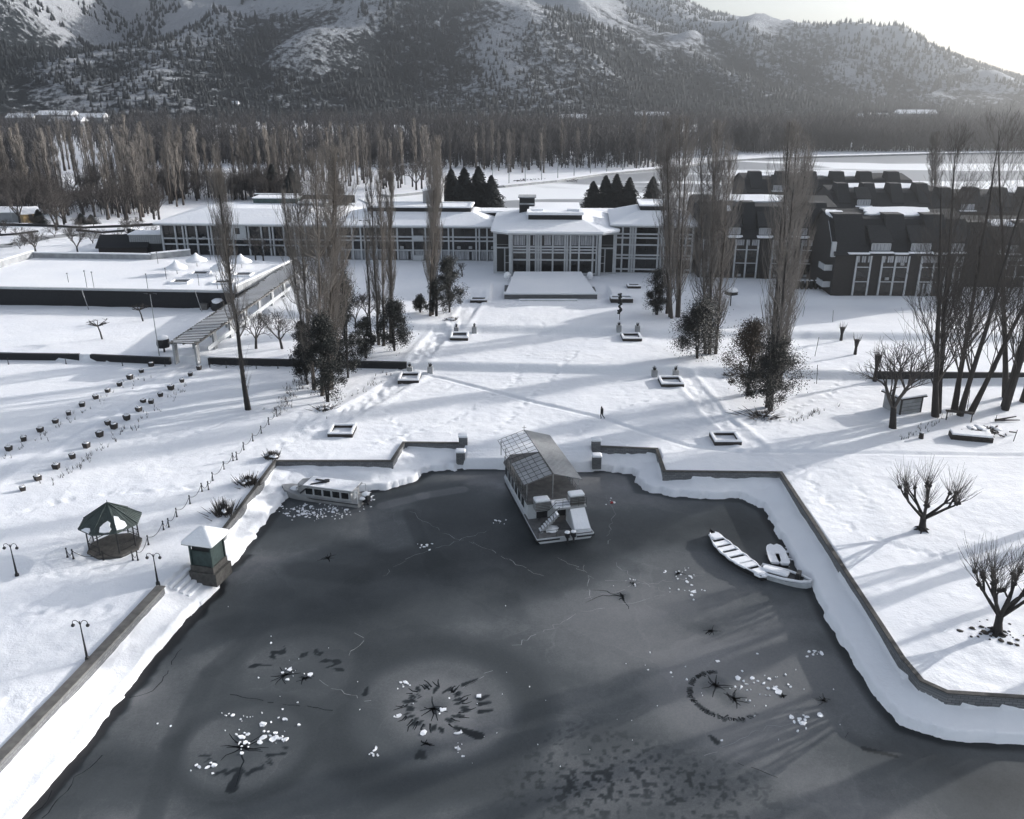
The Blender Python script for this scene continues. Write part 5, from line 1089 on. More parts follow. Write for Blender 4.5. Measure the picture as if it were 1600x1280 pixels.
def conifer(seed, h, w, label, loc=(0, 0, 0), n=1700, name='conifer', group=None, narrow=1.0):
    rn = random.Random(seed); t = thing(name, label, 'tree', loc, 0, group); MB().tube([(0, 0, -.3), (0, 0, h * .5), (0, 0, h * .97)], [h * .02, h * .012, .03], 6).build('trunk', 'dark_bark', t)
    V = []; F = []
    for i in range(n):
        q = rn.random() ** 1.35; tier = math.floor(q * 16) / 16; z = h * (.06 + .93 * q); R0 = w / 2 * (1 - q) ** .8 * (.62 + .38 * (1 - (q * 16 - math.floor(q * 16)))) + .1; a = rn.uniform(0, 6.28); r = R0 * rn.uniform(.35, 1.06) * (1 + .22 * math.sin(a * 3 + seed + tier * 14) + .12 * math.sin(a * 7 + tier * 40))
        p = Vector((r * math.cos(a), r * math.sin(a), z - r * .18)); s = rn.uniform(.5, 1.15) * h / 14; o = Vector((math.cos(a), math.sin(a), -.35 + rn.uniform(-.3, .3))) * s; v = Vector((-math.sin(a), math.cos(a), rn.uniform(-.5, .5))) * s * .55; b = len(V); V += [p - o * .5, p - v, p + o * .6, p + v]; F.append((b, b + 1, b + 2, b + 3))
    trimesh('crown', np.array([tuple(v) for v in V]), np.array(F), M('needle')).parent = t; return t
def hgt(u, v, vt, z=None):
    x, y, zz = GT(u, v); return (x, y, zz), ztop(x, y, vt) - zz

TOPS = {388: 338, 505: 492, 481: 442, 596: 588, 611: 607, 580: 570, 672: 676, 1055: 1057, 1042: 1045, 1112: 1128, 1196: 1226, 1216: 1264, 1460: 1466}
# the tall poplars of the garden, each with its own shape
for a in [
    ('slender leaning poplar with bare trunk standing alone on the left lawn', 388, 640, 268, 3.4, 1, 170, 16, 'twig_brown', .30, .30, 60),
    ('thickest brown poplar clump, brush shaped, behind the dark evergreens left of centre', 505, 612, 232, 7.6, 5, 620, 20, 'twig_brown', .06, .36, 0),
    ('very thin grey poplar left of the thick brown clump', 481, 565, 298, 1.9, 1, 90, 12, 'twig_grey', .05, .16, 60),
    ('left one of the twin slim poplars before the middle wing', 596, 540, 264, 2.7, 2, 190, 16, 'twig_brown', .10, .22, 0),
    ('right one of the twin slim poplars before the middle wing', 611, 535, 268, 2.3, 1, 170, 16, 'twig_brown', .10, .2, 0),
    ('bare whip thin poplar left of the slim twins', 580, 538, 330, 1.2, 1, 40, 8, 'twig_grey', .2, .14, 0),
    ('tall narrow brown poplar beside the bushy evergreen before the middle wing', 672, 492, 214, 3.6, 3, 330, 18, 'twig_brown', .06, .24, 0),
    ('tall grey poplar group hiding the end of the right frame wing', 1055, 497, 182, 6.0, 4, 430, 18, 'twig_grey', .05, .3, 0),
    ('second stem of tall poplar growing right beside the grey group', 1042, 490, 235, 2.6, 1, 140, 14, 'twig_grey', .12, .2, 0),
    ('broad topped grey poplar rising above the round evergreen on the right', 1112, 556, 190, 7.4, 4, 460, 18, 'twig_grey', .05, .3, 0),
    ('dark poplar with a thick forked base behind the rust leaved bush', 1196, 640, 192, 6.6, 3, 250, 16, 'twig_grey', .05, .34, 0),
    ('slim dark poplar leaning right beside the rust leaved bush', 1216, 606, 200, 4.8, 2, 210, 16, 'twig_grey', .05, .26, 0),
    ('lone poplar behind the brick roofs against the frozen lake', 1460, 322, 206, 5.4, 2, 240, 14, 'twig_dark', .05, .3, 0)]:
    lab, u, v, vt, w, ns, nb, tw, mt, cl, tr, tuft = a; loc, h = hgt(u, v, vt); ut = TOPS[u]; d_ = ray(ut, vt)
    if v < 330: loc = (*G(u, v, -1), -1); h = ztop(loc[0], loc[1], vt) + 1
    lean = d_[0] / d_[1] * loc[1] - loc[0]
    poplar(int(u), h, w, ns, nb, tw, mt, lab, lean=lean, bark='dark_bark' if u in (388, 481, 580, 1196, 1216) else 'bark', loc=loc, clear=cl, tr=tr, lowtuft=tuft, rt=.017 if v > 400 else .04, fan=2.6)
# big spreading poplars at the right edge
for lab, u, v, vt, w, ns, lean in [('big dark leafless poplar right behind the shed, left trunk of the pair', 1469, 650, 232, 7.5, 2, 1522), ('big dark leafless poplar beside the shed, forked right trunk of the pair', 1491, 646, 210, 9.5, 3, 1566), ('big dark leafless poplar with a stout double trunk near the right edge', 1556, 634, 196, 9.0, 3, 1605), ('big dark leafless poplar cut by the right edge of the view', 1590, 624, 205, 8.0, 2, 1668)]:
    loc, h = hgt(u, v, vt); d_ = ray(lean, vt); t, T, tm = poplar(int(u) + 3, h, w, ns, 0, 0, fan=5.5, lean=d_[0] / d_[1] * loc[1] - loc[0], label=lab, loc=loc, tr=.46, wood=True); tm.build('trunk', 'dark_bark', t, True); S = []; rn = random.Random(int(u))
    for k in range(64):
        pts, hk, rr = T[rn.randrange(len(T))]; q = rn.uniform(.12, .93); j = min(7, int(q * 8)); p = Vector(pts[j]).lerp(Vector(pts[j + 1]), q * 8 - j); a = rn.uniform(0, 6.28); d = Vector((math.cos(a) * .5, math.sin(a) * .5, 1)).normalized(); grow(S, rn, p, d, h * .135 * (1.15 - q * .7), .11 * (1.1 - q), 1, 4, .5, .3, 3, .78, .014)
    sticks('crown', S, 'twig_dark', t, 3)
# evergreens and conifers
for lab, u, v, vt, w, n, mt in [
    ('dark leafy evergreen at the left foot of the thick poplar clump', 481, 600, 505, 4.0, 2600, 'leaf_dark'), ('dark leafy evergreen in front of the thick poplar clump', 512, 628, 500, 5.2, 4200, 'leaf_dark'), ('tall dark evergreen right of the thick poplar clump', 543, 590, 425, 5.0, 3800, 'leaf_dark'),
    ('small dark evergreen reaching towards the slim twin poplars', 572, 560, 497, 3.2, 1500, 'leaf_dark'), ('bushy dark evergreen at the foot of the slim twin poplars', 617, 548, 470, 5.2, 3000, 'leaf_dark'), ('round dark evergreen right of the narrow poplar before the middle wing', 702, 488, 405, 5.4, 3200, 'leaf_dark'),
    ('low dark evergreen left of the narrow poplar', 657, 488, 462, 2.6, 900, 'leaf_dark'), ('dark evergreen at the foot of the narrow poplar', 682, 494, 440, 3.2, 1300, 'leaf_dark'), ('dark evergreen left of the grey poplar group near the pavilion', 1026, 492, 424, 4.6, 2600, 'leaf_dark'),
    ('wide round dark evergreen beneath the broad topped poplar', 1090, 560, 474, 7.4, 4800, 'leaf_dark'), ('rust and green leaved bush left of the dark forked poplar', 1167, 618, 505, 6.2, 4000, 'leaf_rust'), ('dark leafy bush at the foot of the dark forked poplar', 1206, 642, 530, 7.0, 4800, 'leaf_dark')]:
    loc, h = hgt(u, v, vt); leafy(int(u), h, w, lab, loc, int(n * 1.9), mt, leaf=.18)
for i, (lab, u, v, vt, w, z) in enumerate([('leftmost dark conifer of the group above the middle wing roof', 706, 322, 264, 11, -.5), ('second dark conifer of the group above the middle wing roof', 726, 326, 262, 11, -.5), ('third dark conifer of the group above the middle wing roof', 748, 325, 260, 11, -.5), ('rightmost dark conifer of the group above the middle wing roof', 768, 326, 274, 10, -.5),
    ('leftmost dark conifer of the group above the right wing roof', 926, 328, 283, 9, -.5), ('second dark conifer from the left above the right wing roof', 945, 328, 274, 9, -.5), ('middle dark conifer of the group above the right wing roof', 962, 328, 272, 9, -.5), ('rightmost dark conifer of the group above the right wing roof', 982, 328, 277, 9, -.5), ('single dark conifer beside the group above the right wing roof', 1018, 328, 276, 9, -.5),
    ('small dark conifer beside the yellow hut', 63, 352, 327, 5.5, 2.5), ('small dark conifer in the left garden row', 128, 350, 333, 4.5, 2.5), ('smaller dark conifer right of the garden row', 144, 350, 335, 4.5, 2.5), ('dark conifer behind the long left wing', 428, 306, 256, 8, -1), ('taller dark conifer beside the thick poplar above the left wing', 458, 312, 262, 9, -1), ('narrow dark conifer just right of the thick poplar', 524, 320, 262, 8, -1)]):
    x, y = G(u, v, z); conifer(i, ztop(x, y, vt) - z, w * 1.15, lab, (x, y, z), 5200)
# pollards and orchard trees
def pollard(seed, u, v, vt, w, lab, nh=6, tw=60):
    loc, h = hgt(u, v, vt); rn = random.Random(seed); t = thing('pollard_tree', lab, 'tree', loc); m = MB(); S = []; hd = MB()
    th = h * .16; m.tube([(0, 0, -.3), (.06, 0, 0), (.0, .05, th * .6), (-.05, 0, th)], [.6, .42, .30, .30], 9)
    for k in range(6): a = k * 1.05; m.tube([(.2 * math.cos(a), .2 * math.sin(a), .25), (.9 * math.cos(a), .9 * math.sin(a), -.08)], [.16, .04], 5)
    for k in range(nh):
        a = 6.28 * k / nh + rn.uniform(-.3, .3); R0 = w / 2 * rn.uniform(.35, .72); z1 = h * rn.uniform(.42, .58); c, s = math.cos(a), math.sin(a)
        pts = [Vector((0, 0, th * .9)), Vector((c * R0 * .5, s * R0 * .5, th + (z1 - th) * .32)), Vector((c * R0 * .85, s * R0 * .85, th + (z1 - th) * .6)), Vector((c * R0, s * R0, z1))]
        m.tube(pts, [.19, .14, .11, .09], 6); ends = [pts[3]]
        for q in range(2):
            b = a + rn.uniform(-1, 1); o = pts[2] + Vector((math.cos(b) * w * .14, math.sin(b) * w * .14, h * rn.uniform(.08, .16))); m.tube([pts[1 + q % 2], (pts[2] + o) / 2 + Vector((0, 0, -.1)), o], [.10, .08, .07], 5); ends.append(o)
        for e in ends:
            hd.blob(e, .22, .2, rn.randint(0, 999), 7, 5, .3)
            for j in range(tw // 5 + 4):
                b = rn.uniform(0, 6.28); sp = rn.uniform(.05, 1.2); l = h * rn.uniform(.14, .36); out = Vector((e.x, e.y, 0)) * .10; d = Vector((math.cos(b) * sp + out.x, math.sin(b) * sp + out.y, 1)).normalized(); p1 = e + d * l * .5; p2 = p1 + (d + Vector((0, 0, .3))).normalized() * l * .5
                S.append((*e, *p1, .020, .014)); S.append((*p1, *p2, .014, .006))
                if rn.random() < .6: p3 = p1 + (d + Vector((rn.uniform(-.5, .5), rn.uniform(-.5, .5), .2))).normalized() * l * .35; S.append((*p1, *p3, .011, .005))
    m.build('trunk', 'dark_bark', t, True); hd.build('pollard_knuckles', 'dark_bark', t, True); sticks('crown', S, 'twig_dark', t, 3)
pollard(3, 1440, 828, 702, 7.0, 'pollarded bare tree with upright shoots, the farther one on the right lawn', 6, 60)
pollard(5, 1557, 988, 815, 6.8, 'pollarded bare tree on bare soil patches, the nearer one at the right edge', 7, 66)
x, y, z = GT(1557, 990); t = thing('soil_patch', 'patches of thawed dark soil round the foot of the nearer pollarded tree', 'soil', (x, y, z)); m = MB(); rn = random.Random(4)
for k in range(60): a = rn.uniform(0, 6.28); r = abs(rn.gauss(0, 1.1)); m.blob((r * math.cos(a) * 1.3, r * math.sin(a), .0), rn.uniform(.05, .3), .07, k, 6, 4, .3)
m.build('soil', 'soil', t)['kind'] = 'stuff'
for lab, u, v, vt, sd, lv, sp, tr, lean, th in [('bare orchard tree with spreading limbs left of the thick poplar clump', 441, 545, 478, 11, 5, .62, .20, (-.15, 0), .22), ('bare orchard tree behind the lone leaning poplar', 400, 545, 482, 12, 5, .6, .2, (.1, 0), .25), ('small bare tree before the left end of the middle wing', 538, 440, 403, 13, 4, .55, .15, (0, 0), .3),
      ('small forked bare tree before the right end of the middle wing', 722, 432, 408, 14, 4, .5, .14, (0, 0), .3), ('bare shrubby tree between the clump and the slim poplars', 556, 512, 450, 15, 5, .55, .14, (0, 0), .2), ('leaning bare tree with a stout cut trunk left of the shed', 1395, 668, 522, 16, 5, .55, .42, (-.12, 0), .22),
      ('bare tree tangled behind the evergreens left of centre', 575, 500, 450, 17, 5, .6, .14, (0, 0), .2), ('bare tree behind the far left terrace, near the pool huts', 56, 395, 355, 18, 5, .55, .2, (0, 0), .2), ('bare tree left of the dark pool hut', 122, 398, 350, 19, 5, .5, .2, (0, 0), .25), ('bare dark tree before the stair bay of the left wing', 400, 410, 368, 20, 5, .6, .2, (0, 0), .25),
      ('bare tree before the left wing of the hotel', 412, 411, 372, 21, 5, .55, .18, (0, 0), .25)]:
    loc, h = hgt(u, v, vt); baretree(sd, h, lv, lab, loc, ang=sp, tr=tr, lean=lean, trunkh=th, minr=.022)
for u, v, vt, lab in [(157, 530, 502, 'small flat topped trained tree on the far left lawn, nearer one'), (221, 502, 478, 'small flat topped trained tree on the far left lawn, farther one')]:
    loc, h = hgt(u, v, vt); t = thing('trained_tree', lab, 'tree', loc, 0); S = []; rn = random.Random(int(u)); MB().tube([(.3, 0, -.2), (.1, .1, h * .4), (-.1, 0, h * .75)], [.16, .12, .1], 6).build('trunk', 'dark_bark', t)
    for k in range(11):
        a = rn.uniform(0, 6.28); e = Vector((math.cos(a) * 1.5, math.sin(a) * 1.3, h * rn.uniform(.86, 1))); S.append((-.1, 0, h * .72, *e, .09, .04))
        for j in range(5): b = rn.uniform(0, 6.28); S.append((*e, e.x + math.cos(b) * .6, e.y + math.sin(b) * .6, e.z + rn.uniform(-.1, .3), .04, .015))
    sticks('crown', S, 'dark_bark', t, 4)
for u, v, vt, r, lab in [(1314, 532, 512, .35, 'dark stump like pollard widening at the top, farthest of the three'), (1336, 554, 531, .35, 'dark straight stump like pollard, middle of the three'), (1368, 586, 555, .42, 'dark stump like pollard beside the leaning bare tree')]:
    loc, h = hgt(u, v, vt); t = thing('stump_pollard', lab, 'stump', loc); m = MB(); m.lathe([(r * .8, -.2), (r * .6, h * .5), (r * 1.1, h * .85), (r * 1.3, h), (r * .4, h + .05)], 8); m.build('trunk', 'dark_bark', t); S = []; rn = random.Random(int(u))
    for k in range(26): a = rn.uniform(0, 6.28); S.append((r * math.cos(a), r * math.sin(a), h * .9, 2 * r * math.cos(a), 2 * r * math.sin(a), h * rn.uniform(1.05, 1.5), .03, .01))
    sticks('shoots', S, 'twig_dark', t)
loc, h = hgt(1141, 478, 452); t = thing('umbrella_shrub', 'small umbrella shaped shrub under snow between the tall right poplars', 'shrub', loc); MB().tube([(0, 0, -.2), (0, 0, h * .8)], .1, 6).build('trunk', 'dark_bark', t); MB().blob((0, 0, h * .78), 1.3, .5, 3).build('crown', 'leaf_dark', t); MB().blob((0, 0, h * .95), 1.25, .45, 5).build('snow_cap', 'snow', t, True)
def spiky(u, v, w, h, lab, n=260):
    loc = GT(u, v); t = thing('spiky_shrub', lab, 'shrub', loc); rn = random.Random(int(u)); S = []; s = MB()
    for k in range(n): a = rn.uniform(0, 6.28); r = abs(rn.gauss(0, w * .35)); S.append((r * .6 * math.cos(a) * 1.2, r * .6 * math.sin(a), 0, r * math.cos(a) * 1.2, r * math.sin(a), h * rn.uniform(.4, 1), .05, .015))
    sticks('stems', S, 'twig_dark', t)
    for k in range(7): a = rn.uniform(0, 6.28); r = rn.uniform(0, w * .45); s.blob((r * math.cos(a), r * math.sin(a), h * .45), rn.uniform(.15, .4), .12, k)
    s.build('snow_lumps', 'snow', t, True)
spiky(425, 716, 1.6, .9, 'low snowy spiky shrub at the left corner of the pond wall'); spiky(388, 757, 2.0, 1.2, 'low spiky shrub midway along the left pond wall'); spiky(350, 803, 2.4, 1.5, 'low spiky shrub just behind the kiosk')
spiky(508, 640, 2.4, .5, 'low scrub beneath the dark evergreens at the thick poplar clump', 200); spiky(1190, 650, 3.5, .6, 'low scrub round the foot of the dark forked poplar', 300); spiky(1140, 578, 1.6, .5, 'low scrub between the two right hand bushes', 140); spiky(705, 500, 1.8, .5, 'low scrub beneath the round evergreen before the middle wing', 140)
# dry plants standing beside the ski lane and along the hedge line
m = []; rn = random.Random(31)
for p, q, n in [((75, 760), (300, 600), 70), ((0, 720), (225, 590), 50), ((430, 650), (475, 590), 160), ((505, 650), (640, 560), 40), ((1230, 660), (1290, 640), 30), ((1410, 690), (1500, 640), 40)]:
    for k in range(n):
        s = rn.random(); u, v = p[0] + (q[0] - p[0]) * s + rn.gauss(0, 7), p[1] + (q[1] - p[1]) * s + rn.gauss(0, 2); x, y = G(u, v, 0); 
        for j in range(3): m.append((x, y, -.1, x + rn.uniform(-.2, .2), y + rn.uniform(-.2, .2), rn.uniform(.15, .55), .03, .01))
tag(sticks('dry_stalks', m, 'twig_dark', None), 'dry dark plant stalks sticking out of the snow beside the lane and beds', 'stalks', kind='stuff')

# ------------------------------------------------------------ the wood behind: single trees one can tell apart
def protos(kind, n, mk): return [mk(i) for i in range(n)]
pp = [poplar(900 + i, 24, 3.0, 1 + i % 2, 60, 9, ['twig_brown', 'twig_grey'][i % 2], 'x', rt=.07, tr=.35, group='poplars of the wood behind the hotel') for i in range(5)]
bt = [baretree(950 + i, 11, 4, 'x', ang=.6, tr=.3, trunkh=.25, mat='twig_dark', minr=.05, group='broad bare trees behind the hotel') for i in range(4)]
used = set(); rn = random.Random(77)
def place(lst, i, loc, s, lab):
    r = lst[i]
    if r.name not in used: used.add(r.name); r.location = loc; r.scale = (s, s, s); r['label'] = lab; return
    dup(r, loc, rn.uniform(0, 6.28), s, lab)
def zone(u):  # where along the picture a tree of the wood stands
    for lim, s in ((90, 'at the far left'), (190, 'before the left snow field'), (300, 'left of the second snow field'), (420, 'behind the long left wing'), (540, 'behind the thick poplar clump'), (690, 'behind the middle wing'), (850, 'near the dark conifer group'), (1100, 'near the causeway')): 
        if u < lim: return s
    return 'beyond the lake'
spots = []
for (u0, u1, v0, v1, n) in [(0, 85, 296, 318, 24), (85, 200, 286, 300, 16), (195, 300, 296, 322, 30), (165, 240, 320, 352, 10), (300, 470, 283, 300, 26), (470, 700, 268, 290, 34), (700, 860, 262, 275, 14), (90, 300, 262, 268, 16), (860, 1040, 250, 262, 14), (310, 350, 305, 315, 5)]:
    for k in range(n): spots.append((rn.uniform(u0, u1), rn.uniform(v0, v1)))
cnt = {}; spots.sort()
for i, (u, v) in enumerate(spots):
    x, y = G(u, v, -1); h = rn.uniform(17, 26) if y < 520 else rn.uniform(20, 28); cnt[zone(u)] = cnt.get(zone(u), 0) + 1
    place(pp, i % 5, (x, y, -1.2), h / 24, '%s bare poplar from the left in the wood %s' % (ordw(cnt[zone(u)]), zone(u)))
spots = []
for (u0, u1, v0, v1, n) in [(0, 250, 322, 342, 30), (110, 300, 300, 318, 22), (260, 420, 298, 312, 22), (560, 690, 290, 302, 10), (400, 470, 290, 305, 6), (0, 120, 345, 372, 5)]:
    for k in range(n): spots.append((rn.uniform(u0, u1), rn.uniform(v0, v1)))
cnt = {}; spots.sort()
for i, (u, v) in enumerate(spots):
    cnt[zone(u)] = cnt.get(zone(u), 0) + 1; z = -1 if v < 320 else 1.5; x, y = G(u, v, z); place(bt, i % 4, (x, y, z - .2), rn.uniform(.8, 1.35), '%s broad dark bare tree from the left %s' % (ordw(cnt[zone(u)]), zone(u)))
# the far wood that reads as one mass
def wood(name, spots_fn, N, hr, mat, lab, nsp=16, w=.22, rad=.16, seed=1, cull=.37):
    r = np.random.RandomState(seed); P = spots_fn(r, N); P = P[fbm(P[:, 0] / 60, P[:, 1] / 60, seed + 40, 3) > cull]; n = len(P); h = r.uniform(hr[0], hr[1], n) * (.55 + .9 * fbm(P[:, 0] / 35, P[:, 1] / 35, seed)); S = []
    base = np.concatenate([P, np.full((n, 1), -1.3)], 1); top = base.copy(); top[:, 2] += h
    S.append(np.concatenate([base, top, np.full((n, 1), rad * 1.3), np.full((n, 1), .04)], 1))
    for k in range(nsp):
        a = r.uniform(0, 6.28, n); q = r.uniform(.15, .75, n); b0 = base.copy(); b0[:, 2] += h * q; ww = h * w * r.uniform(.3, 1, n); b1 = b0.copy(); b1[:, 0] += np.cos(a) * ww; b1[:, 1] += np.sin(a) * ww; b1[:, 2] += h * r.uniform(.12, .3, n)
        S.append(np.concatenate([b0, b1, np.full((n, 1), rad * .8), np.full((n, 1), rad * .3)], 1))
    o = sticks(name, np.concatenate(S), mat, None); tag(o, lab, 'wood', kind='stuff')
def pxbox(boxes):
    def f(r, N):
        out = []; tot = sum(b[4] for b in boxes)
        for (u0, u1, v0, v1, wt) in boxes:
            k = int(N * wt / tot); u = r.uniform(u0, u1, k); v = r.uniform(v0, v1, k); out += [G(a, b, -1) for a, b in zip(u, v)]
        return np.array(out)
    return f
wood('far_wood', pxbox([(-320, 1150, 200, 216, 6.2), (-320, 470, 216, 236, 3.2), (470, 1040, 216, 262, 5), (190, 470, 236, 258, 2.0), (-60, 80, 236, 300, 2.0), (1040, 1660, 206, 214, 1.2), (650, 1040, 205, 255, 3)]), 5600, (12, 20), 'twig_far', 'grey brown leafless wood filling the valley behind the hotel', 15, .20, .22, 3)
wood('lakeshore_wood', pxbox([(1040, 1200, 230, 248, 3), (1150, 1680, 214, 236, 8), (1150, 1680, 228, 236, 5), (1240, 1480, 206, 215, 2)]), 2600, (12, 20), 'twig_far', 'dark leafless wood along the far shore of the frozen lake', 16, .26, .2, 5, .25)
wood('garden_wood', pxbox([(-60, 250, 318, 336, 4), (240, 470, 300, 312, 2), (200, 330, 280, 300, 1), (-40, 90, 300, 320, 2), (330, 470, 302, 312, 1)]), 850, (7, 12), 'twig_dark', 'dark tangle of garden trees before the poplar wood at left', 18, .34, .09, 8)

# poplars standing just right of the view: their long shadows cross the lawn and the ice
for i, (x, y, h) in enumerate([(57, 76, 26), (63, 82, 30), (70, 77, 28), (60, 63, 24), (68, 66, 27), (55, 52, 18), (78, 70, 30), (84, 90, 30)]):
    z = gz(x, y); o = dup(pp[i % 5], (x, y, z - .1), i, h / 24, ['slim','tall','crooked','short','bare','small','far','last'][i] + ' bare poplar outside the right edge of the view', 'poplars right of the view')

bs = [baretree(980 + i, 4.2, 4, 'x', ang=.7, tr=.1, trunkh=.12, mat='twig_dark', minr=.03, group='bare garden bushes left of the hotel', name='bare_bush') for i in range(3)]
rn = random.Random(21); sp = sorted([(rn.uniform(0, 250), rn.uniform(350, 392)) for _ in range(26)])
for i, (u, v) in enumerate(sp):
    x, y = G(u, v, 3); place(bs, i % 3, (x, y, 2.8), rn.uniform(.7, 1.3), ordw(i + 1) + ' bare garden bush from the left behind the walled terrace')

wood('undergrowth', pxbox([(-320, 1150, 200, 222, 3.6), (470, 1040, 222, 262, 4), (-60, 90, 240, 300, 2), (190, 470, 236, 258, 2), (1050, 1680, 212, 236, 3)]), 3600, (2.5, 6.5), 'twig_far', 'low dark undergrowth between the trunks of the valley wood', 14, .5, .2, 15, .2)
# ------------------------------------------------------------ boats frozen in the pond
def hullmesh(m, L, w, z0, z1, nose=3.0, tail=0.0, rise=.3, n=14, y0=0, tw=1.0):
    """closed boat hull along +y: bow at y0+L"""
    rows = []
    for i in range(n + 1):
        y = L * i / n; q = 1.0
        if y > L - nose: q = math.sqrt(max(0.0, 1 - ((y - (L - nose)) / nose) ** 2)) * .97 + .03
        if tail and y < tail: q = tw + (1 - tw) * math.sqrt(max(0, 1 - ((tail - y) / tail) ** 2))
        zr = rise * max(0, (y - L * .55) / (L * .45)) ** 2; h = w / 2 * q
        rows.append([(-h * .8, y0 + y, z0), (-h, y0 + y, z1 + zr), (h, y0 + y, z1 + zr), (h * .8, y0 + y, z0)])
    vs = [p for r in rows for p in r]; fs = []
    for i in range(n):
        a, b = 4 * i, 4 * i + 4
        for j in range(4): fs.append((a + j, b + j, b + (j + 1) % 4, a + (j + 1) % 4)[::-1])
    fs += [(0, 1, 2, 3)[::-1], (4 * n, 4 * n + 1, 4 * n + 2, 4 * n + 3)]
    m.add(vs, fs)
bx0, by0 = G(838, 851, WATER); bx1, by1 = G(776, 735, WATER); dx, dy = bx1 - bx0, by1 - by0; rz = math.atan2(dy, dx) - math.pi / 2
W_, L_ = 6.1, 17.2; cx, cy = bx0 + math.cos(rz) * W_ / 2, by0 + math.sin(rz) * W_ / 2
t = thing('passenger_boat', 'large white double deck passenger boat with a snowy gabled canopy, moored at the landing steps', 'boat', (cx, cy, WATER), rz)
w = W_ / 2
m = MB(); hullmesh(m, L_, W_, -.3, .55, 3.2, 0, .25); hl = m.build('hull', 'boat_white', t)
m = MB(); m.box(-w - .06, -w + .05, .0, L_ - 3.4, .3, .42).box(w - .05, w + .06, 0, L_ - 3.4, .3, .42).box(-w, -.6, -.08, .02, .28, .42).box(1.2, w, -.08, .02, .28, .42); m.build('rubbing_strip', 'boat_dark', hl)
m = MB(); m.box(-w + .1, w - .1, .1, 5.5, .553, .60); m.build('stern_deck', 'boat_deck', t)
# cabin
c0, c1 = 4.3, 16.0; cw = w - .28
m = MB(); m.prism([(-cw, c0), (cw, c0), (cw, c1 - 1.6), (cw * .55, c1), (-cw * .55, c1), (-cw, c1 - 1.6)], .56, 2.45); cb = m.build('cabin', 'boat_white', t)
m = MB()
for s in (-1, 1):
    for k in range(6):
        y = 5.9 + k * 1.52; f = MB().box(s * cw - .03, s * cw + .03, y, y + 1.3, 1.0, 2.2).build('window', 'boat_white', t)
        MB().box(s * cw - .05, s * cw + .05, y + .09, y + 1.21, 1.08, 2.12).build('pane', 'dark_glass', f)
m = MB(); m.box(-1.9, -.7, c0 - .04, c0, .62, 2.1).box(.4, 1.3, c0 - .04, c0, .62, 2.1); m.build('stern_doors', 'boat_dark', t)
m = MB(); m.prism([(-w + .05, 4.0), (w - .05, 4.0), (w - .05, c1 - 1.2), (w * .55, c1 + .7), (-w * .55, c1 + .7), (-w + .05, c1 - 1.2)], 2.453, 2.58); m.build('upper_deck', 'boat_deck', t)
MB().box(-.6, w - .15, 2.2, 4.0, 2.40, 2.58).build('deck_landing', 'boat_roof', t); m = MB(); m.box(-.55, 1.2, 2.25, 3.95, 2.583, 2.75); m.build('landing_snow', 'snow', t)
# gabled canopy: half battens, half sheeting
e0, e1 = 4.7, 17.0; ez, rzz = 4.35, 5.35; ew = w + .12
for k in range(6):
    y = e0 + .15 + (e1 - e0 - .3) * k / 5
    for s in (-1, 1): MB().tube([(s * (w - .25), y, 2.55), (s * (w - .25), y, ez + .02)], .05, 5).build('canopy_post', 'metal_grey', t)
MB().tube([(0, e0 + .1, 2.55), (0, e0 + .1, rzz)], .05, 5).build('canopy_post', 'metal_grey', t)
def slope(m, s, y0, y1, th=.05, u0=0.0, u1=1.0, dz=0):
    P = lambda q, y, z=0: (s * ew * (1 - q), y, ez + (rzz - ez) * q + z + dz)
    m.add([P(u0, y0), P(u1, y0), P(u1, y1), P(u0, y1), P(u0, y0, th), P(u1, y0, th), P(u1, y1, th), P(u0, y1, th)], [(0, 1, 2, 3), (7, 6, 5, 4), (4, 5, 1, 0), (5, 6, 2, 1), (6, 7, 3, 2), (7, 4, 0, 3)])
m = MB(); slope(m, 1, e0, e1); slope(m, -1, e0, e0 + 5.6, u1=.96); cn = m.build('canopy_sheeting', 'boat_roof', t)
m = MB()
for k in range(34): y = e0 + (e1 - e0) * k / 33; slope(m, 1, y - .02, y + .02, .03, 0, .98, .055)
m.build('sheet_seams', 'metal_grey', cn)
m = MB()
for k in range(14): y = e0 + (e1 - e0) * k / 13; m.tube([(-ew, y, ez + .06), (0, y, rzz + .06)], .022, 4)
for q in (0, .12, .3, .5, .7, 1): m.tube([(-ew * (1 - q), e0, ez + (rzz - ez) * q + .08), (-ew * (1 - q), e1, ez + (rzz - ez) * q + .08)], .024, 4)
for q in (0, .5): m.tube([(ew * (1 - q), e0, ez + (rzz - ez) * q - .05), (ew * (1 - q), e1, ez + (rzz - ez) * q - .05)], .035, 4)
m.tube([(0, e1, rzz - .4), (0, e1, rzz + .6)], .03, 4).tube([(-.25, e1, rzz + .35), (.25, e1, rzz + .35)], .025, 4)
m.build('canopy_battens', 'metal_dark', t)
m = MB()
for s in (-1, 1):
    for z in (2.95, 3.3): m.tube([(s * (w - .15), 4.2, z), (s * (w - .15), 14.8, z)], .022, 4)
    for k in range(12): m.tube([(s * (w - .15), 4.3 + k * .95, 2.58), (s * (w - .15), 4.3 + k * .95, 3.3)], .02, 4)
for z in (2.9, 3.2, 3.5): m.tube([(-.5, 2.25, z), (w - .2, 2.25, z)], .022, 4)
for k in range(5): m.tube([(-.5 + k * .85, 2.25, 2.58), (-.5 + k * .85, 2.25, 3.5)], .022, 4)
m.build('railing', 'metal_dark', t)
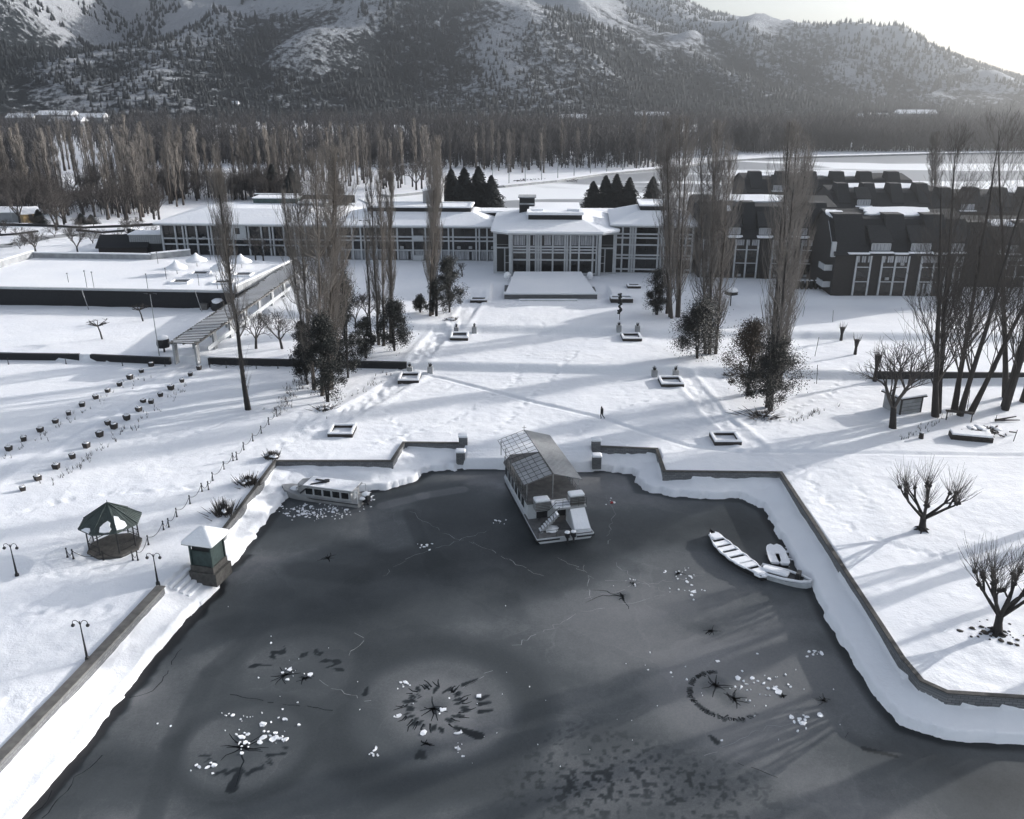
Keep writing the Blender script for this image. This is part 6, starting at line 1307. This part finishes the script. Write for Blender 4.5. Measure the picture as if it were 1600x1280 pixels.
for s, xx, yy, zz in ((-1, -1.55, 3.6, 2.0), (1, 1.95, 2.9, 2.58)):
    m = MB(); m.box(xx - .75, xx + .75, yy - .5, yy + .5, zz, zz + 1.0); un = m.build('cooling_unit', 'metal_grey', t)
    m = MB()
    for k in range(5): m.box(xx - .78, xx + .78, yy - .53, yy - .5, zz + .1 + k * .18, zz + .2 + k * .18)
    m.build('unit_slats', 'wood_grey', un); m = MB(); m.box(xx - .8, xx + .8, yy - .55, yy + .55, zz + 1.0, zz + 1.32); o = m.build('unit_snow', 'snow', un); bv = o.modifiers.new('b', 'BEVEL'); bv.width = .16; bv.segments = 3
m = MB()
for k in range(8): m.box(-2.3 + k * .24, -2.3 + k * .24 + .26, 1.0 + .0 * k, 2.0, .62 + k * .24, .70 + k * .24)
m.add([(-2.35, .95, .55), (-.4, .95, 2.45), (-.4, .95, 2.65), (-2.35, .95, .8), (-2.35, 1.0, .55), (-.4, 1.0, 2.45), (-.4, 1.0, 2.65), (-2.35, 1.0, .8)], [(0, 1, 2, 3), (7, 6, 5, 4), (3, 2, 6, 7), (0, 4, 5, 1)])
st_ = m.build('stairs', 'boat_roof', t); m = MB()
for k in range(8): m.box(-2.28 + k * .24, -2.28 + k * .24 + .22, 1.05, 1.95, .702 + k * .24, .78 + k * .24)
m.build('stair_snow', 'snow', st_)
m = MB(); m.tube([(-2.3, .95, 1.7), (-.4, .95, 3.4)], .025, 4).tube([(-2.3, 2.0, 1.7), (-.4, 2.0, 3.4)], .025, 4)
for k in range(4): q = k / 3; m.tube([(-2.3 + 1.9 * q, .95, .7 + 1.8 * q), (-2.3 + 1.9 * q, .95, 1.7 + 1.7 * q)], .022, 4)
m.tube([(-w + .2, .1, 1.35), (.6, .1, 1.35)], .025, 4).tube([(-w + .2, .1, .55), (-w + .2, .1, 1.35)], .025, 4).tube([(-.9, .1, .55), (-.9, .1, 1.35)], .025, 4).tube([(.6, .1, .55), (.6, .1, 1.35)], .025, 4); m.build('stair_rail', 'metal_dark', t)
m = MB(); m.add([(1.0, .25, .6), (2.85, .25, .6), (2.85, 3.2, .6), (1.0, 3.2, .6), (1.0, .35, .75), (2.85, .35, .75), (2.75, 2.2, 2.25), (1.05, 2.2, 2.25), (1.05, 3.2, 2.3), (2.75, 3.2, 2.3)],
      [(4, 5, 6, 7), (7, 6, 9, 8), (0, 1, 5, 4), (1, 2, 9, 6, 5), (3, 0, 4, 7, 8), (2, 3, 8, 9)]); m.build('engine_cover', 'boat_white', t)
m = MB(); m.add([(1.1, .42, .86), (2.75, .42, .86), (2.68, 2.15, 2.34), (1.12, 2.15, 2.34), (1.1, .42, .92), (2.75, .42, .92), (2.68, 2.15, 2.42), (1.12, 2.15, 2.42)], [(4, 5, 6, 7), (0, 1, 5, 4), (1, 2, 6, 5), (2, 3, 7, 6), (3, 0, 4, 7)]); m.build('cover_snow', 'snow', t)
for xx in (.1, .75):
    m = MB(); m.box(xx - .2, xx + .2, -.5, -.05, .6, 1.15).tube([(xx, -.35, .6), (xx, -.45, -.1)], [.12, .09], 6); ob = m.build('outboard_motor', 'boat_dark', t); MB().blob((xx, -.28, 1.15), .28, .14, 3).build('motor_snow', 'snow', ob)
MB().blob((-1.0, 1.6, .6), .8, .3, 9, 10, 5, .25).build('deck_snow', 'snow', t, True)

# cabin boat on the left
a = G(433, 778, WATER); b = G(560, 795, WATER); rz = math.atan2(a[1] - b[1], a[0] - b[0]) - math.pi / 2; L = math.hypot(a[0] - b[0], a[1] - b[1])
off = Vector((-math.sin(math.pi) , 0)); nx, ny = math.cos(rz), math.sin(rz)   # local +x in world
t = thing('cabin_boat', 'small cabin boat with five side windows, stuck by the snowy left bank', 'boat', (b[0] + nx * 1.25, b[1] + ny * 1.25, WATER), rz)
m = MB(); hullmesh(m, L, 2.6, -.25, .62, 3.6, 0, .45); hl = m.build('hull', 'boat_roof', t)
m = MB()
for s in (-1, 1): m.tube([(s * 1.27, .0, .45), (s * 1.30, L * .55, .48), (s * .98, L * .82, .7), (s * .3, L * .98, .95)], .07, 5)
m.build('stripe', 'boat_dark', hl)
m = MB(); m.prism([(-1.05, .9), (1.05, .9), (1.0, 6.6), (.6, 7.5), (-.6, 7.5), (-1.0, 6.6)], .6, 1.85); m.build('cabin', 'boat_roof', t)
for s in (-1, 1):
    for k in range(5):
        f = MB().box(s * 1.04 - .03, s * 1.04 + .03, 1.1 + k * 1.08, 2.1 + k * 1.08, .82, 1.68).build('window', 'boat_white', t); MB().box(s * 1.04 - .05, s * 1.04 + .05, 1.17 + k * 1.08, 2.03 + k * 1.08, .88, 1.62).build('pane', 'dark_glass', f)
m = MB(); m.box(-1.25, 1.25, .55, 6.7, 1.853, 1.95); rf = m.build('roof', 'boat_roof', t); m = MB(); m.box(-1.2, 1.2, .65, 6.5, 1.953, 2.03); m.build('roof_snow', 'roof_snow', rf)
m = MB(); m.add([(-1.0, 6.7, 1.85), (1.0, 6.7, 1.85), (.6, 7.8, 1.15), (-.6, 7.8, 1.15), (-1.0, 6.7, 1.9), (1.0, 6.7, 1.9), (.6, 7.8, 1.2), (-.6, 7.8, 1.2)], [(0, 3, 2, 1), (4, 5, 6, 7), (0, 1, 5, 4), (1, 2, 6, 5), (2, 3, 7, 6), (3, 0, 4, 7)]); m.build('windscreen', 'dark_glass', t)
m = MB(); m.tube([(-1.1, 7.0, .9), (-.9, 5.6, 2.1), (.1, 4.2, 2.15)], .1, 5).tube([(.9, 7.2, .9), (.3, 5.6, 2.12), (.1, 4.2, 2.15)], .1, 5).blob((.0, 4.3, 2.2), .45, .15, 2, 8, 4, .4); m.build('tarpaulin', 'boat_dark', t)
m = MB(); m.box(-.5, .5, .82, .9, .62, 1.75); m.build('stern_door', 'boat_white', t)
m = MB(); m.tube([(-1.1, .1, .6), (-1.1, .1, 1.9), (-1.1, .8, 1.9)], .04, 4).tube([(1.1, .1, .6), (1.1, .1, 1.9), (1.1, .8, 1.9)], .04, 4); m.build('stern_frame', 'boat_white', t)
m = MB(); m.box(-.3, .3, -.7, -.1, .3, 1.2).tube([(0, -.5, .4), (0, -.7, -.2)], .12, 5); ob = m.build('outboard_motor', 'boat_dark', t); m = MB(); m.blob((0, -.4, 1.25), .45, .25, 4); m.blob((-.5, -.2, .9), .3, .2, 5); m.build('motor_snow', 'snow', ob)
MB().blob((0, 8.2, .85), .6, .18, 8).build('bow_snow', 'snow', t)

# long canoe
a = G(1104, 838, WATER); b = G(1190, 909, WATER); rz = math.atan2(a[1] - b[1], a[0] - b[0]) - math.pi / 2; L = math.hypot(a[0] - b[0], a[1] - b[1])
t = thing('long_rowing_boat', 'long narrow dark rowing boat filled with snow between its seats, frozen in at right', 'boat', (b[0] + .3, b[1] + .2, WATER), rz)
n = 24; ro = []; ri = []
for i in range(n + 1):
    s = i / n; wd = 1.0 * (1 - abs(2 * s - .95) ** 2.6 * .9); wd = max(wd, .06) if s > .05 else max(wd, .45); zr = .12 + .75 * max(0, s - .72) ** 1.6 * 4; ro.append((wd, L * s, .55 + zr * .5))
    # gentle bend of the hull outline
bend = lambda s: -.55 * math.sin(math.pi * s)
m = MB(); vs = []
for i, (wd, y, z) in enumerate(ro):
    c = bend(i / n); vs += [(c - wd * .55, y, -.2), (c - wd, y, z), (c - wd + .09, y, z), (c - wd * .5, y, .12), (c + wd * .5, y, .12), (c + wd - .09, y, z), (c + wd, y, z), (c + wd * .55, y, -.2)]
fs = []
for i in range(n):
    a_, b_ = 8 * i, 8 * i + 8
    for j in range(8): fs.append((a_ + j, b_ + j, b_ + (j + 1) % 8, a_ + (j + 1) % 8)[::-1])
fs += [tuple(range(8)), tuple(8 * n + k for k in range(8))[::-1]]
m.add(vs, fs); hl = m.build('hull', 'boat_dark', t)
for k in range(7):
    s = .12 + k * .125; i = int(s * n); wd, y, z = ro[i]; c = bend(s); se = MB().box(c - wd + .06, c + wd - .06, y - .16, y + .16, z - .16, z - .08).build('seat', 'wood_dark', t)
    m = MB(); j1, j2 = random.Random(k).uniform(-.1, .2), random.Random(k + 9).uniform(-.05, .25); m.box(c - wd + .04, c + wd - .04, y - .36 - j1, y + .36 + j2, z - .078, z + .08 + j2 * .4); o = m.build('seat_snow', 'snow', se); bv = o.modifiers.new('b', 'BEVEL'); bv.width = .1; bv.segments = 2
m = MB()
for s in (-1, 1):
    pts = [(bend(i / n) + s * (ro[i][0] - .06), ro[i][1], ro[i][2] + .04) for i in range(1, n - 1)]; m.tube(pts, [.10 + .04 * math.sin(i * 1.7) for i in range(len(pts))], 6)
m.blob((bend(.05), .5, .5), .7, .2, 3); m.build('gunwale_snow', 'snow', t, True)
# motor boat full of snow
a = G(1262, 920, WATER); b = G(1184, 898, WATER); rz = math.atan2(a[1] - b[1], a[0] - b[0]) - math.pi / 2; L = math.hypot(a[0] - b[0], a[1] - b[1])
t = thing('motor_boat', 'open white motor boat heaped with snow between the long boat and the bank', 'boat', (b[0] + .15, b[1] + .35, WATER), rz); L += .3
m = MB(); hullmesh(m, L, 1.9, -.2, .42, 2.2, 0, .2); m.build('hull', 'boat_white', t)
m = MB(); hullmesh(m, L - .35, 1.45, .43, .50, 1.9, 0, .0, y0=.15); m.build('cockpit', 'boat_dark', t)
m = MB()
for s in (-1, 1): m.tube([(s * .82, .1, .55), (s * .86, L * .5, .58), (s * .6, L * .8, .62), (s * .15, L - .1, .7)], [.13, .14, .13, .12], 7)
m.build('rim_snow', 'snow', t, True)
m = MB(); m.box(-.45, .45, .3, 2.8, .5, .85); o = m.build('seat_box', 'snow', t); bv = o.modifiers.new('b', 'BEVEL'); bv.width = .18; bv.segments = 3
MB().box(-.55, .25, L * .70, L * .70 + .35, .5, 1.15).build('console', 'boat_dark', t)
# two small upturned boats near the bank
for u0, v0, u1, v1, lab, wd in [(1204, 862, 1211, 886, 'small snow covered dinghy beside the bank, the left one of the pair', 1.1), (1214, 862, 1226, 888, 'small snow covered dinghy beside the bank, the right one of the pair', 1.1)]:
    a = G(u0, v0, WATER); b = G(u1, v1, WATER); rz = math.atan2(a[1] - b[1], a[0] - b[0]) - math.pi / 2; L = math.hypot(a[0] - b[0], a[1] - b[1]) + .4
    t = thing('dinghy', lab, 'boat', (b[0], b[1], WATER), rz, 'snow covered dinghies'); m = MB(); hullmesh(m, L, wd, -.15, .3, 1.2, .8, .1, tw=.7); m.build('hull', 'boat_dark', t)
    m = MB(); hullmesh(m, L + .05, wd + .05, .303, .55, 1.2, .8, .1, tw=.7); o = m.build('snow_cover', 'snow', t); bv = o.modifiers.new('b', 'BEVEL'); bv.width = .09; bv.segments = 2
x, y = G(956, 786, WATER); t = thing('buoy', 'small red float lying on the ice right of the passenger boat', 'buoy', (x, y, WATER)); m = MB(); m.blob((0, 0, .05), .2, .13, 1); m.build('float', 'red_plastic', t); MB().blob((.25, .1, .02), .2, .09, 5).build('snow', 'snow', t)

# ------------------------------------------------------------ far left yard and distant things
def hut(name, lab, u, v, z, L, D, H, Hr, rz=0, wall='wood_dark', roof='snow', cat='hut'):
    x, y = G(u, v, z); t = thing(name, lab, cat, (x, y, z), R(rz)); MB().box(0, L, 0, D, -1, H).build('wall', wall, t)
    m = MB(); o = .5; m.add([(-o, -o, H), (L + o, -o, H), (L + o, D + o, H), (-o, D + o, H), (-o, D / 2, H + Hr), (L + o, D / 2, H + Hr), (-o, -o, H - .25), (L + o, -o, H - .25), (L + o, D + o, H - .25), (-o, D + o, H - .25)],
        [(0, 1, 5, 4), (2, 3, 4, 5), (0, 4, 3), (1, 2, 5), (6, 7, 1, 0), (8, 9, 3, 2), (7, 8, 2, 1), (9, 6, 0, 3), (9, 8, 7, 6)]); m.build('roof', roof, t); return t
h_ = hut('garden_hut', 'yellow walled hut with a snowy gable roof at the far left', 37, 346, 2.5, 4.5, 6, 2.2, 1.5, 40, 'yellow_wall'); MB().box(1.5, 2.6, -.06, 0, 0, 1.9).build('door', 'wood_dark', h_)
hut('garden_hut', 'white roofed hut left of the yellow hut', -12, 343, 2.5, 9, 6, 2.2, 1.2, 0, 'grey_wall')
hut('pool_hut', 'dark hut with a low pyramid roof behind the walled terrace', 155, 397, 3, 11, 7, 1.6, 2.4, 4, 'wood_dark', 'dark_fascia')
x, y = G(205, 395, 3); t = thing('steel_container', 'grey corrugated container with snow behind the walled terrace', 'container', (x, y, 3), R(3)); m = MB(); m.box(0, 13, 0, 5, -1, 4.2); m.build('body', 'grey_wall', t); m = MB()
for k in range(26): m.box(k * .5 + .1, k * .5 + .3, -.06, 0, 2.2, 4.1)
m.build('corrugation', 'metal_grey', t); MB().box(0, 13, -.03, 0, -.2, 2.1).build('opening', 'metal_dark', t); MB().box(-.2, 13.2, -.2, 5.2, 4.203, 4.45).build('roof_snow', 'snow', t)
for i in range(7):
    x, y = G(205 + i * 7.6, 371 + i * 1.3, 3); t = thing('hedge_block', 'tall dark clipped hedge block in the slanted row left of the hotel', 'hedge', (x, y, 3), 0, 'clipped hedge blocks'); t['label'] = ['leftmost', 'second from left', 'third from left', 'middle', 'fifth from left', 'sixth from left', 'rightmost'][i] + ' dark clipped hedge block in the slanted row left of the hotel'
    m = MB(); m.box(-.5, .5, -.7, .7, -.6, 2.3); m.build('hedge', 'leaf_dark', t); MB().box(-.5, .5, -.7, .7, 2.303, 2.5).build('snow_cap', 'snow', t)
x, y = G(199, 376, 3); t = thing('parked_car', 'small dark parked car under snow left of the hotel', 'car', (x, y, 3), R(20)); m = MB(); m.prism([(-2, -.85), (2, -.85), (2, .85), (-2, .85)], .3, .95); m.prism([(-1.3, -.75), (1.0, -.75), (1.0, .75), (-1.3, .75)], .95, 1.45); m.build('body', 'metal_dark', t)
for wx in (-1.25, 1.25):
    for wy in (-.85, .85): m = MB(); m.tube([(wx, wy - .1, .32), (wx, wy + .1, .32)], .32, 10); m.build('wheel', 'boat_dark', t)
m = MB(); m.box(-1.25, .95, -.7, .7, 1.453, 1.6); m.build('snow_cover', 'snow', t)
for lab, pts in [('low dark garden wall curving behind the walled terrace', [(0, 353), (60, 354), (130, 358), (200, 355), (250, 352)]), ('low dark garden kerb left of the car', [(120, 362), (160, 366), (195, 363)]), ('dark wall fragment at the far left edge', [(-30, 372), (20, 369), (60, 364)])]:
    wallline('garden_wall', lab, [G(u, v, 2.8) for u, v in pts], .25, 1.5, 3.5, mat='dark_fascia', cap=False)
m = MB(); a = densify([G(u, v, 2.9) for u, v in [(-40, 388), (20, 384), (70, 372), (120, 367), (175, 372), (205, 384)]], 6)
for p, q in zip(a[:-1], a[1:]): m.obox(p, q, 2.6, 2.0, 3.06)
tag(m.build('driveway', 'concrete'), kind='structure')
# houses at the foot of the hills
for i, (u, v, z, L, D, H, lab) in enumerate([(10, 193, 4, 24, 14, 5, 'leftmost long white roofed house at the foot of the hill'), (58, 193, 5, 30, 16, 7, 'wide white roofed house at the foot of the hill, second from left'), (78, 197, 4, 26, 14, 4, 'lower white roofed house in front of the wide one'), (122, 193, 5, 22, 12, 5, 'white roofed house right of the wide one at the foot of the hill'),
    (360, 165, None, 8, 6, 1.5, 'single white roofed house on the slope above the valley wood'), (994, 190, 4, 30, 14, 5, 'white roofed building beyond the causeway'), (1404, 186, 5, 36, 14, 5, 'long pale building across the lake'), (1345, 190, 4, 26, 12, 4, 'smaller pale building across the lake left of the long one'), (875, 192, 3, 24, 12, 4, 'pale roofed house behind the valley wood'), (708, 203, 1, 24, 10, 4, 'white roofed farmhouse in the middle of the valley wood')]):
    if z is None:                                          # on the slope: where the line of sight meets the hill
        d = ray(u, v); k = 800.0
        while k < 2500 and CAMH + d[2] * k > float(mtn(np.array([[d[0] * k]]), np.array([[d[1] * k]]))[0][0, 0]): k += 4
        z = CAMH + d[2] * k
    hut('distant_house', lab, u, v, z, L, D, H, 3.2, 0, 'grey_wall', 'snow', 'house')
# power poles and wires along the causeway
pl = []
for i, u in enumerate(np.linspace(770, 1100, 14)):
    vv = np.interp(u, [770, 860, 930, 1050, 1110], [290, 281, 271, 260, 251]); x, y = G(u, vv - 1, -.3); o = thing('power_pole', 'pale power pole on the causeway, number %s along it' % ['one', 'two', 'three', 'four', 'five', 'six', 'seven', 'eight', 'nine', 'ten', 'eleven', 'twelve', 'thirteen', 'fourteen'][i], 'pole', (x, y, -.3), 0, 'power poles on the causeway'); o['label'] = 'pale power pole on the causeway, ' + ['first', 'second', 'third', 'fourth', 'fifth', 'sixth', 'seventh', 'eighth', 'ninth', 'tenth', 'eleventh', 'twelfth', 'thirteenth', 'last'][i] + ' from the left'
    MB().tube([(0, 0, 0), (0, 0, 8.5)], [.22, .14], 5).build('pole', 'metal_grey', o); MB().box(-.9, .9, -.06, .06, 7.7, 7.9).build('crossarm', 'metal_grey', o); pl.append((x, y, 7.4))
for k, lab in ((-.8, 'sagging left power wire along the causeway'), (.8, 'sagging right power wire along the causeway')):
    m = MB(); o = pl[0]
    for a, b in zip(pl[:-1], pl[1:]): m.tube([(a[0] + (b[0] - a[0]) * s + k - o[0], a[1] + (b[1] - a[1]) * s - o[1], a[2] - 3.5 * s * (1 - s) - o[2]) for s in np.linspace(0, 1, 7)], .05, 3)
    c = m.build('power_wire', 'metal_dark'); c.location = o; tag(c, lab, 'wire')
x, y = G(633, 289, -.5); t = thing('signal_mast', 'white mast with a cross arm near the road behind the hotel', 'mast', (x, y, -.5)); MB().tube([(0, 0, 0), (0, 0, 9)], .2, 5).build('mast', 'white_paint', t); MB().box(-2, 6, -.1, .1, 8.2, 8.6).build('arm', 'white_paint', t)
# shoreline reeds and a jetty of driftwood on the lake
m = MB(); rn = random.Random(3)
x, y = G(835, 283, LAKEZ)
for k in range(50): a = (rn.gauss(0, 9), rn.gauss(0, 3), .1); m.tube([a, (a[0] + rn.uniform(-2, 2), a[1] + rn.uniform(-1, 1), rn.uniform(.2, .9))], .14, 3)
o = m.build('driftwood', 'dark_bark'); o.location = (x, y, LAKEZ); tag(o, 'dark driftwood and reeds at the near edge of the causeway', 'driftwood', kind='stuff')
